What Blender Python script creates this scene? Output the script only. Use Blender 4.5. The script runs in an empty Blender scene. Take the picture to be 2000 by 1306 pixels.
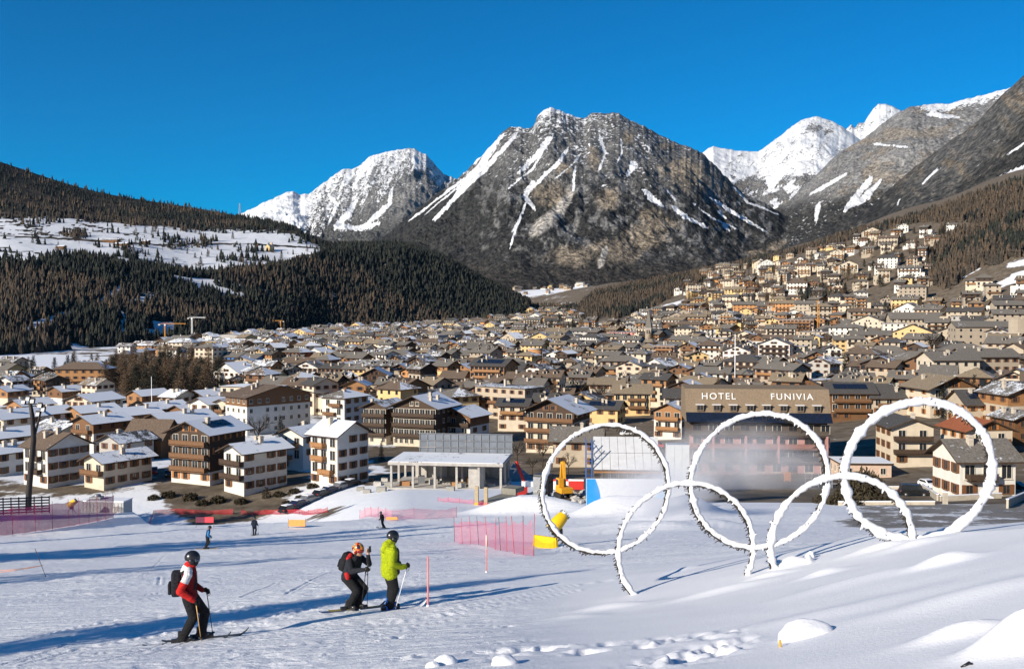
import bpy, bmesh, math, random
import numpy as np
from mathutils import Vector, Matrix
random.seed(7)
S = bpy.context.scene
COL = S.collection
R = math.radians
# ------------------------------------------------------------------ camera, sky, sun, exposure
F, HOR = 1950.0, 600.0                     # focal length and horizon in photograph pixels (2000 x 1306)
PITCH = math.atan((653 - HOR) / F)
cd = bpy.data.cameras.new('camera'); cam = bpy.data.objects.new('camera', cd); COL.objects.link(cam)
cd.sensor_width = 36; cd.lens = 36 * F / 2000; cd.clip_start = 0.1; cd.clip_end = 30000
cam.rotation_euler = (math.pi / 2 - PITCH, 0, 0)
S.camera = cam
SUN_AZ, SUN_EL = 48.0, 22.5                # degrees to the left of straight behind the camera, height
sun_dir = Vector((-math.sin(R(SUN_AZ)) * math.cos(R(SUN_EL)), -math.cos(R(SUN_AZ)) * math.cos(R(SUN_EL)), math.sin(R(SUN_EL))))
W = bpy.data.worlds.new('World'); S.world = W; W.use_nodes = True
wn = W.node_tree.nodes; wl = W.node_tree.links
sky = wn.new('ShaderNodeTexSky'); sky.sky_type = 'NISHITA'; sky.sun_disc = False
sky.sun_elevation = R(SUN_EL); sky.sun_rotation = math.atan2(sun_dir.x, sun_dir.y)
sky.altitude = 2000; sky.air_density = 1.0; sky.dust_density = 0.0; sky.ozone_density = 5.0
hs = wn.new('ShaderNodeHueSaturation'); hs.inputs['Saturation'].default_value = 1.6; hs.inputs['Hue'].default_value = 0.498
hs.inputs['Value'].default_value = 1.0
wl.new(sky.outputs[0], hs.inputs['Color'])
bg = wn['Background']; wl.new(hs.outputs[0], bg.inputs['Color']); bg.inputs['Strength'].default_value = 0.083
ld = bpy.data.lights.new('sun', 'SUN'); ld.energy = 5.0; ld.angle = R(0.53); ld.color = (1.0, 0.90, 0.76)
sun = bpy.data.objects.new('sun', ld); COL.objects.link(sun)
sun.rotation_euler = sun_dir.to_track_quat('Z', 'Y').to_euler()
S.view_settings.view_transform = 'Standard'; S.view_settings.look = 'None'
S.view_settings.exposure = 0.46; S.view_settings.gamma = 1.0; S.view_settings.use_curve_mapping = False
S.cycles.max_bounces = 5; S.cycles.diffuse_bounces = 3; S.cycles.glossy_bounces = 2; S.cycles.transparent_max_bounces = 12
S.cycles.volume_bounces = 2; S.cycles.volume_step_rate = 2.0
S.cycles.use_denoising = True

# ------------------------------------------------------------------ pixel rays
CP, SP = math.cos(PITCH), math.sin(PITCH)
def ray(px, py):
    a = (px - 1000) / F; b = -(py - 653) / F
    y = CP + b * SP; z = -SP + b * CP
    return a / y, z / y                     # x and z per metre of depth
def at(px, py, d):
    a, c = ray(px, py); return Vector((a * d, d, c * d))
def px_of(x, y): return 1000 + F * (x / y) * (CP - 0 * SP)
def proj(x, y, z):
    yc = y * CP - z * SP; zc = y * SP + z * CP
    return 1000 + F * x / yc, 653 - F * zc / yc

# ------------------------------------------------------------------ numpy noise
_rng = np.random.default_rng(11)
_tabs = [_rng.random((256, 256)) for _ in range(6)]
def vn(x, y, k=0):
    t = _tabs[k % 6]; x = np.asarray(x, float) + 37.3 * k; y = np.asarray(y, float) + 11.7 * k
    xi = np.floor(x).astype(int); yi = np.floor(y).astype(int); fx = x - xi; fy = y - yi
    fx = fx * fx * (3 - 2 * fx); fy = fy * fy * (3 - 2 * fy)
    a = t[xi & 255, yi & 255]; b = t[(xi + 1) & 255, yi & 255]; c = t[xi & 255, (yi + 1) & 255]; d = t[(xi + 1) & 255, (yi + 1) & 255]
    return (a * (1 - fx) + b * fx) * (1 - fy) + (c * (1 - fx) + d * fx) * fy
def fbm(x, y, o=4, k=0, g=0.5):
    s = 0; a = 1; n = 0
    for i in range(o):
        s = s + a * vn(x * 2 ** i, y * 2 ** i, k + i); n += a; a *= g
    return s / n
def ridged(x, y, o=4, k=0, g=0.5):
    s = 0; a = 1; n = 0
    for i in range(o):
        s = s + a * (1 - np.abs(2 * vn(x * 2 ** i, y * 2 ** i, k + i) - 1)); n += a; a *= g
    return s / n
def sstep(a, b, x):
    t = np.clip((np.asarray(x, float) - a) / (b - a), 0, 1); return t * t * (3 - 2 * t)
def pchip(xs, ys):
    xs = np.asarray(xs, float); ys = np.asarray(ys, float); h = np.diff(xs); dl = np.diff(ys) / h
    m = np.zeros_like(ys); m[0] = dl[0]; m[-1] = dl[-1]
    for i in range(1, len(xs) - 1):
        m[i] = 0 if dl[i - 1] * dl[i] <= 0 else 2 * dl[i - 1] * dl[i] / (dl[i - 1] + dl[i])
    def f(x):
        x = np.clip(np.asarray(x, float), xs[0], xs[-1]); i = np.clip(np.searchsorted(xs, x) - 1, 0, len(xs) - 2)
        t = (x - xs[i]) / h[i]; t2 = t * t; t3 = t2 * t
        return (2*t3-3*t2+1)*ys[i] + (t3-2*t2+t)*h[i]*m[i] + (-2*t3+3*t2)*ys[i+1] + (t3-t2)*h[i]*m[i+1]
    return f

# ------------------------------------------------------------------ materials
MATS = {}
def new_mat(name):
    m = bpy.data.materials.new(name); m.use_nodes = True; nt = m.node_tree
    return m, nt, nt.nodes, nt.links, nt.nodes['Principled BSDF']
def tnode(n, l, coord='Object', scale=(1, 1, 1), rot=(0, 0, 0)):
    tc = n.new('ShaderNodeTexCoord'); mp = n.new('ShaderNodeMapping'); mp.inputs['Scale'].default_value = scale
    mp.inputs['Rotation'].default_value = rot
    l.new(tc.outputs[coord], mp.inputs['Vector']); return mp.outputs['Vector']
def noise_node(n, l, vec, scale, detail=4, rough=0.55, dist=0.0):
    t = n.new('ShaderNodeTexNoise'); t.inputs['Scale'].default_value = scale; t.inputs['Detail'].default_value = detail
    t.inputs['Roughness'].default_value = rough; t.inputs['Distortion'].default_value = dist
    l.new(vec, t.inputs['Vector']); return t.outputs['Fac']
def ramp(n, l, fac, stops):
    r = n.new('ShaderNodeValToRGB'); e = r.color_ramp.elements
    while len(e) < len(stops): e.new(0.5)
    for i, (p, c) in enumerate(stops):
        e[i].position = p; e[i].color = (*c, 1) if len(c) == 3 else c
    l.new(fac, r.inputs['Fac']); return r.outputs['Color']
def mixc(n, l, fac, a, b, mode='MIX'):
    m = n.new('ShaderNodeMix'); m.data_type = 'RGBA'; m.blend_type = mode
    for sock, v in ((m.inputs[0], fac), (m.inputs[6], a), (m.inputs[7], b)):
        if isinstance(v, (int, float)): sock.default_value = v
        elif isinstance(v, tuple): sock.default_value = (*v[:3], 1)
        else: l.new(v, sock)
    return m.outputs[2]
def math_node(n, l, op, a, b=0.0):
    m = n.new('ShaderNodeMath'); m.operation = op
    for s_, v in ((m.inputs[0], a), (m.inputs[1], b)):
        if isinstance(v, (int, float)): s_.default_value = v
        else: l.new(v, s_)
    return m.outputs[0]
def bump(n, l, h, b, strength, dist, prev=None):
    k = n.new('ShaderNodeBump'); k.inputs['Strength'].default_value = strength; k.inputs['Distance'].default_value = dist
    l.new(h, k.inputs['Height'])
    if prev is not None: l.new(prev, k.inputs['Normal'])
    if b is not None: l.new(k.outputs['Normal'], b.inputs['Normal'])
    return k.outputs['Normal']
def pm(name, col, rough=0.7, metal=0.0, var=0.12, scale=3.0, bmp=0.0, bscale=40.0, spec=0.4):
    """plain procedural material: base colour broken up by noise, optional relief"""
    if name in MATS: return MATS[name]
    m, nt, n, l, b = new_mat(name)
    v = tnode(n, l)
    f = noise_node(n, l, v, scale, 5, 0.65)
    lo = tuple(max(0, c * (1 - var)) for c in col); hi = tuple(min(1, c * (1 + var)) for c in col)
    l.new(ramp(n, l, f, [(0.3, lo), (0.7, hi)]), b.inputs['Base Color'])
    b.inputs['Roughness'].default_value = rough; b.inputs['Metallic'].default_value = metal
    b.inputs['Specular IOR Level'].default_value = spec
    if bmp: bump(n, l, noise_node(n, l, v, bscale, 4), b, bmp, 0.02)
    MATS[name] = m; return m

# ------------------------------------------------------------------ mesh builder and object helpers
class MB:
    def __init__(s): s.v = []; s.f = []; s.m = []; s.sm = []
    def add(s, vs, fs, mi=0, smooth=False):
        o = len(s.v); s.v.extend([tuple(p) for p in vs])
        for f in fs: s.f.append(tuple(o + i for i in f)); s.m.append(mi); s.sm.append(smooth)
        return s
    def box(s, c, d, mi=0, rz=0.0, M=None):
        x, y, z = d[0] / 2, d[1] / 2, d[2] / 2
        P = [Vector((i * x, j * y, k * z)) for i in (-1, 1) for j in (-1, 1) for k in (-1, 1)]
        if rz: q = Matrix.Rotation(rz, 3, 'Z'); P = [q @ p for p in P]
        if M is not None: P = [M @ p for p in P]
        c = Vector(c)
        return s.add([p + c for p in P], [(0, 1, 3, 2), (4, 6, 7, 5), (0, 4, 5, 1), (2, 3, 7, 6), (0, 2, 6, 4), (1, 5, 7, 3)], mi)
    def b6(s, x0, x1, y0, y1, z0, z1, mi=0):
        return s.box(((x0 + x1) / 2, (y0 + y1) / 2, (z0 + z1) / 2), (x1 - x0, y1 - y0, z1 - z0), mi)
    def bar(s, a, b, w, h=None, mi=0):
        a = Vector(a); b = Vector(b); d = b - a; L = d.length; h = h or w
        if L < 1e-6: return s
        q = d.to_track_quat('Y', 'Z').to_matrix()
        return s.box((a + b) / 2, (w, L, h), mi, M=q)
    def tube(s, pts, rad, n=8, mi=0, closed=False, caps=True, smooth=True, flat=None):
        pts = [Vector(p) for p in pts]; N = len(pts); vs = []; fs = []
        rad = rad if isinstance(rad, (list, tuple, np.ndarray)) else [rad] * N
        up = None
        for i, p in enumerate(pts):
            a = pts[i - 1] if (i > 0 or closed) else p; b = pts[(i + 1) % N] if (i < N - 1 or closed) else p
            t = (b - a).normalized()
            if up is None: up = Vector((0, 0, 1)) if abs(t.z) < 0.9 else Vector((1, 0, 0))
            sx = t.cross(up).normalized(); up2 = sx.cross(t).normalized(); up = up2
            for k in range(n):
                an = 2 * math.pi * k / n
                vs.append(p + (sx * math.cos(an) + up2 * math.sin(an) * (flat or 1)) * float(rad[i]))
        M_ = N if closed else N - 1
        for i in range(M_):
            for k in range(n):
                a = i * n + k; b = i * n + (k + 1) % n; c = ((i + 1) % N) * n + (k + 1) % n; d = ((i + 1) % N) * n + k
                fs.append((a, b, c, d))
        if caps and not closed: fs.append(tuple(range(n - 1, -1, -1))); fs.append(tuple((N - 1) * n + k for k in range(n)))
        return s.add(vs, fs, mi, smooth)
    def prism(s, prof, y0, y1, mi=0, axis='Y'):
        n = len(prof)
        if axis == 'Y': vs = [(a, y0, b) for a, b in prof] + [(a, y1, b) for a, b in prof]
        elif axis == 'X': vs = [(y0, a, b) for a, b in prof] + [(y1, a, b) for a, b in prof]
        else: vs = [(a, b, y0) for a, b in prof] + [(a, b, y1) for a, b in prof]
        fs = [tuple(range(n)), tuple(range(2 * n - 1, n - 1, -1))] + [(i, n + i, n + (i + 1) % n, (i + 1) % n) for i in range(n)]
        return s.add(vs, fs, mi)
    def ball(s, c, r, nu=12, nv=8, mi=0, sc=(1, 1, 1), M=None):
        vs = [Vector((0, 0, r * sc[2]))]; fs = []
        for j in range(1, nv):
            ph = math.pi * j / nv
            for i in range(nu):
                th = 2 * math.pi * i / nu; vs.append(Vector((r * sc[0] * math.sin(ph) * math.cos(th), r * sc[1] * math.sin(ph) * math.sin(th), r * sc[2] * math.cos(ph))))
        vs.append(Vector((0, 0, -r * sc[2])))
        for i in range(nu):
            fs.append((0, 1 + i, 1 + (i + 1) % nu)); fs.append((len(vs) - 1, 1 + (nv - 2) * nu + (i + 1) % nu, 1 + (nv - 2) * nu + i))
        for j in range(nv - 2):
            for i in range(nu):
                a = 1 + j * nu + i; b = 1 + j * nu + (i + 1) % nu; fs.append((a, a + nu, b + nu, b))
        if M is not None: vs = [M @ v for v in vs]
        c = Vector(c); return s.add([v + c for v in vs], fs, mi, True)
    def xform(s, M):
        s.v = [tuple(M @ Vector(p)) for p in s.v]; return s
    def mesh(s, name, mats):
        me = bpy.data.meshes.new(name); me.from_pydata(s.v, [], s.f)
        mats = mats if isinstance(mats, (list, tuple)) else [mats]
        for m in mats: me.materials.append(m)
        me.polygons.foreach_set('material_index', s.m); me.polygons.foreach_set('use_smooth', s.sm)
        bm = bmesh.new(); bm.from_mesh(me); bmesh.ops.recalc_face_normals(bm, faces=bm.faces); bm.to_mesh(me); bm.free()
        me.update(); return me
    def build(s, name, mats, parent=None, bevel=0.0):
        return link(name, s.mesh(name, mats), parent, bevel)
def link(name, me, parent=None, bevel=0.0):
    o = bpy.data.objects.new(name, me); COL.objects.link(o)
    if parent is not None: o.parent = parent
    if bevel:
        b = o.modifiers.new('bevel', 'BEVEL'); b.width = bevel; b.segments = 2; b.limit_method = 'ANGLE'
    return o
def tag(o, label, cat, group=None):
    o['label'] = label; o['category'] = cat
    if group: o['group'] = group
    return o
def thing(name, label, cat, loc=(0, 0, 0), rz=0.0, group=None):
    o = bpy.data.objects.new(name, None); COL.objects.link(o); o.empty_display_size = 0.3
    o.location = loc; o.rotation_euler = (0, 0, rz)
    return tag(o, label, cat, group)
def struct(o, kind='structure'):
    o['kind'] = kind; return o
def grid_mesh(name, X, Y, Z, mat, attrs=None, smooth=True, wrap=False, keep=None):
    """X, Y, Z are (rows, cols) arrays; attrs = {name: (rows, cols, 3|4) or (rows, cols)}"""
    r, c = X.shape
    co = np.stack([X, Y, Z], -1).reshape(-1, 3).astype(np.float32)
    i = np.arange(r - 1)[:, None] * c; j = np.arange(c - (0 if wrap else 1))[None, :]; j2 = (j + 1) % c
    q = np.stack(np.broadcast_arrays(i + j, i + j2, i + c + j2, i + c + j), -1).reshape(-1, 4)
    if keep is not None:
        q = q[keep.reshape(-1)]
        used, inv = np.unique(q, return_inverse=True); q = inv.reshape(-1, 4); co = co[used]
    else: used = None
    me = bpy.data.meshes.new(name); me.vertices.add(len(co)); me.vertices.foreach_set('co', co.ravel())
    me.loops.add(q.size); me.loops.foreach_set('vertex_index', q.ravel().astype(np.int32))
    me.polygons.add(len(q)); me.polygons.foreach_set('loop_start', np.arange(0, q.size, 4, dtype=np.int32))
    try: me.polygons.foreach_set('loop_total', np.full(len(q), 4, dtype=np.int32))
    except Exception: pass
    me.polygons.foreach_set('use_smooth', np.full(len(q), smooth))
    me.materials.append(mat); me.update(calc_edges=True)
    for k, a in (attrs or {}).items():
        a = np.asarray(a, np.float32)
        if a.ndim == 2:
            at_ = me.attributes.new(k, 'FLOAT', 'POINT'); d = a.reshape(-1); d = d if used is None else d[used]
            at_.data.foreach_set('value', np.ascontiguousarray(d))
        else:
            at_ = me.attributes.new(k, 'FLOAT_COLOR', 'POINT'); d = a.reshape(-1, a.shape[-1])
            if d.shape[1] == 3: d = np.concatenate([d, np.ones((len(d), 1), np.float32)], 1)
            d = d if used is None else d[used]
            at_.data.foreach_set('color', np.ascontiguousarray(d).ravel())
    return link(name, me)
def tri_mesh(name, V, T, mats, mi=None, smooth=False, parent=None):
    """V (n,3), T (m,3) numpy"""
    me = bpy.data.meshes.new(name); me.vertices.add(len(V)); me.vertices.foreach_set('co', np.ascontiguousarray(V, np.float32).ravel())
    me.loops.add(T.size); me.loops.foreach_set('vertex_index', np.ascontiguousarray(T, np.int32).ravel())
    me.polygons.add(len(T)); me.polygons.foreach_set('loop_start', np.arange(0, T.size, 3, dtype=np.int32))
    try: me.polygons.foreach_set('loop_total', np.full(len(T), 3, dtype=np.int32))
    except Exception: pass
    me.polygons.foreach_set('use_smooth', np.full(len(T), smooth))
    for m in (mats if isinstance(mats, (list, tuple)) else [mats]): me.materials.append(m)
    if mi is not None: me.polygons.foreach_set('material_index', np.ascontiguousarray(mi, np.int32))
    me.update(calc_edges=True)
    return link(name, me, parent)
# ------------------------------------------------------------------ the ground: height of the land anywhere
_prof = pchip([-400, -60, 0, 8, 13, 20, 23.3, 30, 45, 58, 70, 92, 120, 160, 200, 240, 300, 400],
              [95, 14, -1.75, -3.6, -4.75, -6.45, -7.05, -8.35, -11.5, -14.4, -16.9, -21.0, -25.0, -30.4, -35.4, -38.4, -40, -40])
_pxs = np.array([-1500, -400, 0, 400, 800, 1000, 1200, 1400, 1600, 1800, 2000, 2400, 3500], float)
_ds = np.log(np.array([130, 200, 300, 400, 550, 750, 1000, 1300, 1700, 2200, 2700, 3600], float))
_tab = np.array([
 [-24,-38,-40,-40,-40,-40,-40,-40,-40,-40,-40,-40],
 [-27,-38,-40,-40,-40,-40,-40,-40,-40,-40,-40,-40],
 [-27,-38,-40,-40,-40,-40,-40,-40,-40,-40,-40,-40],
 [-27,-37,-40,-40,-40,-40,-40,-40,-40,-40,-40,-40],
 [-27,-36,-40,-40,-40,-40,-39,-38,-37,-34,-30,-20],
 [-27,-35,-40,-40,-40,-40,-38,-35,-28,-5, 45, 60],
 [-27,-35,-39,-40,-40,-38,-29,-14, 20, 55, 60, 40],
 [-27,-35,-37,-38,-38,-33,-10, 20, 62, 80, 60, 20],
 [-27,-34,-34,-36,-37,-25, 10, 60,115,130, 90, 20],
 [-27,-31,-31,-33,-32,-16, 40,110,175,190,150, 60],
 [-25,-29,-30,-28,-20, 20, 88,170,235,270,240,150],
 [-20,-22,-18,-10, 20, 85,170,260,340,380,340,250],
 [  0,  5, 20, 50,100,190,300,420,520,560,520,400]], float)
def H(x, y):
    x = np.asarray(x, float); y = np.asarray(y, float)
    ye = np.where(y > 0, y, y)
    near = _prof(y)
    cross = 0.10 * (np.clip(x, -45, 60) + 3) * np.exp(-np.maximum(y, 0) / 55)
    bank = 0.17 * (lambda q: np.minimum(q, 6.5))(np.log1p(np.exp((x - 2.4) * 1.3)) / 1.3) * (1 - .8 * sstep(21, 34, y)) * sstep(-30, 6, y)
    near = near + cross + bank
    yd = np.maximum(y, 60.0)
    px = 1000 + F * x / yd
    # the ledge on which the piste ends, then the drop to the road on the left
    ledge = 1 - sstep(240, 300, px)
    start = 110 + 24 * ledge
    drop = -6.5 * sstep(0, 26, y - start) * (1 - sstep(470, 800, px)) * (1 - sstep(180, 225, y))
    near = near + drop
    pc = np.clip(px, -1500, 3500)
    i = np.clip(np.searchsorted(_pxs, pc) - 1, 0, len(_pxs) - 2); a = (pc - _pxs[i]) / (_pxs[i + 1] - _pxs[i]); a = a * a * (3 - 2 * a) * 0.5 + a * 0.5
    ly = np.clip(np.log(np.maximum(y, 130)), _ds[0], _ds[-1]); j = np.clip(np.searchsorted(_ds, ly) - 1, 0, len(_ds) - 2); b = (ly - _ds[j]) / (_ds[j + 1] - _ds[j])
    far = (_tab[i, j] * (1 - b) + _tab[i, j + 1] * b) * (1 - a) + (_tab[i + 1, j] * (1 - b) + _tab[i + 1, j + 1] * b) * a
    w = sstep(170, 260, y)
    z = near * (1 - w) + far * w
    # land rising out of the picture on both sides of the near slope
    z = z + 0.10 * np.maximum(np.abs(x) - 60, 0) * (1 - sstep(60, 200, y)) * (x > 0)
    return z
def hz(x, y): return float(H(np.array([x]), np.array([y]))[0])
_td = np.exp(np.linspace(math.log(6), math.log(3400), 2600))
def gd(px, py, dmin=6.0):
    """depth at which the ray through a pixel meets the ground"""
    a, c = ray(px, py); g = H(a * _td, _td) - c * _td
    ok = (g >= 0) & (_td >= dmin)
    if not ok.any(): return 3400.0
    i = int(np.argmax(ok))
    if i == 0: return float(_td[0])
    d0, d1 = _td[i - 1], _td[i]; g0, g1 = g[i - 1], g[i]
    return float(d0 + (d1 - d0) * (-g0) / (g1 - g0 + 1e-9)) if g0 < 0 else float(d1)
def gp(px, py, dmin=6.0):
    d = gd(px, py, dmin); a, c = ray(px, py); return Vector((a * d, d, hz(a * d, d)))
def gx(px, d):
    """ground point at depth d under picture column px"""
    a = (px - 1000) / F * 1.0003; return Vector((a * d, d, hz(a * d, d)))

# snow relief of the near slope
BUMPS = []       # x, y, rx, ry, height
def bump_px(px, py, rx, ry, h):
    p = gp(px, py); BUMPS.append((p.x, p.y, rx, ry, h))
for a in [(1050, 1000, 7.5, 3.0, 1.9), (985, 1003, 5, 2.4, .9), (1340, 1006, 4.5, 4.0, 2.3), (1290, 1035, 5, 4.0, .9), (1395, 1030, 4, 3, .8),
          (1110, 1075, 1.5, 1.3, .35), (1250, 1030, 6, 3, .6), (1235, 1003, 6.5, 3.0, 2.0), (1180, 1006, 4, 3, 1.2)]: bump_px(*a)
for a in [(1545, 1100, .45, .25, .20), (1580, 1096, .10, .10, .22), (1610, 1120, .5, .22, .12), (1850, 1100, .55, .25, .16), (1500, 1125, .7, .25, .12),
          (1720, 1070, .8, .35, .12), (1790, 1062, .7, .3, .10), (1200, 1185, .8, .3, .10), (1880, 1240, .5, .22, .12), (1985, 1262, .42, .22, .16), (2040, 1256, .5, .3, .18), (1420, 1150, 1.2, .4, .10),
          (1340, 1110, .5, .3, .06), (1120, 1205, .6, .3, .06), (1700, 1130, 1.6, .5, .07), (1900, 1160, 1.4, .5, .08), (1640, 1190, 1.8, .5, .05)]: bump_px(*a)
TRACKS = []      # ski tracks: polylines of ground points with a half width
def track(pts, w=.10, h=.022):
    TRACKS.append(([gp(*p) for p in pts], w * .55, h))
for a in [([(390, 1260), (480, 1245), (600, 1225), (700, 1205), (860, 1192), (1000, 1165), (1130, 1140), (1200, 1130)], .09),
          ([(300, 1272), (420, 1262), (560, 1240), (690, 1217), (860, 1200), (1000, 1175), (1130, 1150)], .09),
          
          ([(0, 1300), (150, 1250), (300, 1225)], .08), ([(40, 1300), (160, 1265), (330, 1235)], .08),
          ([(470, 1165), (540, 1135), (580, 1128), (620, 1140)], .09), ([(560, 1160), (620, 1125), (650, 1115)], .09),
          ([(300, 1110), (320, 1085), (350, 1078)], .09), ([(310, 1140), (312, 1125), (330, 1120)], .09)]: track(*a)

_rk = random.Random(21)
for i in range(26):
    px0 = _rk.uniform(-60, 820); py0 = _rk.uniform(1105, 1300); L = _rk.uniform(180, 520); sl = _rk.uniform(-.22, -.02); cv = _rk.uniform(-26, 26)
    pl = [(px0 + L * k / 7, min(1303, py0 + sl * L * k / 7 + cv * math.sin(math.pi * k / 7))) for k in range(8)]
    if max(p[0] for p in pl) > 1010: continue
    track(pl, .07, .016); track([(a, min(1304, b + 11 * (b - 1000) / 200)) for a, b in pl], .07, .016)
def relief(x, y):
    """fine snow relief added on the mesh of the ski slope"""
    px = 1000 + F * x / np.maximum(y, 3)
    z = np.zeros_like(x)
    for bx, by, rx, ry, h in BUMPS:
        q = ((x - bx) / rx) ** 2 + ((y - by) / ry) ** 2
        z += h * np.exp(-q * 1.6)
    d = np.maximum(y, 1)
    inx = sstep(-14, 3, x - 0.0) * sstep(2, 4, y) * (1 - sstep(26, 34, y)) * sstep(850, 1150, px + 3 * (y - 20))   # untouched powder on the right
    piste = (1 - inx)
    und = (fbm(x / 9 + 5, y / 7, 3, 1) - .5) * .35 * sstep(14, 40, y) + (fbm(x / 2.2, y / 2.2, 3, 2) - .5) * .06
    z += und
    # worn piste: broken crust and crossing ski marks
    th = 0.55
    xa = x * math.cos(th) + y * math.sin(th); ya = -x * math.sin(th) + y * math.cos(th)
    worn = sstep(.40, .62, fbm(x / 5 + 3, y / 5, 3, 3))
    z += piste * (ridged(xa / 2.6, ya / .42, 3, 4) - .6) * .050 * (.35 + worn)
    xb = x * math.cos(-.25) + y * math.sin(-.25); yb = -x * math.sin(-.25) + y * math.cos(-.25)
    z += piste * (ridged(xb / 4.5, yb / .55, 3, 2) - .6) * .035 * (.4 + .6 * (1 - worn))
    z += piste * (fbm(x / .35, y / .35, 3, 5) - .5) * .060 * (.2 + worn)
    # footprints and broken crust in the powder
    for cx, cy, r in FOOT:
        q = np.exp(-(((x - cx) / r) ** 2 + ((y - cy) / (r * .8)) ** 2) * 1.4)
        z += q * ((fbm(x / .16, y / .16, 2, 4) - .62) * .16)
    for pts, w, h in TRACKS:
        xa_, xb_ = min(p.x for p in pts) - 1, max(p.x for p in pts) + 1; ya_, yb_ = min(p.y for p in pts) - 1, max(p.y for p in pts) + 1
        sel = (x > xa_) & (x < xb_) & (y > ya_) & (y < yb_)
        if not sel.any(): continue
        xs_, ys_ = x[sel], y[sel]; best = np.full(xs_.shape, 9.0)
        for a, b in zip(pts[:-1], pts[1:]):
            dx, dy = b.x - a.x, b.y - a.y; L2 = dx * dx + dy * dy
            t = np.clip(((xs_ - a.x) * dx + (ys_ - a.y) * dy) / L2, 0, 1)
            best = np.minimum(best, np.hypot(xs_ - a.x - t * dx, ys_ - a.y - t * dy))
        z[sel] += -h * np.exp(-(best / w) ** 2) + h * .8 * np.exp(-((best - 2 * w) / (w * .8)) ** 2)
    return z
FOOT = []
for px, py, r in [(940, 1212, .28), (950, 1243, .22), (985, 1222, .22), (935, 1243, .22), (985, 1255, .5), (950, 1272, .35), (1020, 1270, .42), (1045, 1265, .3), (1095, 1262, .3),
                  (1140, 1270, .3), (1190, 1255, .3), (1145, 1272, .25), (1275, 1248, .32), (1255, 1260, .25), (1345, 1240, .35), (1300, 1254, .3), (1360, 1268, .5),
                  (1330, 1285, .5), (1290, 1295, .5), (1385, 1262, .4), (1400, 1240, .35), (1420, 1235, .3), (1440, 1250, .3), (990, 1282, .3), (1415, 1270, .3), (750, 1215, .5), (725, 1230, .4), (775, 1245, .3), (790, 1285, .35)]:
    p = gp(px, py); FOOT.append((p.x, p.y, r))

# ---- materials of the ground
def snow_material(name='snow', track=True):
    m, nt, n, l, b = new_mat(name)
    v = tnode(n, l)
    big = noise_node(n, l, v, .12, 4)
    base = ramp(n, l, big, [(.35, (.82, .83, .86)), (.65, (.88, .89, .90))])
    if track:
        sa = n.new('ShaderNodeAttribute'); sa.attribute_name = 'soil'; sf = noise_node(n, l, v, .8, 6, .65)
        sk = ramp(n, l, math_node(n, l, 'ADD', sa.outputs['Fac'], math_node(n, l, 'MULTIPLY', math_node(n, l, 'SUBTRACT', sf, .5), .9)), [(.46, (0, 0, 0)), (.54, (1, 1, 1))])
        base = mixc(n, l, sk, base, ramp(n, l, sf, [(.3, (.16, .145, .125)), (.7, (.30, .27, .23))]))
    l.new(base, b.inputs['Base Color'])
    b.inputs['Roughness'].default_value = .55; b.inputs['Specular IOR Level'].default_value = .25
    k = None
    if track:
        v1 = tnode(n, l, scale=(.30, 2.6, 1), rot=(0, 0, R(-22))); h1 = noise_node(n, l, v1, 1.0, 6, .68)
        v2 = tnode(n, l, scale=(.25, 2.2, 1), rot=(0, 0, R(14))); h2 = noise_node(n, l, v2, 1.0, 5, .62)
        sel = noise_node(n, l, v, .10, 2)
        a = n.new('ShaderNodeAttribute'); a.attribute_name = 'worn'
        hm = math_node(n, l, 'MULTIPLY', math_node(n, l, 'ADD', math_node(n, l, 'MULTIPLY', h1, sel), math_node(n, l, 'MULTIPLY', h2, .5)), a.outputs['Fac'])
        k = bump(n, l, hm, None, .75, .20)
        h3 = noise_node(n, l, v, 5.0, 5, .7)
        k = bump(n, l, math_node(n, l, 'MULTIPLY', h3, a.outputs['Fac']), None, .6, .07, k)
    bump(n, l, noise_node(n, l, v, 22.0, 4, .75), b, .45, .02, k)
    return m
M_SNOW = snow_material(); M_SNOWP = snow_material('powder_snow', False)
def valley_material():
    m, nt, n, l, b = new_mat('valley_ground')
    v = tnode(n, l)
    a = n.new('ShaderNodeAttribute'); a.attribute_name = 'snow'
    f1 = noise_node(n, l, v, .035, 6, .62); f2 = noise_node(n, l, v, .25, 5, .65)
    soil = ramp(n, l, f2, [(.3, (.075, .060, .045)), (.5, (.145, .115, .082)), (.7, (.22, .185, .145))])
    sn = math_node(n, l, 'ADD', f1, math_node(n, l, 'SUBTRACT', a.outputs['Fac'], .5))
    sn = math_node(n, l, 'ADD', sn, math_node(n, l, 'MULTIPLY', math_node(n, l, 'SUBTRACT', f2, .5), .35))
    mk = ramp(n, l, sn, [(.52, (0, 0, 0)), (.58, (1, 1, 1))])
    l.new(mixc(n, l, mk, soil, (.80, .82, .85)), b.inputs['Base Color']); b.inputs['Roughness'].default_value = .85
    b.inputs['Specular IOR Level'].default_value = .15
    bump(n, l, f2, b, .5, .4)
    return m
M_VAL = valley_material()

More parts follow.
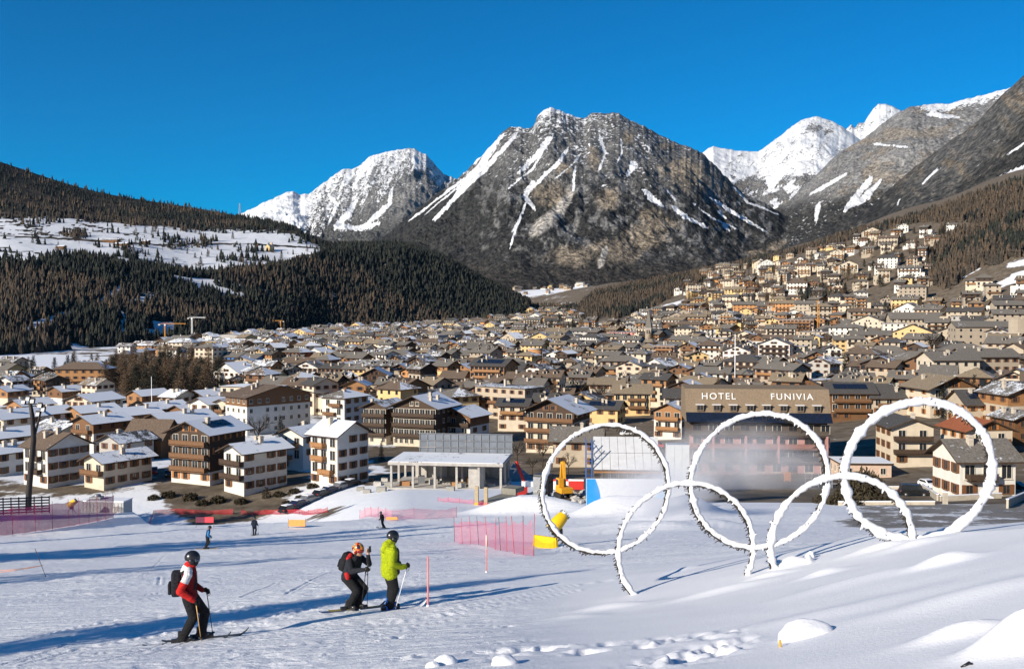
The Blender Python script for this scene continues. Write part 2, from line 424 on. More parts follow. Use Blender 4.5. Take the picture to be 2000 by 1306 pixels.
# ---- one sheet around the camera, divided where the snow of the piste ends
th_f = np.linspace(-R(33), R(33), 760)
th_b = np.linspace(R(33), 2 * math.pi - R(33), 62)[1:-1]
TH = np.concatenate([th_f, th_b])
rr = np.concatenate([np.linspace(.3, 5.5, 12)[:-1], np.exp(np.linspace(math.log(5.5), math.log(60), 300))[:-1], np.exp(np.linspace(math.log(60), math.log(140), 100))])
rr2 = np.concatenate([np.exp(np.linspace(math.log(140), math.log(320), 90))[:-1], np.exp(np.linspace(math.log(320), math.log(3600), 120))])
def polar(rs):
    Rr, Tt = np.meshgrid(rs, TH, indexing='ij'); return Rr * np.sin(Tt), Rr * np.cos(Tt)
X, Y = polar(rr)
front = (np.abs(np.arctan2(X, Y)) < R(36)) & (Y > 3)
Z = H(X, Y); rel = np.zeros_like(Z); rel[front] = relief(X[front], Y[front])
edge = 1 - sstep(130, 140, np.hypot(X, Y)); Z = Z + rel * edge
pxn = 1000 + F * X / np.maximum(Y, 3)
powder = sstep(850, 1150, pxn + 3 * (Y - 20)) * sstep(2, 4, Y) * (1 - sstep(27, 36, Y))
soil = sstep(1560, 1720, pxn + 60 * (fbm(X / 6, Y / 6, 3, 2) - .5)) * sstep(72, 90, Y + 14 * (fbm(X / 5, Y / 5, 3, 4) - .5)) * (.62 + .9 * (fbm(X / 5 + 2, Y / 9, 3, 1) - .5)) + .6 * np.exp(-(((pxn - 1080) / 70) ** 2 + ((Y - 140) / 9) ** 2) ** 2)
soil = soil + .62 * np.exp(-((pxn - 430) / 130) ** 4) * sstep(116, 124, Y)
ground = struct(grid_mesh('ski_slope', X, Y, Z, M_SNOW, {'worn': np.clip(1 - .93 * powder, 0, 1), 'soil': soil}, wrap=True))
X, Y = polar(rr2); Z = H(X, Y)
px2 = 1000 + F * X / np.maximum(Y, 3)
snowy = .42 + .16 * (1 - sstep(500, 900, px2)) - .06 * sstep(1100, 1500, px2)
_w = 1 - sstep(185, 215, Y)
snowy = snowy * (1 - _w) + _w * (.85 - .60 * sstep(1020, 1180, px2))
snowy = snowy - .42 * np.exp(-((px2 - 450) / 130) ** 4) * (1 - sstep(215, 250, Y)) - .25 * np.exp(-((px2 - 640) / 60) ** 2) * (1 - sstep(175, 200, Y))
# snowy fields: far valley floor on the left, a strip below the wood, terraces on the hillside
def blob(px, d, wpx, wd, amt):
    global snowy
    q = ((px2 - px) / wpx) ** 2 + ((np.log(np.maximum(Y, 1)) - math.log(d)) / wd) ** 2
    snowy = snowy + amt * np.exp(-q ** 2)
blob(1560, 172, 160, .07, .12); blob(1750, 185, 150, .08, .10); blob(0, 720, 210, .13, .6); blob(-200, 700, 200, .2, .6); blob(700, 1550, 160, .12, .5); blob(1290, 1270, 70, .035, .55); blob(1070, 2600, 90, .06, .5)
for py, a, b in [(547, 1965, 60), (560, 1950, 65), (512, 2010, 60), (530, 1900, 50)]:
    blob(a, gd(min(a, 1995), py), b, .012, .5)
snowy = snowy - .35 * np.exp(-(((px2 - 1870) / 90) ** 2 + ((Y - 800) / 110) ** 2)) - .16 * sstep(900, 1200, Y) * sstep(1100, 1250, px2)
valley = struct(grid_mesh('valley_ground', X, Y, Z, M_VAL, {'snow': snowy}, wrap=True))
# ------------------------------------------------------------------ mountains
def mountain_material(name='mountain', bm=1.0, rocky=False):
    m, nt, n, l, b = new_mat(name)
    a = n.new('ShaderNodeAttribute'); a.attribute_name = 'alb'
    s = n.new('ShaderNodeAttribute'); s.attribute_name = 'snow'
    v = tnode(n, l)
    f = noise_node(n, l, v, .070, 4, .62); f2 = noise_node(n, l, v, .018, 5, .62)
    c = mixc(n, l, 1.0, a.outputs['Color'], ramp(n, l, f, [(.36, (.42, .43, .45)), (.5, (.95, .95, .96)), (.64, (1.65, 1.63, 1.58))]), 'MULTIPLY')
    k = math_node(n, l, 'ADD', s.outputs['Fac'], math_node(n, l, 'MULTIPLY', math_node(n, l, 'SUBTRACT', f, .5), 1.9))
    k = math_node(n, l, 'ADD', k, math_node(n, l, 'MULTIPLY', math_node(n, l, 'SUBTRACT', f2, .5), .8))
    mk = ramp(n, l, k, [(.47, (0, 0, 0)), (.57, (1, 1, 1))])
    l.new(mixc(n, l, mk, c, (.68, .70, .73)), b.inputs['Base Color']); b.inputs['Roughness'].default_value = .9
    b.inputs['Specular IOR Level'].default_value = .05
    hb = math_node(n, l, 'MULTIPLY', f, math_node(n, l, 'SUBTRACT', 1.0, math_node(n, l, 'MULTIPLY', mk, .45)))
    hb2 = math_node(n, l, 'MULTIPLY', f2, math_node(n, l, 'SUBTRACT', 1.0, math_node(n, l, 'MULTIPLY', mk, .25)))
    kb = bump(n, l, f2 if rocky else hb2, None, .6 * bm, 40)
    bump(n, l, hb, b, .9 * bm, 14, kb)
    return m
M_MTN = mountain_material(); M_HILL = mountain_material('hill', .12)
def stroke(px, py, pts, w0, w1):
    """how strongly a vertex lies on a tapering stroke drawn down the mountain (a snow gully)"""
    best = np.full(px.shape, -1.0)
    P = np.array(pts, float); n = len(P) - 1
    for i in range(n):
        ax, ay = P[i]; bx, by = P[i + 1]; dx, dy = bx - ax, by - ay
        t = np.clip(((px - ax) * dx + (py - ay) * dy) / (dx * dx + dy * dy), 0, 1)
        dist = np.hypot(px - ax - t * dx, py - ay - t * dy); q = (i + t) / n; w = (w0 + (w1 - w0) * q) * (.15 + .85 * np.clip(6 * q * (1.04 - q), 0, 1) ** .6)
        best = np.maximum(best, 1 - dist / w)
    return np.clip(best, -1, 1)
def mountain(name, label, sky_pts, foot_pts, D_ridge, D_foot, cols, rows, amp, gul, seed, paint, prof=1.15, jag=1.5, lean=0.0):
    sp = np.array(sky_pts, float); p0, p1 = sp[0, 0], sp[-1, 0]
    px = np.linspace(p0, p1, cols); fsky = np.interp(px, sp[:, 0], sp[:, 1]); fp = np.array(foot_pts, float); ffoot = np.interp(px, fp[:, 0], fp[:, 1])
    fsky = fsky + jag * 2 * (fbm(px / 9 + seed, px * 0 + seed, 4, seed, .6) - .5) * 2
    back = 14
    t = np.concatenate([np.linspace(0, 1, rows), 1 + np.linspace(0, .5, back + 1)[1:]])
    T, PX = np.meshgrid(t, px, indexing='ij'); SK = np.broadcast_to(fsky, T.shape); FT = np.broadcast_to(ffoot, T.shape)
    Dr = D_ridge if np.isscalar(D_ridge) else np.interp(px, *zip(*D_ridge)); Df = D_foot if np.isscalar(D_foot) else np.interp(px, *zip(*D_foot))
    D = Df + (Dr - Df) * T
    hr = -(SK - HOR) / F * Dr; hf = -(FT - HOR) / F * Df
    tt = np.minimum(T, 1)
    Zm = hf + (hr - hf) * tt ** prof
    rise = np.maximum(hr - hf, 1)
    X0 = (PX - 1000) / F * D; Lw = 520.0 / gul
    xw = X0 + .5 * Lw * (fbm(X0 / Lw + 3, D / Lw, 3, seed + 1) - .5) - lean * 400 * (1 - tt); yw = D + .5 * Lw * (fbm(X0 / Lw, D / Lw + 9, 3, seed + 2) - .5)
    g = ridged(xw / Lw, yw / (Lw * 1.5), 6, seed, .55) - .62
    g2 = fbm(X0 / (Lw * .22), D / (Lw * .22), 5, seed + 2, .6) - .5
    env = np.sin(np.pi * np.clip(tt, 0, 1)) ** .6 * np.clip(rise / 500, .15, 1)
    Zm = Zm + env * (amp * 1.6 * g + amp * .6 * g2)
    # far side falls away
    bk = np.clip(T - 1, 0, 1); Zm = Zm - bk * rise * 1.3
    X = (PX - 1000) / F * D; 
    dD = env * amp * 1.0 * (ridged(xw / Lw + 7, yw / Lw, 5, seed + 3, .55) - .6)
    Y = D + dD
    PY = HOR - F * Zm / Y
    alb, snow = paint(PX, PY, T, Zm, g, g2)
    o = grid_mesh(name, X, Y, Zm, M_MTN, {'alb': alb, 'snow': snow})
    struct(o); o['label'] = label; return o
DARK = np.array([.040, .040, .039]); GREY = np.array([.185, .184, .182]); TAN = np.array([.26, .215, .160]); BROWN = np.array([.060, .046, .034])
def mixv(a, b, f): return a * (1 - f[..., None]) + b * f[..., None]
def lay(shape, c): return np.broadcast_to(c, shape + (3,)).copy()

# A: the big rocky mountain in the middle
A_sky = [(600, 545), (690, 492), (760, 455), (830, 398), (900, 345), (940, 306), (985, 256), (1000, 249), (1022, 252), (1042, 249), (1050, 228), (1062, 218), (1076, 211), (1090, 217),
         (1118, 227), (1140, 235), (1152, 225), (1168, 220), (1182, 226), (1196, 221), (1208, 223), (1226, 236), (1256, 248), (1280, 262), (1330, 284), (1370, 300), (1400, 330), (1420, 350), (1450, 378), (1500, 402), (1560, 440), (1600, 468), (1660, 500)]
A_foot = [(600, 600), (1000, 588), (1200, 585), (1500, 560), (1660, 550)]
A_ch = [([(985, 262), (930, 335), (850, 432)], 10, 6), ([(1010, 262), (950, 330), (845, 430)], 7, 3), ([(1080, 268), (1055, 300), (1010, 340)], 11, 5), ([(1110, 290), (1085, 325), (1020, 385)], 8, 5),
        ([(1042, 355), (1025, 385), (1045, 410)], 8, 4), ([(1170, 265), (1182, 300), (1168, 335)], 5, 3), ([(1240, 318), (1225, 345)], 13, 3),
        ([(1255, 368), (1275, 390), (1294, 403)], 8, 8), ([(1312, 402), (1340, 425), (1385, 446)], 8, 4), ([(1385, 385), (1440, 420), (1475, 440)], 5, 4), ([(1402, 412), (1420, 428)], 5, 3),
        ([(1412, 440), (1425, 452)], 6, 3), ([(1125, 325), (1120, 360), (1118, 375)], 4, 4), ([(1030, 390), (1015, 430), (1000, 455)], 3, 4), ([(965, 300), (900, 360), (830, 420)], 3, 2), ([(905, 350), (800, 432)], 4, 2),
        ([(1430, 365), (1460, 395), (1520, 420)], 3, 2), ([(1210, 270), (1215, 300), (1205, 320)], 3, 2), ([(970, 265), (960, 285), (925, 320)], 4, 5)]
A_ch += [([(1000, 275), (905, 365), (860, 415)], 3, 2), ([(960, 292), (890, 372)], 3, 2), ([(1060, 300), (1040, 330), (990, 372)], 3, 2), ([(1135, 300), (1118, 322), (1085, 352)], 3, 2), ([(1010, 440), (1000, 470), (995, 490)], 3, 2), ([(1300, 372), (1320, 395)], 3, 3), ([(1460, 430), (1500, 455)], 3, 2), ([(1350, 395), (1400, 430), (1440, 448)], 3, 2)]
A_scree = [([(1118, 375), (1090, 415), (1040, 455)], 10, 20), ([(1185, 480), (1172, 520)], 8, 9)]
A_tan = [(1120, 500, 55, 26), (1200, 490, 60, 30), (1255, 465, 60, 30), (1290, 440, 45, 20), (1160, 315, 14, 30), (1225, 272, 18, 16), (1300, 288, 24, 8), (1075, 380, 45, 30), (1185, 390, 30, 25),
         (1560, 470, 30, 18), (1520, 480, 25, 14), (1480, 492, 25, 8), (1270, 420, 30, 20), (1100, 330, 20, 15), (1330, 330, 60, 25), (1340, 345, 40, 40)]
def paintA(PX, PY, T, Z, g, g2):
    nz = fbm(PX / 14, PY / 14, 5, 2, .65); nz2 = fbm(PX / 45, PY / 30, 4, 4, .6)
    streak = fbm((PX + .8 * PY) / 10, (PX - PY) / 90, 4, 1, .6)
    rock = sstep(400, 300, PY + 60 * (nz2 - .5) - .04 * np.abs(PX - 1150)) * .75 + .25 * sstep(.5, .62, nz)
    forest = sstep(490, 540, PY + 50 * (nz - .5))
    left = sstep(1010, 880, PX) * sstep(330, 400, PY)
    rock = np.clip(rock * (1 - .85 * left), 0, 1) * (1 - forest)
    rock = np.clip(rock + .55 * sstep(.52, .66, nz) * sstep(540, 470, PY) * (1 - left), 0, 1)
    c = mixv(lay(PX.shape, DARK), GREY, rock)
    tan = np.zeros_like(PX)
    for x, y, a, b in A_tan: tan = np.maximum(tan, np.exp(-(((PX - x) / a) ** 2 + ((PY - y) / b) ** 2)))
    tan = sstep(.36, .85, tan + .9 * (nz - .5) + .5 * (streak - .5)) * .75
    c = mixv(c, TAN, tan)
    c = mixv(c, np.array([.045, .040, .036]), forest * .6)
    c = c * (.7 + .6 * nz)[..., None]
    scree = np.zeros_like(PX)
    for p, a, b in A_scree: scree = np.maximum(scree, sstep(.0, .5, stroke(PX, PY, p, a, b) + .5 * (nz - .5)))
    c = mixv(c, np.array([.36, .34, .31]), scree)
    fine = fbm(PX / 4.5, PY / 4.5, 4, 5, .6)
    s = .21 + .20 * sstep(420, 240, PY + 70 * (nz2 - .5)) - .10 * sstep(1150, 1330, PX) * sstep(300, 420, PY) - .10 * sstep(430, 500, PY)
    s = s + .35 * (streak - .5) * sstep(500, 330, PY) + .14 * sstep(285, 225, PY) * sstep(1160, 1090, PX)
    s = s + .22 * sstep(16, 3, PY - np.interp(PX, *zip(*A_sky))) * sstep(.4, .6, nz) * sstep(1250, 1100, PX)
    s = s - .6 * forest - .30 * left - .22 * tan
    for p, a, b in A_ch:
        k = stroke(PX + 7 * (nz2 - .5), PY + 4 * (nz - .5), p, a * .78, b * .78); s = np.maximum(s, np.where(k > -.6, sstep(-.35, .5, k + .9 * (streak - .5) + 1.0 * (fine - .5)) * .95, -9))
    s = s - scree * .1
    return c, s
mountain('rocky_mountain', 'big grey rocky mountain with snow gullies above the town', A_sky, A_foot, 4600, [(600, 2500), (1000, 2700), (1660, 2900)], 760, 300, 95, 1.2, 1, paintA, prof=1.12, jag=2.2, lean=.8)

# B: snowy mountain behind, on the left
B_sky = [(440, 440), (480, 413), (505, 403), (530, 390), (556, 379), (574, 375), (590, 381), (605, 380), (630, 360), (650, 345), (672, 331), (690, 332), (712, 318), (722, 310), (740, 301), (760, 299), (780, 293), (802, 291), (818, 296), (832, 302), (850, 322), (868, 340), (885, 347), (920, 372), (980, 410)]
def paintB(PX, PY, T, Z, g, g2):
    nz = fbm(PX / 12, PY / 12, 5, 3, .65); streak = fbm((PX + .5 * PY) / 8, (PX - 1.5 * PY) / 60, 4, 2, .6)
    c = lay(PX.shape, GREY) * (.6 + .8 * nz)[..., None]
    c = mixv(c, DARK * 1.6, sstep(400, 450, PY + 50 * (nz - .5)) * .8)
    rel = PY - np.interp(PX, *zip(*B_sky))
    s = .74 - .0040 * rel + .8 * (streak - .5) - 1.2 * g * 0
    s = s + sstep(620, 560, PX) * .8
    s = s - .25 * sstep(700, 860, PX) * sstep(20, 60, rel)
    for p, a, b in [([(768, 365), (760, 400), (720, 435)], 5, 6), ([(700, 390), (680, 420), (655, 445)], 4, 10), ([(650, 440), (700, 446), (740, 436)], 7, 5), ([(640, 380), (660, 400), (640, 440)], 4, 3), ([(600, 420), (560, 450)], 4, 3)]:
        k = stroke(PX, PY, p, a, b); s = np.maximum(s, np.where(k > -.6, sstep(-.35, .5, k + .9 * (streak - .5) + 1.0 * (nz - .5)) * .95, -9))
    return c, s
mountain('snowy_mountain', 'pale snowy mountain behind the wooded hill', B_sky, [(440, 560), (980, 560)], 8200, 5600, 340, 150, 150, .9, 3, paintB, prof=1.05, jag=1.8)

# C, D: white peaks on the right
C_sky = [(1330, 325), (1365, 304), (1378, 294), (1391, 287), (1405, 291), (1440, 296), (1478, 298), (1500, 283), (1520, 268), (1543, 250), (1560, 238), (1576, 232), (1592, 229), (1604, 233), (1622, 239), (1645, 252), (1668, 268), (1700, 290), (1740, 320), (1800, 360)]
def paintC(PX, PY, T, Z, g, g2):
    nz = fbm(PX / 12, PY / 12, 5, 1, .65); streak = fbm((PX + PY) / 14, (PX - PY) / 30, 4, 4, .6)
    rel = PY - np.interp(PX, *zip(*C_sky))
    c = lay(PX.shape, GREY) * (.7 + .7 * nz)[..., None]; low = sstep(335, 360, PY + 30 * (nz - .5))
    c = mixv(c, TAN * .75, sstep(.5, .65, nz) * low * .5)
    c = mixv(c, DARK * 2, sstep(.45, .6, streak) * low * .6)
    s = .80 - .44 * low + .7 * (streak - .5) - .35 * np.exp(-(((PX - 1600) / 30) ** 2 + ((PY - 255) / 14) ** 2)) * sstep(.4, .6, nz) + .35 * low * sstep(.5, .62, streak)
    return c, s
mountain('white_peak', 'white domed snow peak in the gap behind the rocky mountain', C_sky, [(1330, 560), (1800, 560)], 8600, 5200, 340, 170, 110, .9, 2, paintC, prof=1.1, jag=1.0)
D_sky = [(1600, 300), (1640, 262), (1660, 244), (1666, 252), (1674, 242), (1684, 243), (1690, 232), (1702, 216), (1712, 206), (1722, 204), (1738, 210), (1755, 219), (1790, 240), (1850, 280)]
def paintD(PX, PY, T, Z, g, g2):
    nz = fbm(PX / 9, PY / 9, 5, 5, .65); c = lay(PX.shape, GREY) * (.7 + .7 * nz)[..., None]
    s = .82 + .7 * (fbm((PX + PY) / 7, (PX - PY) / 22, 4, 3) - .5) - .35 * sstep(1690, 1665, PX) * sstep(262, 245, PY)
    return c, s
mountain('far_peak', 'small pointed white peak behind the grey rock wall', D_sky, [(1600, 460), (1850, 460)], 10500, 8800, 180, 70, 120, .9, 4, paintD, jag=1.6)
# E: grey rock wall
E_sky = [(1440, 425), (1500, 412), (1530, 400), (1570, 365), (1600, 335), (1635, 300), (1680, 275), (1720, 243), (1750, 222), (1772, 212), (1800, 207), (1850, 205), (1880, 196), (1910, 190), (1940, 181), (1962, 176), (2000, 165), (2100, 150), (2250, 120)]
def paintE(PX, PY, T, Z, g, g2):
    nz = fbm(PX / 14, PY / 14, 5, 2, .65); nz2 = fbm(PX / 50, PY / 22, 4, 3, .6); streak = fbm((PX + PY) / 9, (PX - PY) / 60, 4, 5, .6)
    rel = PY - np.interp(PX, *zip(*E_sky))
    c = lay(PX.shape, GREY * 1.25) * (.6 + .8 * nz)[..., None]; c = mixv(c, TAN, sstep(.52, .66, nz2) * .55)
    low = sstep(355, 400, PY + .12 * (PX - 1700) + 40 * (nz - .5)); c = mixv(c, DARK * 1.3, low)
    s = .20 + .65 * sstep(26, 4, rel + 22 * (streak - .5)) * sstep(1760, 1820, PX) + .15 * low * sstep(.5, .6, streak)
    for p, a, b in [([(1700, 345), (1680, 375), (1645, 415)], 10, 6), ([(1720, 352), (1690, 385), (1655, 405)], 7, 8), ([(1600, 395), (1592, 420), (1590, 435)], 6, 3), ([(1805, 225), (1870, 232)], 5, 4),
                    ([(1700, 282), (1770, 290)], 3, 2), ([(1650, 340), (1580, 380)], 4, 5)]:
        k = stroke(PX, PY, p, a, b); s = np.maximum(s, np.where(k > -.6, sstep(-.35, .5, k + .9 * (streak - .5) + 1.0 * (nz - .5)) * .95, -9))
    return c, s
mountain('rock_wall', 'grey rock wall with a snowy rim beyond the valley', E_sky, [(1440, 520), (2250, 470)], 5200, 3300, 420, 190, 100, 1.2, 5, paintE, prof=1.2, jag=1.5)
# F: dark slope on the right
F_sky = [(1520, 500), (1590, 468), (1650, 438), (1700, 402), (1740, 365), (1780, 330), (1820, 300), (1850, 278), (1880, 258), (1905, 238), (1935, 205), (1955, 186), (1970, 172), (1985, 158), (2000, 145), (2060, 105), (2200, 20), (2500, -120), (3200, -300)]
def paintF(PX, PY, T, Z, g, g2):
    nz = fbm(PX / 12, PY / 12, 5, 4, .65); nz2 = fbm((PX + PY) / 60, (PX - PY) / 25, 4, 2, .6); streak = fbm((PX + PY) / 10, (PX - PY) / 70, 4, 1, .6)
    rel = PY - np.interp(PX, *zip(*F_sky)); up = sstep(130, 40, rel) * sstep(1700, 1850, PX)
    c = mixv(lay(PX.shape, DARK * 1.5), GREY * .9, np.clip(up * .75 + .3 * sstep(.55, .68, nz), 0, 1))
    c = mixv(c, TAN, sstep(.55, .68, nz2) * up * .8 + .25 * sstep(.62, .7, nz))
    c = mixv(c, BROWN, sstep(420, 500, PY + .35 * (PX - 1900) + 40 * (nz - .5)) * .9)
    c = c * .68 * (.65 + .7 * nz)[..., None]; s = .10 + .3 * (streak - .5)
    for p, a, b in [([(2000, 325), (1945, 355), (1890, 382)], 7, 3), ([(2000, 278), (1960, 305)], 4, 3), ([(1760, 388), (1750, 402)], 3, 2), ([(1830, 330), (1800, 360)], 3, 2)]:
        k = stroke(PX, PY, p, a, b); s = np.maximum(s, np.where(k > -.6, sstep(-.35, .5, k + .9 * (streak - .5) + 1.0 * (nz - .5)) * .95, -9))
    return c, s
mountain('dark_slope', 'steep dark mountain slope above the hillside houses', F_sky, [(1520, 560), (1800, 520), (2000, 480), (3200, 350)], [(1520, 3000), (2000, 2900), (3200, 2600)], [(1520, 2400), (2000, 1750), (3200, 1700)], 420, 220, 60, 1.6, 6, paintF, prof=1.1, jag=1.6, lean=1.0)

# G: wooded hill on the left with its snow meadow
G_ctl = {-500: [(700, 715), (1150, 560), (1350, 510), (1800, 400), (2200, 150)], -300: [(760, 702), (1250, 555), (1400, 510), (1900, 410), (2350, 215)], 0: [(830, 697), (1300, 540), (1420, 505), (1900, 420), (2500, 316)], 200: [(1000, 682), (1400, 532), (1550, 500), (2000, 430), (2600, 377)],
         400: [(1200, 668), (1520, 540), (1650, 522), (2100, 440), (2650, 410)], 550: [(1400, 655), (1680, 528), (1750, 522), (2150, 445), (2500, 441)], 650: [(1560, 650), (1820, 502), (1860, 492), (2050, 484), (2200, 481)],
         760: [(1640, 650), (1880, 503), (1930, 492), (2050, 482), (2180, 479)], 850: [(1690, 650), (1930, 524), (1970, 512), (2040, 504), (2130, 499)], 950: [(1740, 645), (1920, 575), (1950, 566), (2000, 557), (2060, 552)], 1040: [(1790, 640), (1880, 612), (1900, 606), (1930, 600), (1980, 596)]}
_gk = np.array(sorted(G_ctl)); _gc = np.array([G_ctl[k] for k in _gk], float)       # (cols, 5, 2)
_gfd = [pchip(_gk, _gc[:, i, 0]) for i in range(5)]; _gfy = [pchip(_gk, _gc[:, i, 1]) for i in range(5)]
_gt = np.array([0, .34, .46, .78, 1.0])
def hill(px, t):
    """point on the wooded hill: picture column, 0 foot .. 1 crest"""
    px = np.asarray(px, float); t = np.asarray(t, float); tc = np.clip(t, 0, 1)
    i = np.clip(np.searchsorted(_gt, tc, side='right') - 1, 0, 3); f = (tc - _gt[i]) / (_gt[i + 1] - _gt[i])
    D = np.zeros(np.broadcast(px, t).shape); P = D.copy(); dd = np.stack([g(px) + 0 * t for g in _gfd]); yy = np.stack([g(px) + 0 * t for g in _gfy])
    ii = i[None] if i.ndim else np.array([i])[None]
    d0 = np.take_along_axis(dd, np.broadcast_to(i, D.shape)[None], 0)[0]; d1 = np.take_along_axis(dd, np.broadcast_to(i + 1, D.shape)[None], 0)[0]
    y0 = np.take_along_axis(yy, np.broadcast_to(i, D.shape)[None], 0)[0]; y1 = np.take_along_axis(yy, np.broadcast_to(i + 1, D.shape)[None], 0)[0]
    D = d0 + (d1 - d0) * f; P = y0 + (y1 - y0) * f
    Zg = -(P - HOR) / F * D
    Zg = Zg - np.clip(t - 1, 0, 1) * 900; D = D + np.clip(t - 1, 0, 1) * 900
    X = (px - 1000) / F * D
    nz = fbm(X / 160, D / 160, 4, 3) - .5
    Zg = Zg + nz * 26 * np.sin(np.pi * np.clip(tc, 0, 1)) ** .5 * (1 - .6 * sstep(.4, .5, tc) * (1 - sstep(.74, .8, tc)))
    return X, D, Zg
tg = np.concatenate([np.linspace(0, 1, 150), 1 + np.linspace(0, .6, 8)[1:]]); pg = np.linspace(-500, 1040, 420)
Tg, Pg = np.meshgrid(tg, pg, indexing='ij'); Xg, Yg, Zg = hill(Pg, Tg)
nzg = fbm(Xg / 60, Yg / 60, 5, 2, .6); nzb = fbm(Xg / 200, Yg / 200, 3, 4)
mead = sstep(.385, .43, Tg + .10 * (nzb - .5) + .06 * (nzg - .5)) * (1 - sstep(.73, .78, Tg + .06 * (nzb - .5) + .05 * (nzg - .5))) * (1 - sstep(840, 900, Pg))
mead = mead * (1 - sstep(600, 650, Pg) * sstep(.50, .46, Tg)) * (1 - sstep(655, 690, Pg) * np.maximum(sstep(.60, .56, Tg), (1 - sstep(690, 720, Pg))))
clear = sstep(.66, .72, fbm(Xg / 110 + 9, Yg / 90, 4, 5, .6)) * (Tg < .36) * (Pg < 480)
for p, a, b in [([(345, 640), (290, 645)], 14, 24), ([(150, 606), (40, 650)], 9, 12), ([(255, 545), (180, 605)], 4, 7), ([(310, 575), (235, 595)], 4, 5), ([(240, 610), (240, 660)], 8, 6)]:
    clear = np.maximum(clear, sstep(-.2, .4, stroke(Pg, HOR - F * Zg / Yg, p, a, b) + .8 * (nzg - .5)))
PYg = HOR - F * Zg / Yg
road = np.zeros_like(Pg)
for p, a in [([(0, 461), (120, 466), (200, 472), (340, 480)], 2.0), ([(320, 478), (480, 476), (640, 486)], 1.6), ([(400, 532), (500, 520), (600, 509)], 2.4), ([(580, 500), (640, 497)], 1.8)]:
    road = np.maximum(road, sstep(-.2, .3, stroke(Pg, PYg, p, a, a)))
alb = mixv(lay(Pg.shape, np.array([.032, .028, .022])), np.array([.06, .05, .04]), sstep(.4, .6, nzg))
scrub = sstep(.57, .64, fbm(Xg / 28, Yg / 20, 4, 1, .6)) * sstep(.6, .4, nzb)
sg = np.clip(mead * 1.05 - road - scrub * mead * .9 + clear * .9, -.2, 1.1); sg = np.maximum(sg, (.30 - .22 * sstep(500, 800, Pg)) * (Tg < .42))
HILL_SNOW = lambda px, t: None
oh = struct(grid_mesh('wooded_hill', Xg, Yg, Zg, M_HILL, {'alb': alb, 'snow': sg})); oh['label'] = 'hill with a snow meadow and dark conifer woods'
# ------------------------------------------------------------------ trees
M_FIR = pm('conifer_green', (.031, .034, .027), .8, var=.5, scale=.35, spec=.1)
M_FIR2 = pm('conifer_dark', (.019, .022, .021), .8, var=.4, scale=.35, spec=.1)
M_LARCH = pm('larch_brown', (.085, .064, .046), .85, var=.45, scale=.4, spec=.1)
M_LARCH2 = pm('larch_grey', (.050, .043, .036), .85, var=.4, scale=.4, spec=.1)
M_LARCHN = pm('larch_twigs', (.155, .108, .070), .9, var=.35, scale=.6, spec=.05)
M_BARK = pm('bark', (.055, .040, .030), .9, var=.35, scale=6, bmp=.5, bscale=25, spec=.1)
_tr = np.random.default_rng(5)
def fir_template(tiers, sides, w, seed):
    g = np.random.default_rng(seed); V = []; T = []
    for k in range(tiers):
        z0 = .06 + .86 * k / tiers; z1 = min(1.0, z0 + 1.55 / tiers * (1 - .25 * k / tiers)); r = w * (1 - z0) ** .85
        o = len(V); V.append((g.normal(0, .01), g.normal(0, .01), z1))
        for i in range(sides):
            a = 2 * math.pi * (i + g.uniform(-.25, .25)) / sides; q = r * g.uniform(.62, 1.15)
            V.append((q * math.cos(a), q * math.sin(a), z0 - g.uniform(0, .05)))
        for i in range(sides): T.append((o, o + 1 + i, o + 1 + (i + 1) % sides))
    return np.array(V), np.array(T)
FIRT = [fir_template(3, 6, .23 + .02 * (i % 4), i) for i in range(8)]
LART = [fir_template(3, 6, .22 + .03 * (i % 3), 20 + i) for i in range(6)]
def forest(name, P, Hh, templ, mats, mi, label):
    """one mass of far trees: P (n,3), Hh heights, mi material per tree"""
    VV = []; TT = []; MI = []; o = 0
    pick = _tr.integers(0, len(templ), len(P)); rot = _tr.uniform(0, 6.28, len(P)); wid = _tr.uniform(.85, 1.35, len(P))
    for k in range(len(templ)):
        ix = np.where(pick == k)[0]
        if not len(ix): continue
        v, t = templ[k]; c, s = np.cos(rot[ix])[:, None], np.sin(rot[ix])[:, None]
        x = (v[:, 0] * c - v[:, 1] * s) * (Hh[ix] * wid[ix])[:, None] + P[ix, 0:1]; y = (v[:, 0] * s + v[:, 1] * c) * (Hh[ix] * wid[ix])[:, None] + P[ix, 1:2]; z = v[:, 2] * Hh[ix][:, None] + P[ix, 2:3]
        VV.append(np.stack([x, y, z], -1).reshape(-1, 3)); TT.append((t[None] + (np.arange(len(ix)) * len(v))[:, None, None] + o).reshape(-1, 3)); MI.append(np.repeat(mi[ix], len(t))); o += len(ix) * len(v)
    ob = tri_mesh(name, np.concatenate(VV), np.concatenate(TT), mats, np.concatenate(MI))
    ob['kind'] = 'stuff'; ob['label'] = label; ob['category'] = 'wood'; return ob
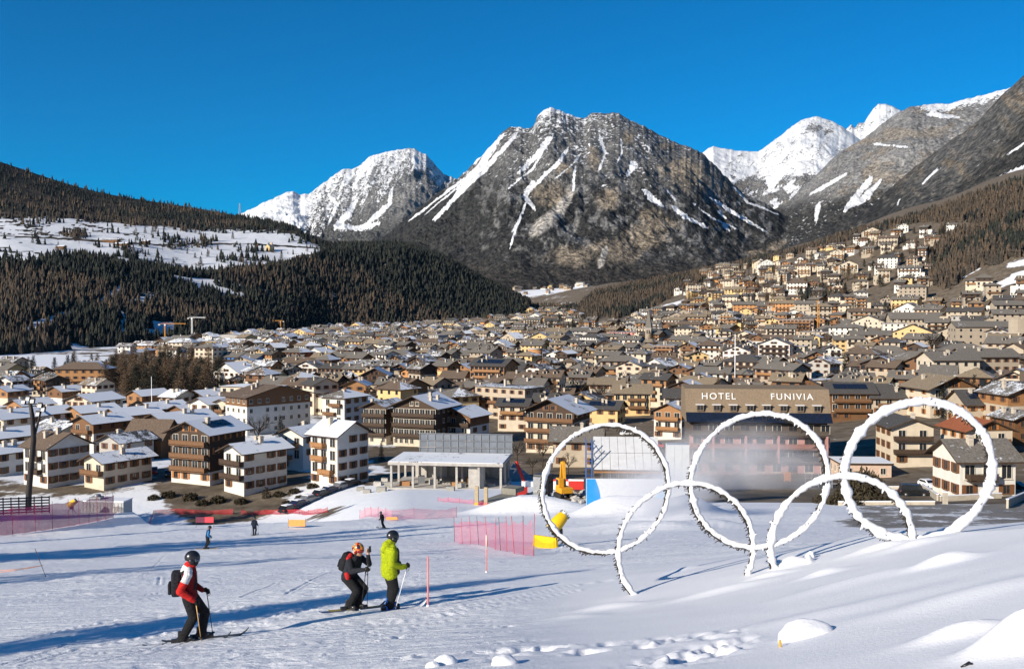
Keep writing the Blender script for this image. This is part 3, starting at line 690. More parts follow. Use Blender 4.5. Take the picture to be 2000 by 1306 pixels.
def hill_mask(px, t):
    X, Y, Zz = hill(px, t); nzg = fbm(X / 60, Y / 60, 5, 2, .6); nzb = fbm(X / 200, Y / 200, 3, 4)
    me_ = sstep(.385, .43, t + .10 * (nzb - .5) + .06 * (nzg - .5)) * (1 - sstep(.73, .78, t + .06 * (nzb - .5) + .05 * (nzg - .5))) * (1 - sstep(840, 900, px))
    me_ = me_ * (1 - sstep(600, 650, px) * sstep(.50, .46, t)) * (1 - sstep(655, 690, px) * np.maximum(sstep(.60, .56, t), (1 - sstep(690, 720, px))))
    cl = sstep(.66, .72, fbm(X / 110 + 9, Y / 90, 4, 5, .6)) * (t < .36) * (px < 480)
    PYh = HOR - F * Zz / Y
    for p, a, b in [([(345, 640), (290, 645)], 14, 24), ([(150, 606), (40, 650)], 9, 12), ([(255, 545), (180, 605)], 4, 7), ([(310, 575), (235, 595)], 4, 5), ([(240, 610), (240, 660)], 8, 6)]:
        cl = np.maximum(cl, sstep(-.2, .4, stroke(px, PYh, p, a, b)))
    return X, Y, Zz, np.maximum(me_, cl)
n = 46000
pxr = _tr.uniform(-260, 1035, n); tr_ = np.where(_tr.random(n) < .60, _tr.uniform(0, .45, n), _tr.uniform(.40, 1.0, n))
Xh, Yh, Zh, mk = hill_mask(pxr, tr_)
thin = sstep(.30, .50, fbm(Xh / 70, Yh / 55, 3, 1))
clump = sstep(.60, .68, fbm(Xh / 55 + 4, Yh / 38, 3, 3, .55)) * .6
keep = (_tr.random(n) > mk * 1.02 * (1 - clump)) & (_tr.random(n) < .40 + .60 * thin)
Ph = np.stack([Xh, Yh, Zh - .6], -1)[keep]; hh = 4.5 + 13.5 * _tr.random(keep.sum()) ** 1.3 * (1 - .25 * sstep(.5, 1, tr_[keep]))
brown = (fbm(Ph[:, 0] / 140, Ph[:, 1] / 120, 3, 2) + .16 * (_tr.random(keep.sum()) - .5) - .10 * sstep(300, 800, pxr[keep])) > .555
forest('conifer_wood', Ph[~brown], hh[~brown], FIRT, [M_FIR, M_FIR2], (_tr.random((~brown).sum()) < .5).astype(int), 'dark conifer wood covering the hill')
forest('larch_wood', Ph[brown], hh[brown], LART, [M_LARCH, M_LARCH2], (_tr.random(brown.sum()) < .6).astype(int), 'brown larches scattered through the dark hill wood')
# scattered trees and bushes on the meadow: real single trees where they show, as a group of things
def in_poly(x, y, poly):
    P = np.array(poly, float); ins = np.zeros(np.shape(x), bool); j = len(P) - 1
    for i in range(len(P)):
        c = ((P[i, 1] > y) != (P[j, 1] > y)) & (x < (P[j, 0] - P[i, 0]) * (y - P[i, 1]) / (P[j, 1] - P[i, 1] + 1e-12) + P[i, 0]); ins ^= c; j = i
    return ins
# larch wood along the right hillside
WOODR = [[(1130, 600), (1160, 572), (1230, 556), (1330, 540), (1420, 520), (1560, 490), (1640, 462), (1760, 432), (1850, 405), (1930, 372), (2000, 352), (2060, 330), (2060, 450), (1960, 448), (1880, 436), (1790, 436), (1700, 458), (1610, 484), (1500, 512), (1380, 545), (1320, 575), (1280, 600), (1200, 625)],
         [(1805, 505), (1850, 462), (1920, 440), (2060, 430), (2060, 495), (1990, 505), (1900, 530), (1850, 570), (1815, 555)], [(880, 640), (900, 605), (1000, 598), (1130, 600), (1190, 612), (1130, 640), (1000, 640)],
         [(1560, 580), (1640, 566), (1650, 590), (1580, 596)]]
n = 60000
pxr = _tr.uniform(880, 2060, n); dr = np.exp(_tr.uniform(math.log(600), math.log(2300), n))
xr = (pxr - 1000) / F * dr; zr = H(xr, dr); pyr = HOR - F * zr / dr
ok = np.zeros(n, bool)
for pl in WOODR: ok |= in_poly(pxr, pyr, pl)
dens = np.clip((dr / 1300) ** 1.0, .2, 1); ok &= (_tr.random(n) < dens * .85)
Pr = np.stack([xr, dr, zr - .6], -1)[ok]; hr_ = _tr.uniform(6, 13, ok.sum())
gr = fbm(Pr[:, 0] / 60, Pr[:, 1] / 60, 3, 5) + .2 * (_tr.random(len(Pr)) - .5) > .62
forest('hillside_larches', Pr[~gr], hr_[~gr], LART, [M_LARCH, M_LARCH2], (_tr.random((~gr).sum()) < .4).astype(int), 'brown leafless larch wood along the hillside above the houses')
forest('hillside_conifers', Pr[gr], hr_[gr], FIRT, [M_FIR, M_FIR2], (_tr.random(gr.sum()) < .5).astype(int), 'dark conifers standing among the hillside larches')

# single trees: three conifers, three bare larches, two bushes, copied
def leafy(mb, rnd, hgt, w, base, nb, tri, size, droop, mi, power=.9):
    for i in range(nb):
        u = rnd.random(); z = base + (hgt - base) * (1 - (1 - u) ** .75) ; r = w * (1 - (z - base) / (hgt - base)) ** power + .12
        a = rnd.uniform(0, 6.283); q = r * rnd.uniform(.25, 1.08)
        c = Vector((q * math.cos(a), q * math.sin(a), z - droop * q))
        for k in range(tri):
            p = c + Vector((rnd.gauss(0, size), rnd.gauss(0, size), rnd.gauss(0, size * .7)))
            d1 = Vector((rnd.gauss(0, 1), rnd.gauss(0, 1), rnd.gauss(0, .6))).normalized() * size * rnd.uniform(.8, 1.8); d2 = Vector((rnd.gauss(0, 1), rnd.gauss(0, 1), rnd.gauss(0, .6))).normalized() * size * rnd.uniform(.5, 1.0)
            mb.add([p - d1 * .5, p + d1 * .5, p + d2], [(0, 1, 2)], mi)
def fir_mesh(seed, larch=False):
    rnd = random.Random(seed); h = 10.0
    t = MB(); t.tube([(0, 0, -.8), (.03, 0, 3), (0, .04, 6.5), (0, 0, 9.6)], [.22, .17, .09, .02], 7)
    for i in range(46 if larch else 30):
        z = rnd.uniform(1.2, 9.2); a = rnd.uniform(0, 6.28); r = (1.9 if larch else 2.0) * (1 - z / 10.2) + .15
        t.bar((0, 0, z), (r * math.cos(a), r * math.sin(a), z - .12 * r + (.35 * r if larch else -.15 * r)), .05)
    c = MB()
    if larch: leafy(c, rnd, 10.1, 2.3, 1.0, 620, 4, .22, -.1, 0, .75)
    else: leafy(c, rnd, 10.2, 2.35, .6, 620, 4, .27, .25, 0)
    return t.mesh('trunk', M_BARK), c.mesh('crown', (M_LARCHN if larch else M_FIR))
def bare_mesh(seed):
    rnd = random.Random(seed); t = MB(); t.tube([(0, 0, -.6), (.05, .03, 2.2), (0, .1, 4.0)], [.20, .15, .10], 7); c = MB()
    def branch(p, d, L, r, k):
        q = p + d * L; (t if k < 2 else c).bar(p, q, r * 2)
        if k >= 4: return
        for i in range(3 if k < 3 else 2):
            e = (d + Vector((rnd.gauss(0, .45), rnd.gauss(0, .45), rnd.gauss(.05, .3)))).normalized(); branch(p + d * L * rnd.uniform(.55, 1), e, L * rnd.uniform(.6, .8), r * .6, k + 1)
    for i in range(6): branch(Vector((0, .05, rnd.uniform(2.2, 4.0))), Vector((math.cos(i * 1.05 + rnd.random()), math.sin(i * 1.05 + rnd.random()), rnd.uniform(.7, 1.5))).normalized(), 2.0, .08, 0)
    return t.mesh('trunk', M_BARK), c.mesh('crown', M_LARCH2)
FIRM = [fir_mesh(i) for i in range(3)]; LARM = [fir_mesh(10 + i, True) for i in range(3)]; BARM = [bare_mesh(20 + i) for i in range(3)]
TREE_N = [0]
def tree(p, h, kind, label, group, w=1.0):
    src = {'fir': FIRM, 'larch': LARM, 'bare': BARM}[kind][TREE_N[0] % 3]; TREE_N[0] += 1
    t = thing({'fir': 'conifer_tree', 'larch': 'larch_tree', 'bare': 'bare_tree'}[kind], label, 'tree', p, random.uniform(0, 6.28), group)
    k = h / (10.0 if kind != 'bare' else 8.0); t.scale = (k * w, k * w, k)
    link('trunk', src[0], t); link('crown', src[1], t); return t
# tall trees left of the picture whose shadows cross the piste
def cast_tree(px, py, h, kind, label, group, w=1.0):
    """stand a tree so that the shadow of its top falls at this pixel of the snow"""
    q = gp(px, py); dx, dy = -sun_dir.x, -sun_dir.y; n_ = math.hypot(dx, dy); dx /= n_; dy /= n_; te = math.tan(R(SUN_EL)); best = None
    for i in range(10, 900):
        s = i * .2; x, y = q.x - dx * s, q.y - dy * s
        if hz(x, y) + h - q.z <= te * s: best = (x, y); break
    if best is None: return
    x, y = best
    if y > 0 and x / y > -.56: return print('cast tree in view', px, py, h)
    return tree((x, y, hz(x, y)), h, kind, label, group, w)
# ------------------------------------------------------------------ houses
def roof_material(name, base, snow, rows=True):
    m, nt, n, l, b = new_mat(name)
    g = n.new('ShaderNodeNewGeometry'); v = g.outputs['Position']
    f = noise_node(n, l, v, .55, 6, .68); f2 = noise_node(n, l, v, 3.0, 4, .6); f3 = noise_node(n, l, v, .13, 2)
    c = ramp(n, l, f2, [(.3, tuple(x * .62 for x in base)), (.7, tuple(x * 1.35 for x in base))])
    k = math_node(n, l, 'ADD', math_node(n, l, 'ADD', f, math_node(n, l, 'MULTIPLY', math_node(n, l, 'SUBTRACT', f3, .5), .7)), math_node(n, l, 'MULTIPLY', math_node(n, l, 'SUBTRACT', f2, .5), .75))
    mk = ramp(n, l, k, [(max(0, 1 - snow - .04), (0, 0, 0)), (min(1, 1 - snow + .05), (1, 1, 1))])
    l.new(mixc(n, l, mk, c, (.78, .81, .85)), b.inputs['Base Color']); b.inputs['Roughness'].default_value = .8; b.inputs['Specular IOR Level'].default_value = .2
    bump(n, l, math_node(n, l, 'ADD', mk, math_node(n, l, 'MULTIPLY', f2, .4)), b, .6, .10)
    return m
ROOFC = {'slate': (.165, .150, .130), 'brown': (.150, .110, .080), 'dark': (.080, .076, .072), 'red': (.30, .10, .045), 'tan': (.24, .19, .13)}
_rm = {}
def RM(col, s):
    k = (col, s)
    if k not in _rm: _rm[k] = roof_material('roof_%s_%s' % (col, s), ROOFC[col], {'bare': .22, 'dust': .42, 'patchy': .52, 'snowy': .70, 'full': .90}[s])
    return _rm[k]
WALLC = {'white': (.66, .63, .57), 'cream': (.58, .50, .385), 'beige': (.44, .37, .28), 'grey': (.40, .38, .35), 'yellow': (.64, .46, .22), 'orange': (.48, .24, .10), 'peach': (.58, .43, .33), 'pink': (.66, .30, .26),
         'blue': (.08, .24, .60), 'brown': (.15, .080, .040), 'dark': (.055, .036, .024), 'stone': (.36, .30, .23), 'honey': (.34, .18, .08), 'red': (.50, .12, .04)}
def WM(c): return pm('wall_' + c, WALLC[c], .85, var=.10, scale=.6, bmp=.15, bscale=8, spec=.15)
M_FRAME = pm('window_frame', (.62, .56, .46), .6, var=.1); M_FRAMEB = pm('window_frame_brown', (.16, .085, .04), .6, var=.15)
M_GLASS = pm('window_glass', (.020, .024, .030), .10, var=.3, spec=.6); M_SHUT = pm('shutter_brown', (.17, .070, .028), .6, var=.2, scale=4); M_SHUTG = pm('shutter_orange', (.42, .17, .05), .6, var=.2, scale=4)
M_WOODD = pm('timber_dark', (.060, .036, .022), .75, var=.3, scale=4, bmp=.3); M_WOODM = pm('timber_brown', (.17, .085, .038), .75, var=.3, scale=4, bmp=.3); M_WOODO = pm('timber_honey', (.32, .16, .065), .7, var=.25, scale=4, bmp=.3)
M_CHIM = pm('chimney_plaster', (.50, .44, .36), .9, var=.2); M_SOLAR = pm('solar_panel', (.012, .018, .035), .15, var=.3, spec=.6); M_METAL = pm('grey_metal', (.30, .31, .32), .45, .6, var=.15)
M_CONC = pm('concrete', (.42, .40, .37), .9, var=.18, scale=1.2, bmp=.3); M_WHITE = pm('white_paint', (.80, .80, .80), .6, var=.05)
WOOD = {'dark': M_WOODD, 'brown': M_WOODM, 'honey': M_WOODO}
_wmesh = {}
def window_mesh(w, h, shut, frame):
    k = (w, h, shut, frame)
    if k not in _wmesh:
        m = MB(); f = .09
        m.b6(-w / 2, w / 2, -.05, .1, 0, f, 0); m.b6(-w / 2, w / 2, -.05, .1, h - f, h, 0); m.b6(-w / 2, -w / 2 + f, -.05, .1, f, h - f, 0); m.b6(w / 2 - f, w / 2, -.05, .1, f, h - f, 0); m.b6(-.03, .03, -.045, .1, f, h - f, 0)
        m.b6(-w / 2 + f, w / 2 - f, -.01, .1, f, h - f, 1)
        if shut:
            sw = w * .46
            for s in (-1, 1): m.b6(s * (w / 2 + .02 + sw / 2) - sw / 2, s * (w / 2 + .02 + sw / 2) + sw / 2, -.07, .02, -.03, h + .03, 2)
        m.b6(-w / 2 - .08, w / 2 + .08, -.14, .05, -.09, -.002, 0)
        _wmesh[k] = m.mesh('window', [M_FRAME if frame == 'light' else M_FRAMEB, M_GLASS, M_SHUT if shut != 2 else M_SHUTG])
    return _wmesh[k]
FOOT_PRINTS = []
def sunside(nx, ny): return -(nx * sun_dir.x + ny * sun_dir.y) / math.hypot(sun_dir.x, sun_dir.y)   # 1 = turned away from the sun
def slope_snow(nx, ny, snow, rnd):
    s = snow + .38 * sunside(nx, ny) + rnd.uniform(-.14, .14)
    return 'bare' if s < .25 else 'dust' if s < .42 else 'patchy' if s < .58 else 'snowy' if s < .80 else 'full'
def house_geo(W_, D_, n, roof='front', pitch=.40, over=1.0, fh=2.8, clad=None, balc=(), balc_w=.8, wins=3, swins=3, chim=2, door=True, base=3.0, seed=0, snow=.5, yaw=0.0, roofc='slate', shut=1, solar=False, annex=0, dorm=0):
    """returns lists of boxes per part; front is -Y"""
    rnd = random.Random(seed); E = n * fh; hw, hd = W_ / 2, D_ / 2; P = {}
    w = MB()
    if roof == 'front': prof = [(-hw, -base), (hw, -base), (hw, E), (0, E + hw * pitch), (-hw, E)]; w.prism(prof, -hd, hd)
    elif roof == 'side': prof = [(-hd, -base), (hd, -base), (hd, E), (0, E + hd * pitch), (-hd, E)]; w.prism(prof, -hw, hw, axis='X')
    else: w.b6(-hw, hw, -hd, hd, -base, E)
    P['wall'] = w
    cy, sy = math.cos(yaw), math.sin(yaw)
    def wn_(nx, ny): return cy * nx - sy * ny, sy * nx + cy * ny
    r = MB(); t = .24; rm = [M_WOODD]
    def slab(a, b, mi):        # a,b: two lists of 4 top corner points
        lo = [(p[0], p[1], p[2] - t) for p in a]; r.add(a + lo, [(0, 1, 2, 3)], mi); r.add(a + lo, [(7, 6, 5, 4), (0, 4, 5, 1), (1, 5, 6, 2), (2, 6, 7, 3), (3, 7, 4, 0)], 0)
    if roof == 'front':
        oy = over * 1.1; ze = E - over * pitch + t; zr = E + hw * pitch + t
        for s in (-1, 1):
            k = slope_snow(*wn_(s, 0), snow, rnd); rm.append(RM(roofc, k))
            slab([(s * (hw + over), -hd - oy, ze), (s * (hw + over), hd + oy, ze), (0, hd + oy, zr), (0, -hd - oy, zr)], None, len(rm) - 1)
    elif roof == 'side':
        ox = over; ze = E - over * pitch + t; zr = E + hd * pitch + t
        for s in (-1, 1):
            k = slope_snow(*wn_(0, s), snow, rnd); rm.append(RM(roofc, k))
            slab([(-hw - ox, s * (hd + over), ze), (hw + ox, s * (hd + over), ze), (hw + ox, 0, zr), (-hw - ox, 0, zr)], None, len(rm) - 1)
    elif roof == 'hip':
        ax, ay = hw + over, hd + over; m_ = min(ax, ay); zr = E + m_ * pitch + t; rx, ry = ax - m_, ay - m_; ze = E + t * .2
        c = [(-ax, -ay, ze), (ax, -ay, ze), (ax, ay, ze), (-ax, ay, ze)]
        if rx >= ry: a, b = (-rx, 0, zr), (rx, 0, zr); fs = [(c[0], c[1], b, a), (c[1], c[2], b), (c[2], c[3], a, b), (c[3], c[0], a)]; ns = [(0, -1), (1, 0), (0, 1), (-1, 0)]
        else: a, b = (0, -ry, zr), (0, ry, zr); fs = [(c[0], c[1], a), (c[1], c[2], b, a), (c[2], c[3], b), (c[3], c[0], a, b)]; ns = [(0, -1), (1, 0), (0, 1), (-1, 0)]
        for q, nn in zip(fs, ns):
            rm.append(RM(roofc, slope_snow(*wn_(*nn), snow, rnd))); r.add(q, [tuple(range(len(q)))], len(rm) - 1)
        lo = [(p[0], p[1], ze - t) for p in c]; r.add(c + lo, [(7, 6, 5, 4), (0, 4, 5, 1), (1, 5, 6, 2), (2, 6, 7, 3), (3, 7, 4, 0)], 0)
    else:
        rm.append(RM(roofc, 'full' if snow > .5 else 'patchy')); r.b6(-hw - .4, hw + .4, -hd - .4, hd + .4, E, E + .3, 0); r.b6(-hw - .35, hw + .35, -hd - .35, hd + .35, E + .302, E + .36, 1)
    P['roof'] = r; P['roof_mats'] = rm
    if clad:
        c = MB(); z0 = E - (fh if clad in ('top', 'all') else 0) - (fh * (n - 2) if clad == 'all' else 0); e = .05
        if roof == 'front': c.prism([(-hw - e, z0), (hw + e, z0), (hw + e, E - .1), (0, E + hw * pitch - .06), (-hw - e, E - .1)], -hd - e, hd + e)
        elif roof == 'side': c.prism([(-hd - e, z0), (hd + e, z0), (hd + e, E - .1), (0, E + hd * pitch - .06), (-hd - e, E - .1)], -hw - e, hw + e, axis='X')
        else: c.b6(-hw - e, hw + e, -hd - e, hd + e, z0, E - .02)
        P['clad'] = c
    bs = []
    for fl in balc:
        b = MB(); z = fl * fh; L = W_ * balc_w / 2; ox = 0 if balc_w > .6 else (rnd.choice((-1, 1)) * W_ * .14)
        b.b6(ox - L, ox + L, -hd - 1.25, -hd - .06, z - .16, z)
        b.b6(ox - L, ox + L, -hd - 1.25, -hd - 1.17, z + .14, z + .92); b.b6(ox - L - .05, ox + L + .05, -hd - 1.3, -hd - 1.12, z + .96, z + 1.04)
        for s in (-1, 1): b.b6(ox + s * L - .05, ox + s * L + .05, -hd - 1.17, -hd - .06, z + .14, z + .92)
        k = -L
        while k <= L + .01: b.b6(ox + k - .05, ox + k + .05, -hd - 1.27, -hd - 1.15, z, z + 1.0); k += max(L / 3, 1.2)
        bs.append(b)
    P['balconies'] = bs
    ws = []
    for fl in range(n):
        z = fl * fh + (.95 if fl not in balc else .12); hh = 1.35 if fl not in balc else 2.1
        for i in range(wins):
            x = (i + .5) / wins * W_ - hw; 
            if door and fl == 0 and i == wins // 2: continue
            ws.append((x, -hd - .05, z, 0.0, hh))
        for i in range(swins):
            y = (i + .5) / swins * D_ - hd
            if rnd.random() < .12: continue
            ws.append((hw + .05, y, fl * fh + .95, math.pi / 2, 1.35)); ws.append((-hw - .05, y, fl * fh + .95, -math.pi / 2, 1.35))
    if roof == 'front' and hw * pitch > 2.0: ws.append((-.9, -hd - .05, E + .15, 0.0, 1.2)); ws.append((.9, -hd - .05, E + .15, 0.0, 1.2))
    P['windows'] = ws
    ch = []
    for i in range(chim):
        if roof == 'front': cx = rnd.choice((-1, 1)) * hw * rnd.uniform(.25, .6); cyy = rnd.uniform(-.6, .6) * hd; zz = E + (hw - abs(cx)) * pitch
        elif roof == 'side': cyy = -hd * rnd.uniform(.1, .6); cx = rnd.uniform(-.7, .7) * hw; zz = E + (hd - abs(cyy)) * pitch
        else: cx = rnd.uniform(-.3, .3) * hw; cyy = rnd.uniform(-.3, .3) * hd; zz = E + min(hw, hd) * pitch * .5
        c = MB(); c.b6(cx - .35, cx + .35, cyy - .45, cyy + .45, zz - 1.0, zz + 1.25); c.b6(cx - .48, cx + .48, cyy - .58, cyy + .58, zz + 1.25, zz + 1.4); c.b6(cx - .3, cx + .3, cyy - .4, cyy + .4, zz + 1.4, zz + 1.55); ch.append(c)
    P['chimneys'] = ch
    ex = []
    if annex:
        s_ = annex; a = MB(); aw, ad, ah = rnd.uniform(3, 5), D_ * rnd.uniform(.5, .8), fh * max(1, n - 1) * rnd.uniform(.75, 1.0); x0, x1 = (hw - .1, hw + aw) if s_ > 0 else (-hw - aw, -hw + .1); y0 = -hd + rnd.uniform(.3, 2)
        a.b6(x0, x1, y0, y0 + ad, -base, ah, 0); xi, xo = (x0, x1) if s_ > 0 else (x1, x0); zi, zo = ah + 1.2, ah + .12; so = s_ * .6
        a.add([(xi, y0 - .5, zi), (xo + so, y0 - .5, zo), (xo + so, y0 + ad + .5, zo), (xi, y0 + ad + .5, zi)], [(0, 1, 2, 3)], 1); a.add([(xi, y0 - .5, zi - .2), (xo + so, y0 - .5, zo - .2), (xo + so, y0 + ad + .5, zo - .2), (xi, y0 + ad + .5, zi - .2), (xi, y0 - .5, zi), (xo + so, y0 - .5, zo)], [(3, 2, 1, 0), (0, 1, 5, 4)], 2)
        for i in range(2): a.b6(x0 + (i + .5) * aw / 2 - .5, x0 + (i + .5) * aw / 2 + .5, y0 - .05, y0 + .1, 1.0, 2.2, 3)
        ex.append(('annex', a, rm[1:2]))
    if dorm and roof == 'side':
        for i in range(dorm):
            a = MB(); cx = (i + .5) / dorm * W_ - hw; yy = -hd * .62; zz = E + (hd - abs(yy)) * pitch; a.b6(cx - .9, cx + .9, yy - .1, yy + 2.4, zz - .3, zz + 1.3, 0); a.b6(cx - .6, cx + .6, yy - .15, yy - .08, zz + .1, zz + 1.1, 3)
            a.add([(cx - 1.2, yy - .4, zz + 1.2), (cx + 1.2, yy - .4, zz + 1.2), (cx, yy - .4, zz + 1.9), (cx - 1.2, yy + 3, zz + 1.2), (cx + 1.2, yy + 3, zz + 1.2), (cx, yy + 3, zz + 1.9)], [(0, 2, 5, 3), (2, 1, 4, 5), (0, 1, 2), (0, 3, 4, 1)], 1); ex.append(('dormer', a, rm[1:2]))
    P['extras'] = ex
    if solar:
        s_ = MB()
        if roof == 'side':
            nx_ = Vector((0, -pitch, 1)).normalized(); M3 = Matrix.Rotation(math.atan(pitch), 3, 'X')
            for i in range(5): s_.box((-hw * .6 + i * hw * .3, -hd * .5, E + hd * .5 * pitch + t + .12), (hw * .28, hd * .55, .06), 0, M=M3)
        else:
            sd = 1 if math.cos(yaw) > -2 else -1; M3 = Matrix.Rotation(math.atan(pitch), 3, 'Y')
            for i in range(4): s_.box((hw * .5, -hd * .5 + i * hd * .3, E + hw * .5 * pitch + t + .12), (hw * .5, hd * .27, .06), 0, M=M3)
        P['solar'] = s_
    return P
def place_house(p, yaw, wall, label, name='house', cat='house', group=None, detail=True, wood='dark', cladwood=None, **k):
    """a house as a thing with its parts; yaw in degrees, 0 faces the camera"""
    yr = R(yaw); P = house_geo(yaw=yr, **k)
    t = thing(name, label, cat, (p[0], p[1], p[2]), yr, group); FOOT_PRINTS.append((p[0], p[1], max(k['W_'], k['D_']) * .5))
    P['wall'].build('wall', WM(wall) if isinstance(wall, str) else wall, t)
    ro = P['roof'].build('roof', P['roof_mats'], t)
    if 'clad' in P: P['clad'].build('timber_cladding', WOOD[cladwood or wood], t)
    for b in P['balconies']: b.build('balcony', WOOD[wood], t)
    for c in P['chimneys']: c.build('chimney', M_CHIM, ro)
    if 'solar' in P: P['solar'].build('solar_array', M_SOLAR, ro)
    for nm, a, r1 in P['extras']: a.build(nm, [WM(wall) if isinstance(wall, str) else wall, r1[0], M_WOODD, M_GLASS], ro if nm == 'dormer' else t)
    sh = k.get('shut', 1)
    if detail:
        for x, y, z, rz, hh in P['windows']:
            o = link('window', window_mesh(1.15 if hh < 2 else 1.6, hh, sh if hh < 2 else 0, 'brown' if (sh and hh < 2) else 'light'), t); o.location = (x, y, z); o.rotation_euler = (0, 0, rz)
    elif P['windows']:
        m = MB(); win_boxes(m, P['windows'], sh); o = m.build('windows', [M_GLASS, M_SHUT], t); o['kind'] = 'stuff'
    return t
def win_boxes(m, ws, sh, xf=None):
    for x, y, z, rz, hh in ws:
        M_ = Matrix.Translation((x, y, z)) @ Matrix.Rotation(rz, 4, 'Z')
        if xf is not None: M_ = xf @ M_
        def bb(x0, x1, y0, y1, z0, z1, mi):
            vs = [M_ @ Vector((a, b, c)) for a in (x0, x1) for b in (y0, y1) for c in (z0, z1)]; m.add(vs, [(0, 1, 3, 2), (4, 6, 7, 5), (0, 4, 5, 1), (2, 3, 7, 6), (0, 2, 6, 4), (1, 5, 7, 3)], mi)
        w = .55 if hh < 2 else .8
        bb(-w, w, -.03, .06, 0, hh, 0)
        if sh: bb(-w - .5, -w - .02, -.05, .04, 0, hh, 1); bb(w + .02, w + .5, -.05, .04, 0, hh, 1)
# ------------------------------------------------------------------ the houses nearest the slope, one by one
def NH(px, py, W_, D_, n, yaw, roof, wall, label, dmin=120, **k):
    p = gp(px, py, dmin); s = math.hypot(p.x, p.y); q = Vector((p.x * (1 + D_ * .5 / s), p.y * (1 + D_ * .5 / s), 0)); q.z = hz(q.x, q.y)
    k.setdefault('seed', int(px * 7 + py)); return place_house(q, yaw, wall, label, W_=W_, D_=D_, n=n, roof=roof, **k)
# row along the road below the piste, left of the building site
NH(112, 950, 8.5, 10, 3, -32, 'side', 'white', 'white three-storey house with bare brown roof and outside stair', roofc='brown', snow=.28, wins=3, swins=4, balc=(1, 2), balc_w=.28, chim=2, pitch=.5, over=.9)
NH(232, 955, 6.5, 12, 2, -32, 'front', 'cream', 'small cream house with brown flower balcony and red flag outside', wood='brown', snow=.55, balc=(1,), balc_w=.95, chim=2, wins=2, swins=4, pitch=.42)
NH(408, 945, 10.5, 11.5, 4, -24, 'front', 'white', 'tall brown timber chalet with honey corner posts and three balconies', wood='brown', clad='all', cladwood='dark', snow=.85, balc=(1, 2, 3), balc_w=.9, wins=4, swins=3, solar=True, chim=1, fh=2.75, pitch=.42, over=1.4, shut=2)
NH(500, 966, 6.6, 11, 3, -38, 'front', 'white', 'white house with two dark balconies and closed brown shutters', wood='dark', snow=.6, balc=(1, 2), balc_w=1.0, wins=2, swins=4, chim=2, pitch=.42, over=1.2)
NH(664, 950, 7.8, 9, 4, -36, 'side', 'white', 'white villa with snowy roof, honey balconies and an arched ground floor', wood='honey', snow=.95, balc=(1, 2, 3), balc_w=.45, wins=3, swins=3, chim=1, pitch=.52, fh=2.7, over=1.0)
NH(594, 918, 7.5, 9, 3, -30, 'front', 'white', 'narrow white house with small honey balconies behind the white villa', wood='honey', snow=.5, balc=(1, 2), balc_w=.4, wins=2, swins=2, pitch=.42)
NH(22, 930, 7, 12, 2, -30, 'front', 'white', 'white house beside the leaning lamp mast', snow=.7, wood='honey', balc=(1,), balc_w=.5, wins=2)
NH(20, 895, 9, 13, 2, -32, 'front', 'cream', 'low house with snow-covered roof behind the leaning lamp mast', snow=.85, wood='brown', wins=2)
NH(122, 880, 12, 12, 2, -30, 'side', 'white', 'broad low house with spotted snowy roof behind the brown-roofed house', snow=.95, wins=3, pitch=.36, chim=1)
NH(200, 885, 8.5, 12, 3, -30, 'front', 'white', 'white chalet with dark gable over the small cream house', clad='top', wood='brown', snow=.75, wins=2, balc=(2,), balc_w=.8)
NH(248, 905, 8, 10, 2, -30, 'front', 'grey', 'grey gabled house in shade behind the small cream house', snow=.3, roofc='dark', wins=2)
NH(25, 852, 11, 14, 2, -28, 'front', 'cream', 'wide cream chalet with dark timber balcony gable', clad='gable', wood='dark', snow=.75, balc=(1,), balc_w=.45, wins=3)
NH(95, 842, 9, 12, 2, -30, 'front', 'white', 'plain white house under a flat snowy roof beside the cream chalet', snow=.9, wins=2)
NH(182, 838, 9, 14, 2, -34, 'front', 'honey', 'honey timber chalet with carved gable in the snowy-roofed row', clad='top', wood='honey', snow=.8, balc=(1,), balc_w=.7, wins=2)
NH(258, 845, 9.5, 15, 2, -34, 'front', 'orange', 'long orange timber chalet with skylight in its snowy roof', clad='all', wood='honey', snow=.8, wins=2, balc=(1,), balc_w=.7)
NH(318, 830, 9, 14, 2, -34, 'front', 'honey', 'second orange timber chalet standing beside the skylight chalet', clad='top', wood='honey', snow=.8, wins=2)
NH(352, 885, 11, 17, 3, -32, 'front', 'cream', 'dark chalet with cream framed upper windows behind the timber chalet', clad='top', wood='dark', snow=.8, balc=(1, 2), wins=2)
NH(300, 895, 10, 10, 2, -10, 'side', 'brown', 'steep olive-roofed barn behind the fir tree', roofc='brown', snow=.2, pitch=.8, wins=0, swins=0, chim=0)
NH(372, 835, 8.5, 12, 2, -28, 'front', 'cream', 'cream cottage with red-brown gable boards in the snowy-roofed row', clad='top', wood='brown', snow=.75, wins=2)
NH(420, 838, 9, 13, 3, -32, 'front', 'white', 'white house with big smooth snowy roof beside the flat-roofed hotel', snow=.95, wins=2)
NH(452, 838, 7, 11, 3, -20, 'front', 'cream', 'cream gabled house squeezed between snowy roof and flat-roofed hotel', wood='brown', snow=.4, balc=(1, 2), balc_w=.6, wins=2)
NH(185, 812, 13, 15, 2, -24, 'front', 'cream', 'wide low cream house with broad gable and snowy roof', snow=.85, wins=4, pitch=.34)
NH(60, 822, 9, 12, 2, -30, 'front', 'brown', 'brown timber chalet behind the wide cream chalet', wood='honey', clad='top', snow=.7, wins=2)
NH(405, 800, 9, 12, 2, -30, 'front', 'dark', 'dark timber chalet beside the larch wood', wood='dark', clad='all', snow=.7, wins=2, balc=(1,))
NH(290, 800, 9, 13, 2, -32, 'front', 'honey', 'honey timber chalet below the larch wood by the white pole', wood='honey', clad='top', snow=.75, wins=2)
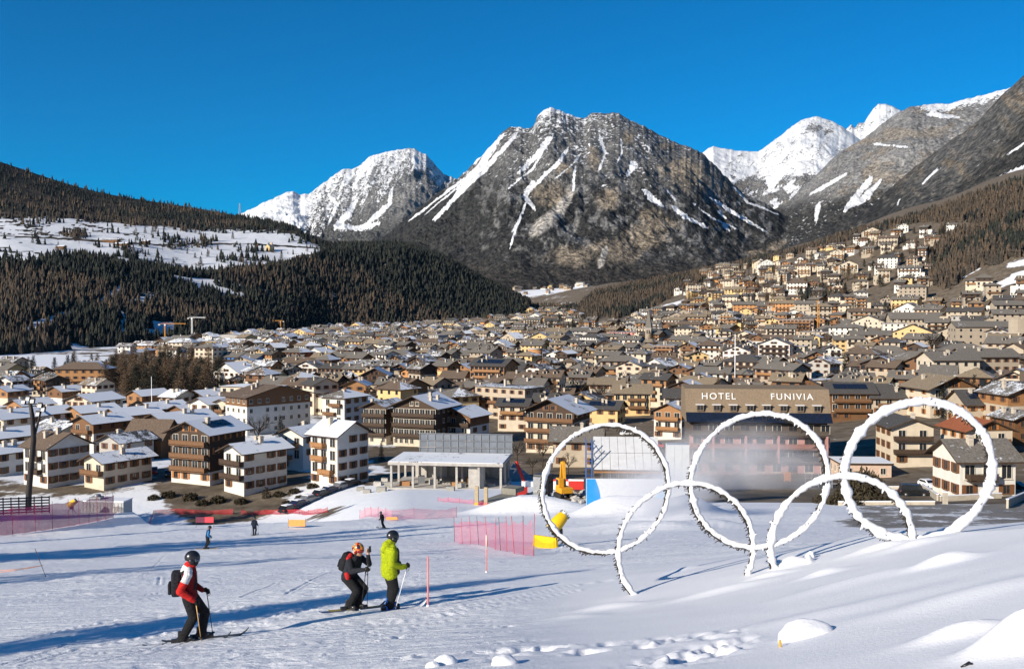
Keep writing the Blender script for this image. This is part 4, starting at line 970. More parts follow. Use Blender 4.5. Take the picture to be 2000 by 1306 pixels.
NH(350, 803, 8, 11, 2, -30, 'side', 'cream', 'small cream house with snow-dotted roof below the larch wood', snow=.9, wins=2)
NH(130, 790, 9, 11, 2, -28, 'front', 'white', 'white cottage with brown gable above the wide low cream house', clad='top', wood='brown', snow=.7, wins=2)
NH(20, 790, 9, 11, 2, -20, 'front', 'cream', 'cream chalet with honey gable above the brown timber chalet', clad='top', wood='honey', snow=.7, wins=2)
NH(143, 742, 9, 11, 2, -15, 'front', 'white', 'white house with honey balcony on the valley floor near the snow field', wood='honey', balc=(1,), snow=.6, wins=3)
NH(182, 745, 10, 12, 3, -15, 'side', 'white', 'white block with dark roof beside the honey-balcony house', roofc='dark', snow=.4, wins=4, balc=(1, 2))
# hotels of the middle distance
NH(525, 850, 12, 24, 4, -42, 'side', 'white', 'large hotel with flat brown roof and long dark balcony side', 120, name='hotel', cat='hotel', clad='top', wood='brown', cladwood='brown', roofc='brown', snow=.28, pitch=.24, over=1.3, wins=4, swins=8, chim=2, fh=3.0, shut=0)
NH(675, 845, 9, 12, 4, -30, 'hip', 'white', 'tall white and brown house with snowy hipped roof and orange blinds', snow=.75, wood='brown', wins=2, swins=3, balc=(1, 2, 3), balc_w=.5, pitch=.35)
NH(708, 835, 7, 9, 3, -20, 'front', 'yellow', 'narrow yellow house squeezed beside the hipped-roof house', snow=.6, wins=2, wood='brown')
NH(830, 872, 13.5, 13, 4, -22, 'front', 'cream', 'large dark timber hotel with white framed windows on every floor', name='hotel', cat='hotel', wood='dark', clad='all', snow=.8, balc=(1, 2, 3), balc_w=.98, wins=8, swins=4, chim=3, fh=2.9, pitch=.42, over=1.6, shut=0)
NH(752, 868, 7.5, 12, 4, -22, 'front', 'cream', 'narrow dark timber wing with lower gable beside the large timber hotel', name='hotel_wing', cat='hotel', wood='dark', clad='all', snow=.4, balc=(1, 2, 3), balc_w=.98, wins=4, swins=2, chim=1, fh=2.75, pitch=.42, over=1.2, shut=0)
NH(905, 868, 11, 11, 3, -28, 'front', 'white', 'white and brown house with dark balcony beside the large timber hotel', wood='dark', clad='top', cladwood='brown', snow=.5, balc=(1, 2), balc_w=1.0, wins=3, swins=2, chim=2)
NH(948, 812, 13, 15, 3, -22, 'front', 'white', 'white house with wide dark timber gable', wood='dark', clad='top', snow=.4, wins=5, balc=(1,), balc_w=.5)
NH(1006, 842, 9.5, 9, 3, -12, 'side', 'cream', 'cream house with solar roof and long honey balcony', solar=True, wood='honey', balc=(2,), snow=.3, wins=3, roofc='dark')
NH(978, 775, 9, 11, 2, -30, 'front', 'honey', 'honey-orange painted house with snowy roof', snow=.75, wins=2, wood='brown')
NH(1090, 884, 13.5, 12, 4, -24, 'front', 'cream', 'big cream chalet with dark timber gable and full-width balconies', wood='brown', clad='top', cladwood='dark', snow=.62, balc=(1, 2, 3), balc_w=1.0, wins=5, swins=3, chim=3, pitch=.45, over=1.8)
NH(1128, 912, 10.8, 8, 2, -8, 'side', 'beige', 'beige two-storey house with grey stone roof seen through the ring', roofc='slate', snow=.25, wins=3, swins=2, chim=2, pitch=.62, fh=3.2)
NH(1180, 830, 12, 11, 2, -20, 'side', 'yellow', 'ochre house with dark solar-panelled roof', solar=True, roofc='dark', snow=.5, wins=3, wood='brown')
NH(1235, 812, 13, 11, 3, -8, 'side', 'yellow', 'yellow hotel with bare tan roof and patterned window frames', name='hotel', cat='hotel', roofc='tan', snow=.2, wins=5, wood='brown', balc=(1, 2), balc_w=.5, pitch=.5)
NH(1185, 790, 14, 11, 3, -8, 'side', 'cream', 'long cream wing with tan roof beside the yellow hotel', roofc='tan', snow=.25, wins=5, chim=1)
NH(1312, 858, 8, 9, 3, -24, 'front', 'white', 'white chalet with honey balconies beside the grey hotel with lettering', wood='honey', clad='top', cladwood='honey', snow=.6, balc=(1, 2), balc_w=.8, wins=3, pitch=.45)
NH(1340, 800, 11, 12, 3, -22, 'front', 'cream', 'cream chalet with wide dark timber top floor and white windows', wood='dark', clad='top', snow=.55, balc=(1,), wins=4)
NH(1345, 835, 8, 9, 2, -26, 'front', 'honey', 'low honey timber house with snowy roof', wood='honey', clad='top', snow=.75, wins=2)
NH(1448, 808, 16, 12, 2, -8, 'side', 'white', 'broad dark-roofed house behind the lettered hotel roof', roofc='dark', snow=.15, wins=5, pitch=.6, balc=(1,), wood='brown')
NH(1560, 800, 14, 14, 3, -12, 'front', 'brown', 'large weathered brown barn gable with a row of lit windows', roofc='slate', snow=.2, wins=4, clad='top', wood='brown', pitch=.5, chim=1)
NH(1655, 822, 13, 10, 3, -4, 'side', 'brown', 'modern brown house with dark solar roof and open balconies', solar=True, roofc='dark', snow=.25, wins=4, balc=(1, 2), wood='brown', pitch=.5, chim=0)
NH(1748, 812, 16, 10, 2, -4, 'side', 'beige', 'long dark-roofed house with three small dormers', roofc='dark', snow=.1, wins=5, wood='brown', balc=(1,), pitch=.65)
NH(1835, 815, 13.5, 13, 3, 8, 'front', 'cream', 'big cream chalet with brown timber gable and orange shutters', clad='gable', wood='brown', roofc='tan', snow=.2, balc=(1, 2), balc_w=.45, wins=3, swins=2, shut=2, pitch=.45, over=1.6)
NH(1915, 830, 13, 10, 2, 4, 'side', 'beige', 'dark-roofed house with four solar panels and orange shutters', solar=True, roofc='dark', snow=.15, wins=4, shut=2, pitch=.6)
NH(1978, 838, 11, 12, 3, 8, 'front', 'beige', 'stone and timber chalet with latticed gable', clad='top', wood='honey', snow=.6, wins=3, balc=(1,))
NH(1765, 912, 8.8, 10, 3, -2, 'front', 'cream', 'cream house with two garage doors and snowy roof seen in the ring', wood='dark', snow=.42, roofc='dark', balc=(1, 2), balc_w=.9, wins=2, swins=3, chim=1, pitch=.38, shut=1, dmin=150)
NH(1905, 893, 10.5, 11, 2, 6, 'front', 'cream', 'cream house with red tiled roof and orange shutters', roofc='red', snow=.12, wins=2, shut=2, clad='gable', wood='brown', balc=(1,), chim=2, dmin=150)
NH(1900, 970, 8.2, 8, 2, 4, 'side', 'white', 'white house with brown balcony and grey stone roof framed by the ring', roofc='slate', snow=.25, wins=3, balc=(1,), balc_w=.5, wood='dark', chim=2, pitch=.55, fh=3.0, dmin=130)
NH(1680, 934, 10, 8, 1, -3, 'flat', 'peach', 'low peach building with flat snow-covered roof', snow=.8, wins=3, shut=0, chim=0, fh=3.0, dmin=150)
NH(1990, 868, 8, 9, 2, 6, 'front', 'brown', 'brown timber house with snow-rimmed roof at the edge of the road', wood='brown', snow=.6, wins=2)
# known buildings farther into the town
def FHs(px, py, W_, D_, n, yaw, roof, wall, label, **k): return NH(px, py, W_, D_, n, yaw, roof, wall, label, 250, detail=False, **k)
FHs(462, 722, 16, 14, 3, -30, 'side', 'blue', 'blue apartment house with grey roof behind the larch wood', name='apartment_house', cat='house', snow=.25, wins=4, shut=0, balc=(1, 2))
FHs(500, 726, 14, 14, 3, -30, 'side', 'blue', 'blue apartment house nearer the yellow villa', name='apartment_house', cat='house', snow=.25, wins=4, shut=0, balc=(1, 2))
FHs(582, 722, 15, 13, 4, -30, 'hip', 'red', 'red-orange apartment house with rows of balconies', name='apartment_house', cat='house', snow=.45, wins=5, balc=(1, 2, 3), wood='honey')
FHs(412, 722, 15, 13, 5, -25, 'hip', 'cream', 'tall cream apartment block above the larch wood', name='apartment_block', cat='building', snow=.25, wins=4)
FHs(452, 742, 13, 11, 2, -25, 'hip', 'white', 'white villa with yellow shutters beside the yellow villa', snow=.2, shut=2, wins=3)
FHs(492, 745, 9, 9, 3, -25, 'front', 'yellow', 'small yellow villa with snowy dormer', snow=.3, wins=2)
FHs(608, 748, 15, 11, 3, -22, 'front', 'white', 'white block with many dark stub balconies', wood='dark', balc=(1, 2), wins=5, snow=.25)
FHs(705, 752, 15, 11, 3, -20, 'side', 'yellow', 'yellow and white inn with glazed dormer roof', wood='honey', balc=(1,), wins=5, snow=.15)
FHs(655, 750, 11, 10, 3, -22, 'side', 'white', 'white house with flat dark roof beside the yellow inn', wood='dark', balc=(1, 2), wins=4, roofc='dark', snow=.2)
FHs(700, 722, 34, 13, 3, -18, 'side', 'cream', 'long cream hotel with grey roof behind the yellow inn', name='hotel', cat='hotel', wins=9, snow=.3)
FHs(770, 718, 28, 14, 3, -18, 'hip', 'yellow', 'pale yellow palace with round window gable', name='hotel', cat='hotel', wins=8, snow=.35)
FHs(660, 676, 46, 14, 3, -14, 'side', 'cream', 'long cream school with tall window columns', name='school', cat='school', wins=14, shut=0, snow=.35)
FHs(612, 680, 34, 16, 2, -14, 'flat', 'grey', 'grey flat-roofed modern hall beside the school', name='hall', cat='hall', wins=8, shut=0, snow=.5)
FHs(965, 775, 17, 14, 5, -26, 'side', 'orange', 'orange timber hotel with five floors of balconies', name='hotel', cat='hotel', wood='honey', clad='all', balc=(1, 2, 3, 4), wins=8, roofc='dark', snow=.2, solar=True, shut=0)
FHs(850, 700, 22, 14, 3, -20, 'side', 'cream', 'cream inn with red roof edge below the hall', wins=6, snow=.3)
FHs(945, 648, 60, 26, 2, -16, 'side', 'grey', 'long blue-grey sports hall with honey gable', name='sports_hall', cat='hall', wins=14, shut=0, snow=.9, pitch=.22)
FHs(1810, 652, 52, 14, 3, -8, 'side', 'beige', 'long beige barracks with three rows of brown windows', name='barracks', cat='building', wins=18, shut=0, fh=3.4, snow=.15, pitch=.6)
FHs(1935, 680, 42, 14, 3, -6, 'side', 'stone', 'long grey stone building with dark roof beside the stone tower', name='stone_building', cat='building', wins=8, shut=0, fh=3.6, snow=.2)
FHs(1700, 680, 26, 13, 3, -10, 'side', 'cream', 'cream grey-shuttered block before the barracks', wins=7, snow=.2)
FHs(1850, 772, 17, 13, 4, 4, 'side', 'cream', 'tall cream house with three chimneys and oval attic windows', wins=5, fh=3.2, snow=.15, chim=3, roofc='slate', shut=0)
FHs(1920, 760, 20, 13, 4, 4, 'side', 'stone', 'tall weathered stone house beside the tall cream house', wins=6, fh=3.0, snow=.15)
FHs(1720, 765, 15, 14, 4, -25, 'front', 'white', 'dark timber gabled hotel with white balcony bands', name='hotel', cat='hotel', wood='dark', clad='top', balc=(1, 2, 3), wins=6, snow=.25, roofc='dark')
FHs(1555, 765, 11, 11, 4, -22, 'front', 'white', 'chalet with honey balcony bands beside the white cottage', wood='honey', balc=(1, 2, 3), wins=4, snow=.25, clad='top')
FHs(1440, 735, 14, 12, 5, -22, 'front', 'white', 'tall white balconied block behind the white pole', wins=4, balc=(1, 2, 3), wood='dark', snow=.2)
FHs(1395, 765, 15, 12, 3, -24, 'side', 'white', 'big plain white house with hip-ended grey roof', snow=.15, wins=5, shut=0)
FHs(1300, 720, 13, 12, 5, -20, 'flat', 'peach', 'rounded pink apartment tower with banded balconies', name='apartment_block', cat='building', wins=5, balc=(1, 2, 3, 4), wood='honey', snow=.2)
FHs(1515, 720, 18, 14, 5, -24, 'front', 'white', 'white stepped apartment block with twin gables', name='apartment_block', cat='building', wins=5, snow=.3, balc=(2, 3, 4))
FHs(1555, 655, 26, 16, 4, -16, 'flat', 'peach', 'peach terraced hotel with banded balconies', name='hotel', cat='hotel', wins=9, balc=(1, 2, 3), wood='honey', snow=.2)
FHs(1235, 668, 40, 16, 3, -14, 'flat', 'pink', 'long pink flat-roofed hotel', name='hotel', cat='hotel', wins=12, shut=0, snow=.2)
FHs(1235, 760, 13, 12, 4, -24, 'front', 'cream', 'tall cream gabled house with pale attic', snow=.3, wins=3, shut=1)
FHs(1655, 690, 18, 12, 3, -10, 'side', 'yellow', 'yellow-ochre townhouse by the crane', wins=5, snow=.15)

# ------------------------------------------------------------------ the rest of the town
TOWN = [(-40, 800), (-40, 742), (120, 742), (200, 735), (230, 705), (330, 680), (420, 672), (560, 656), (700, 640), (830, 622), (960, 606), (1100, 616), (1190, 645), (1270, 612), (1320, 566), (1370, 540), (1500, 508), (1620, 484), (1720, 458), (1800, 440), (1870, 437), (1840, 480), (1805, 520),
        (1830, 575), (1880, 560), (1910, 545), (1990, 555), (2050, 580), (2050, 850), (1680, 800), (1300, 830), (900, 830), (480, 800), (200, 790)]
NOTOWN = [[(190, 800), (200, 715), (300, 700), (450, 715), (460, 790), (300, 800)], [(1800, 540), (1880, 530), (1900, 590), (1850, 590)], [(1210, 612), (1300, 588), (1345, 588), (1340, 606), (1240, 616)]]
rt = random.Random(42); cand = []
d_ = 300.0
while d_ < 1900:
    st = 14.5 + d_ * .003; x = -.54 * d_
    while x < .54 * d_:
        cand.append((x + rt.uniform(-4, 4), d_ + rt.uniform(-5, 5))); x += st + rt.uniform(0, 4)
    d_ += 16 + d_ * .009
fill = []
for x, y in cand:
    z = hz(x, y); px, py = 1000 + F * x / y, HOR - F * z / y
    if not in_poly(np.array(px), np.array(py), TOWN) or any(in_poly(np.array(px), np.array(py), q) for q in NOTOWN): continue
    if py < 600 and rt.random() < (.60 if py < 520 else .40): continue
    if any((x - a) ** 2 + (y - b) ** 2 < (r + 6) ** 2 for a, b, r in FOOT_PRINTS): continue
    fill.append((x, y, z, px, py))
for i in range(16):
    d2 = rt.uniform(2450, 2900); x2 = (rt.uniform(1005, 1160) - 1000) / F * d2; fill.append((x2, d2, hz(x2, d2), 1000 + F * x2 / d2, HOR - F * hz(x2, d2) / d2))
fill.sort(key=lambda q: q[1])
N_IND = 300 - len(FOOT_PRINTS)
N_IND = max(N_IND, 150)
print('houses by hand', len(FOOT_PRINTS), 'fill', len(fill))
def fill_spec(x, y, px, py, rnd):
    old = 1100 < px and 600 < py < 720
    big = rnd.random() < (.22 if 600 < py < 700 else .10)
    wall = rnd.choice(['white', 'white', 'cream', 'cream', 'cream', 'beige', 'beige', 'yellow', 'stone', 'stone', 'grey'] if px > 800 else ['white', 'white', 'cream', 'cream', 'beige', 'yellow', 'honey'])
    if py < 560: wall = rnd.choice(['white', 'white', 'white', 'cream', 'cream', 'beige', 'yellow', 'stone'])
    if rnd.random() < .03: wall = 'orange'
    chalet = (not big) and rnd.random() < .5
    W_, D_ = (rnd.uniform(14, 24), rnd.uniform(10, 13)) if big else (rnd.uniform(7.5, 12), rnd.uniform(8, 11.5))
    n = rnd.choice((3, 4, 4)) if big else rnd.choice((2, 2, 3, 3, 4))
    roof = rnd.choice(['side', 'side', 'hip', 'front', 'flat']) if big else rnd.choice(['front', 'front', 'side', 'side', 'hip'])
    yaw = rnd.choice((-30, -24, -18, 60, -40, 40, -8)) + rnd.uniform(-12, 12)
    if yaw > 30: roof = 'side' if roof == 'front' else roof; yaw -= 90 if roof == 'x' else 90
    snow = .42 + .22 * float(1 - sstep(450, 950, px)) - .10 * float(sstep(1000, 1400, px)) + rnd.uniform(-.12, .12)
    wood = rnd.choice(['dark', 'brown', 'honey']); roofc = rnd.choice(['slate', 'slate', 'brown', 'dark', 'slate', 'tan'])
    balc = tuple(i for i in range(1, n) if rnd.random() < (.75 if chalet else .4))
    return dict(W_=W_, D_=D_, n=n, roof=roof, pitch=rnd.uniform(.36, .5), over=1.1, clad='top' if chalet else None, balc=balc, balc_w=rnd.choice((.5, .9, .9)), wins=max(2, int(W_ / 3.4)), swins=3, chim=rnd.choice((1, 1, 2)), seed=rnd.randrange(10 ** 6), snow=snow, roofc=roofc, shut=1 if rnd.random() < .7 else 0, annex=rnd.choice((0, 0, 1, -1)), dorm=rnd.choice((0, 0, 1, 2))), wall, wood, yaw
ZONES = [(lambda px, py: py < 560, 'high on the hillside', 'houses on the upper hillside'), (lambda px, py: px > 1250 and py < 625, 'on the lower hillside', 'houses on the lower hillside'),
         (lambda px, py: px < 560, 'beyond the larch wood', 'houses on the valley floor'), (lambda px, py: px > 1250, 'in the old town', 'houses of the old town'), (lambda px, py: py < 668, 'at the far side of town', 'houses at the far side of town'), (lambda px, py: True, 'in the middle of town', 'houses in the middle of town')]
FN = {2: 'two-storey', 3: 'three-storey', 4: 'four-storey', 5: 'five-storey'}
for x, y, z, px, py in fill[:N_IND]:
    k, wall, wood, yaw = fill_spec(x, y, px, py, rt); zp, zg = next((a, b) for f_, a, b in ZONES if f_(px, py))
    rs = {'front': 'gable-fronted', 'side': 'long-roofed', 'hip': 'hip-roofed', 'flat': 'flat-roofed'}[k['roof']]
    big = k['W_'] >= 14
    lab = '%s %s %s %s%s %s' % (wall if wall not in ('honey',) else 'honey-brown', FN[k['n']], rs, 'block' if big else 'house', (' with %s timber top' % wood) if k['clad'] else (' with balconies' if k['balc'] else ''), zp)
    place_house((x, y, z), yaw, wall, lab, name='town_block' if big else 'town_house', cat='building' if big else 'house', group=zg, detail=False, wood=wood, **k)
# past three hundred: the farthest houses as one mass
mats = []; midx = {}
def mi_of(m):
    if m.name not in midx: midx[m.name] = len(mats); mats.append(m)
    return midx[m.name]
mm = MB()
def absorb(src, smats, M_):
    o = len(mm.v); mm.v.extend([tuple(M_ @ Vector(p)) for p in src.v])
    for f_, m_ in zip(src.f, src.m): mm.f.append(tuple(o + i for i in f_)); mm.m.append(mi_of(smats[m_])); mm.sm.append(False)
for x, y, z, px, py in fill[N_IND:]:
    k, wall, wood, yaw = fill_spec(x, y, px, py, rt); k['chim'] = min(k['chim'], 1); P = house_geo(yaw=R(yaw), **k)
    M_ = Matrix.Translation((x, y, z)) @ Matrix.Rotation(R(yaw), 4, 'Z')
    absorb(P['wall'], [WM(wall)], M_); absorb(P['roof'], P['roof_mats'], M_)
    if 'clad' in P: absorb(P['clad'], [WOOD[wood]], M_)
    for b in P['balconies']: 
        q = MB(); bx = [v for v in b.v]; q.v = b.v[:24]; q.f = b.f[:18]; q.m = b.m[:18]; absorb(q, [WOOD[wood]], M_)
    for c in P['chimneys']: absorb(c, [M_CHIM], M_)
    for nm, a, r1 in P['extras']: absorb(a, [WM(wall), r1[0], M_WOODD, M_GLASS], M_)
    w_ = MB(); win_boxes(w_, [q for q in P['windows'] if q[3] == 0 or (y < 800 and q[3] > 0)], 0); absorb(w_, [M_GLASS, M_SHUT], M_)
if mm.v:
    o = mm.build('distant_houses', mats); o['kind'] = 'stuff'; o['label'] = 'mass of small far houses across the valley'; o['category'] = 'houses'

# ------------------------------------------------------------------ trees in and around the town
rq = random.Random(9)
def scatter_trees(poly, count, kinds, hr, label, group, dmin=150, wmul=1.0):
    xs = [p[0] for p in poly]; ys = [p[1] for p in poly]; done = 0; tries = 0
    while done < count and tries < count * 60:
        tries += 1; px, py = rq.uniform(min(xs), max(xs)), rq.uniform(min(ys), max(ys))
        if not in_poly(np.array(px), np.array(py), poly): continue
        p = gp(px, py, dmin)
        if any((p.x - a) ** 2 + (p.y - b) ** 2 < (r * .9 + 1) ** 2 for a, b, r in FOOT_PRINTS): continue
        k = rq.choice(kinds); tree(p, rq.uniform(*hr), k, label[k], group, rq.uniform(.85, 1.15) * wmul); done += 1
LW = {'larch': 'brown bare larch in the wood above the snowy-roofed chalets', 'fir': 'dark conifer at the edge of the larch wood', 'bare': 'leafless tree at the edge of the larch wood'}
scatter_trees([(205, 772), (215, 720), (300, 706), (400, 720), (450, 735), (455, 775), (380, 792), (300, 788)], 120, ['larch', 'larch', 'larch', 'larch', 'fir'], (11, 16), LW, 'trees of the larch wood', 150, 1.5)
scatter_trees([(45, 740), (160, 718), (205, 720), (215, 760), (120, 768), (50, 770)], 26, ['fir', 'fir', 'larch'], (9, 14), {'fir': 'dark conifer in the clump beside the valley snow field', 'larch': 'brown larch in the clump beside the valley snow field'}, 'trees by the valley field')
scatter_trees([(460, 800), (480, 745), (620, 750), (560, 775)], 16, ['bare', 'larch', 'fir'], (7, 11), {'bare': 'leafless tree between the villas and the flat-roofed hotel', 'larch': 'brown larch between the villas and the flat-roofed hotel', 'fir': 'dark conifer between the villas and the flat-roofed hotel'}, 'garden trees')
scatter_trees([(990, 665), (1090, 640), (1180, 640), (1110, 668)], 26, ['fir', 'larch', 'fir'], (12, 19), {'fir': 'tall dark conifer in the park between the sports hall and the pink hotel', 'larch': 'brown larch in the park between the sports hall and the pink hotel'}, 'park trees', 300)
scatter_trees([(700, 800), (1000, 700), (1300, 740), (1700, 700), (1990, 760), (1990, 830), (1300, 800), (900, 800)], 60, ['bare', 'fir', 'larch', 'bare'], (7, 11), {'bare': 'leafless tree standing among the town houses', 'fir': 'dark conifer standing among the town houses', 'larch': 'brown larch standing among the town houses'}, 'trees among the houses', 250)
scatter_trees([(560, 690), (900, 640), (1200, 680), (1600, 600), (1990, 620), (1900, 690), (1300, 700), (800, 700)], 70, ['fir', 'larch', 'bare'], (9, 15), {'bare': 'leafless tree among the far town roofs', 'fir': 'dark conifer among the far town roofs', 'larch': 'brown larch among the far town roofs'}, 'trees among the far roofs', 300)
for px, py, h, k, lab in [(293, 878, 8, 'fir', 'slim dark fir in front of the olive-roofed barn'), (1082, 800, 13, 'larch', 'broad rusty conifer beside the yellow hotel'), (1110, 800, 9, 'fir', 'dark conifer beside the rusty conifer'), (1530, 790, 11, 'fir', 'dark spruce beside the brown barn gable'), (1650, 752, 14, 'fir', 'tall dark spruce before the dark timber gabled hotel'),
                          (1376, 808, 8, 'fir', 'small dark conifer before the cream chalet with dark top'), (1925, 800, 9, 'fir', 'dark conifer behind the solar-panelled house'), (548, 885, 10, 'fir', 'dark spruce in front of the flat-roofed hotel'), (505, 880, 10, 'bare', 'leafless tree in front of the flat-roofed hotel'), (895, 830, 8, 'larch', 'brown larch beside the white house with dark gable'),
                          (1010, 905, 6, 'bare', 'leafless bush-like tree before the big cream chalet'), (1060, 912, 6, 'bare', 'leafless tree beside the beige house'), (1110, 925, 5, 'bare', 'scrubby leafless tree in front of the beige house'), (1040, 925, 4, 'bare', 'low leafless tree behind the truck'), (745, 900, 5, 'fir', 'small dark fir beside the white villa'), (1165, 905, 5, 'bare', 'leafless tree at the corner of the beige house')]:
    tree(gp(px, py, 130), h, k, lab, None, 1.0 if k != 'fir' else .8)
scatter_trees([(1300, 585), (1400, 540), (1560, 505), (1720, 465), (1860, 445), (1820, 500), (1800, 560), (1600, 600), (1400, 610)], 130, ['fir', 'larch', 'larch', 'fir'], (8, 14), {'bare': 'leafless tree between the hillside houses', 'fir': 'dark conifer between the hillside houses', 'larch': 'brown larch between the hillside houses'}, 'trees between the hillside houses', 300, 1.3)
# lone trees on the snow meadow
LM = {'fir': 'single dark fir standing on the snow meadow', 'larch': 'brown larch standing on the snow meadow', 'bare': 'leafless tree standing on the snow meadow'}
for i in range(170):
    px = rq.uniform(0, 650); t = rq.uniform(.42, .78)
    if fbm(np.array(px / 40), np.array(t * 9), 2, 3) < .50: continue
    x, y, z = hill(np.array([px]), np.array([t])); k = rq.choice(('fir', 'fir', 'larch', 'bare'))
    tree((x[0], y[0], z[0]), rq.uniform(6, 16), k, LM[k], 'trees on the snow meadow', rq.uniform(1, 1.5))
# ------------------------------------------------------------------ the hotel with lettering on its roof
def text_mesh(body, size, mat, ext=.06):
    c = bpy.data.curves.new('lettering', 'FONT'); c.body = body; c.size = size; c.extrude = ext; c.space_character = 1.25; c.offset = .02
    o = bpy.data.objects.new('lettering', c); COL.objects.link(o); dg = bpy.context.evaluated_depsgraph_get(); me = bpy.data.meshes.new_from_object(o.evaluated_get(dg))
    bpy.data.objects.remove(o); me.materials.clear(); me.materials.append(mat); me.name = 'lettering'; return me
M_SHINGLE = pm('roof_shingle_tan', (.23, .175, .12), .9, var=.18, scale=2.5, bmp=.5, bscale=14, spec=.1); M_PINK = pm('wall_rose', (.42, .22, .20), .85, var=.12, scale=.8)
M_GREYW = pm('hotel_timber_grey', (.085, .066, .052), .85, var=.25, scale=2); M_SIGN = pm('white_lettering', (.70, .69, .66), .6, var=.08)
def letter_hotel():
    q = gx(1480, 212); t = thing('lettered_hotel', 'long grey and rose hotel with white lettering on its tan roof', 'hotel', q, R(-5)); FOOT_PRINTS.append((q.x, q.y, 18))
    L, R_ = -14.2, 14.6; e = 11.2                       # eave height
    w = MB(); w.b6(L, R_, 0, 13, -3, e); w.build('wall', M_GREYW, t)
    g = MB(); g.b6(L - .05, R_ + .05, -.06, 0, -3, 2.8); g.b6(L - .05, R_ - 3, -.06, 0, 5.7, 8.4); g.build('rose_wall', M_PINK, t)
    rf = MB()
    rf.add([(L - .8, -1.6, e), (R_ + .8, -1.6, e), (R_ + .8, .3, e + 1.9), (L - .8, .3, e + 1.9)], [(0, 1, 2, 3)], 1)
    rf.add([(L - .8, .3, e + 1.9), (R_ + .8, .3, e + 1.9), (R_ + .8, 2.4, e + 6.8), (L - .8, 2.4, e + 6.8)], [(0, 1, 2, 3)], 0)
    rf.add([(L - .8, 2.4, e + 6.8), (R_ + .8, 2.4, e + 6.8), (R_ + .8, 12, e + 7.0), (L - .8, 12, e + 7.0), (R_ + .8, 14, e), (L - .8, 14, e)], [(0, 1, 2, 3), (3, 2, 4, 5)], 0)
    for x in (L - .8, R_ + .8): rf.add([(x, -1.6, e), (x, .3, e + 1.9), (x, 2.4, e + 6.8), (x, 12, e + 7.0), (x, 14, e)], [(0, 1, 2, 3, 4)], 0)
    rf.add([(L - .8, -1.6, e - .02), (R_ + .8, -1.6, e - .02), (R_ + .8, 14, e - .02), (L - .8, 14, e - .02)], [(0, 1, 2, 3)], 0)
    ro = rf.build('roof', [M_SHINGLE, M_SOLAR], t)
    sl = math.atan2(4.9, 2.1); M3 = Matrix.Rotation(sl, 4, 'X')
    for txt, x0 in (('HOTEL', L + 2.6), ('FUNIVIA', 3.0)):
        o = link('lettering', text_mesh(txt, 2.0, M_SIGN), ro); y0, z0 = .3 + 2.1 * .56, e + 1.9 + 4.9 * .56
        o.matrix_local = Matrix.Translation((x0, y0 - .14, z0)) @ M3
    for i in range(8):
        x = L + 2.2 + i * 3.5; d = MB(); d.b6(x - .75, x + .75, .0, 2.6, e + 2.2, e + 3.5); d.b6(x - .9, x + .9, -.2, 2.6, e + 3.5, e + 3.62, 1); d.b6(x - .6, x - .05, -.03, .05, e + 2.4, e + 3.35, 2); d.b6(x + .05, x + .6, -.03, .05, e + 2.4, e + 3.35, 2)
        d.build('dormer', [M_SHINGLE, M_WHITE, M_GLASS], ro)
    for fl in range(4):
        z = .2 + fl * 2.75
        if fl > 0:
            b = MB(); b.b6(L, R_, -1.5, -.07, z - .18, z); b.b6(L, R_, -1.5, -1.42, z + .1, z + .9); b.b6(L - .05, R_ + .05, -1.55, -1.36, z + .94, z + 1.02); b.build('balcony', M_GREYW if fl != 2 else pm('balcony_rose_wood', (.24, .11, .085), .8, var=.2), t)
        for i in range(9):
            x = L + 1.6 + i * 3.35
            o = link('window', window_mesh(1.9, 1.9, 0, 'light' if (i + fl) % 3 else 'brown'), t); o.location = (x, -.08, z + .3)
    for x in (L + 4.9, L + 11.7, L + 18.5, R_ - .3):
        p = MB(); p.b6(x - .2, x + .2, -1.56, -.07, 2.6, 8.4); p.build('pier', M_PINK, t)
    s = MB(); s.box((9.3, -2.6, 4.6), (3.4, 1.9, .08), 0, M=Matrix.Rotation(R(20), 3, 'X')); s.build('awning', M_SOLAR, t)
letter_hotel()
# orange board, garden fence and hedge before the hotel
p = gx(1540, 196); o = MB().b6(-.7, .7, -.05, .05, .3, 2.0).b6(-.6, -.5, -.04, .04, -.4, .3).b6(.5, .6, -.04, .04, -.4, .3).build('orange_board', pm('orange_board', (.75, .28, .06), .6)); o.location = p; tag(o, 'small orange board standing in front of the lettered hotel', 'sign')
M_BUSH = pm('hedge_brown', (.055, .046, .030), .9, var=.4, scale=3, spec=.05)
def bush(p, r, h, label, group=None, mat=None):
    rnd = random.Random(int(abs(p[0] * 31 + p[1] * 7))); mb = MB()
    for i in range(420):
        a = rnd.uniform(0, 6.28); e = math.acos(rnd.uniform(-.1, 1)); k = rnd.uniform(.6, 1.05)
        c = Vector((r * k * math.sin(e) * math.cos(a), r * k * math.sin(e) * math.sin(a), h * k * math.cos(e)))
        d1 = Vector((rnd.gauss(0, 1), rnd.gauss(0, 1), rnd.gauss(.4, 1))).normalized() * r * .26; d2 = Vector((rnd.gauss(0, 1), rnd.gauss(0, 1), rnd.gauss(0, 1))).normalized() * r * .16
        mb.add([c - d1, c + d1, c + d2], [(0, 1, 2)])
    t = thing('bush', label, 'bush', p, 0, group); mb.build('foliage', mat or M_BUSH, t)
    s = MB(); s.tube([(0, 0, -.4), (0, 0, h * .6)], [.08, .04], 6); s.build('stem', M_BARK, t); return t
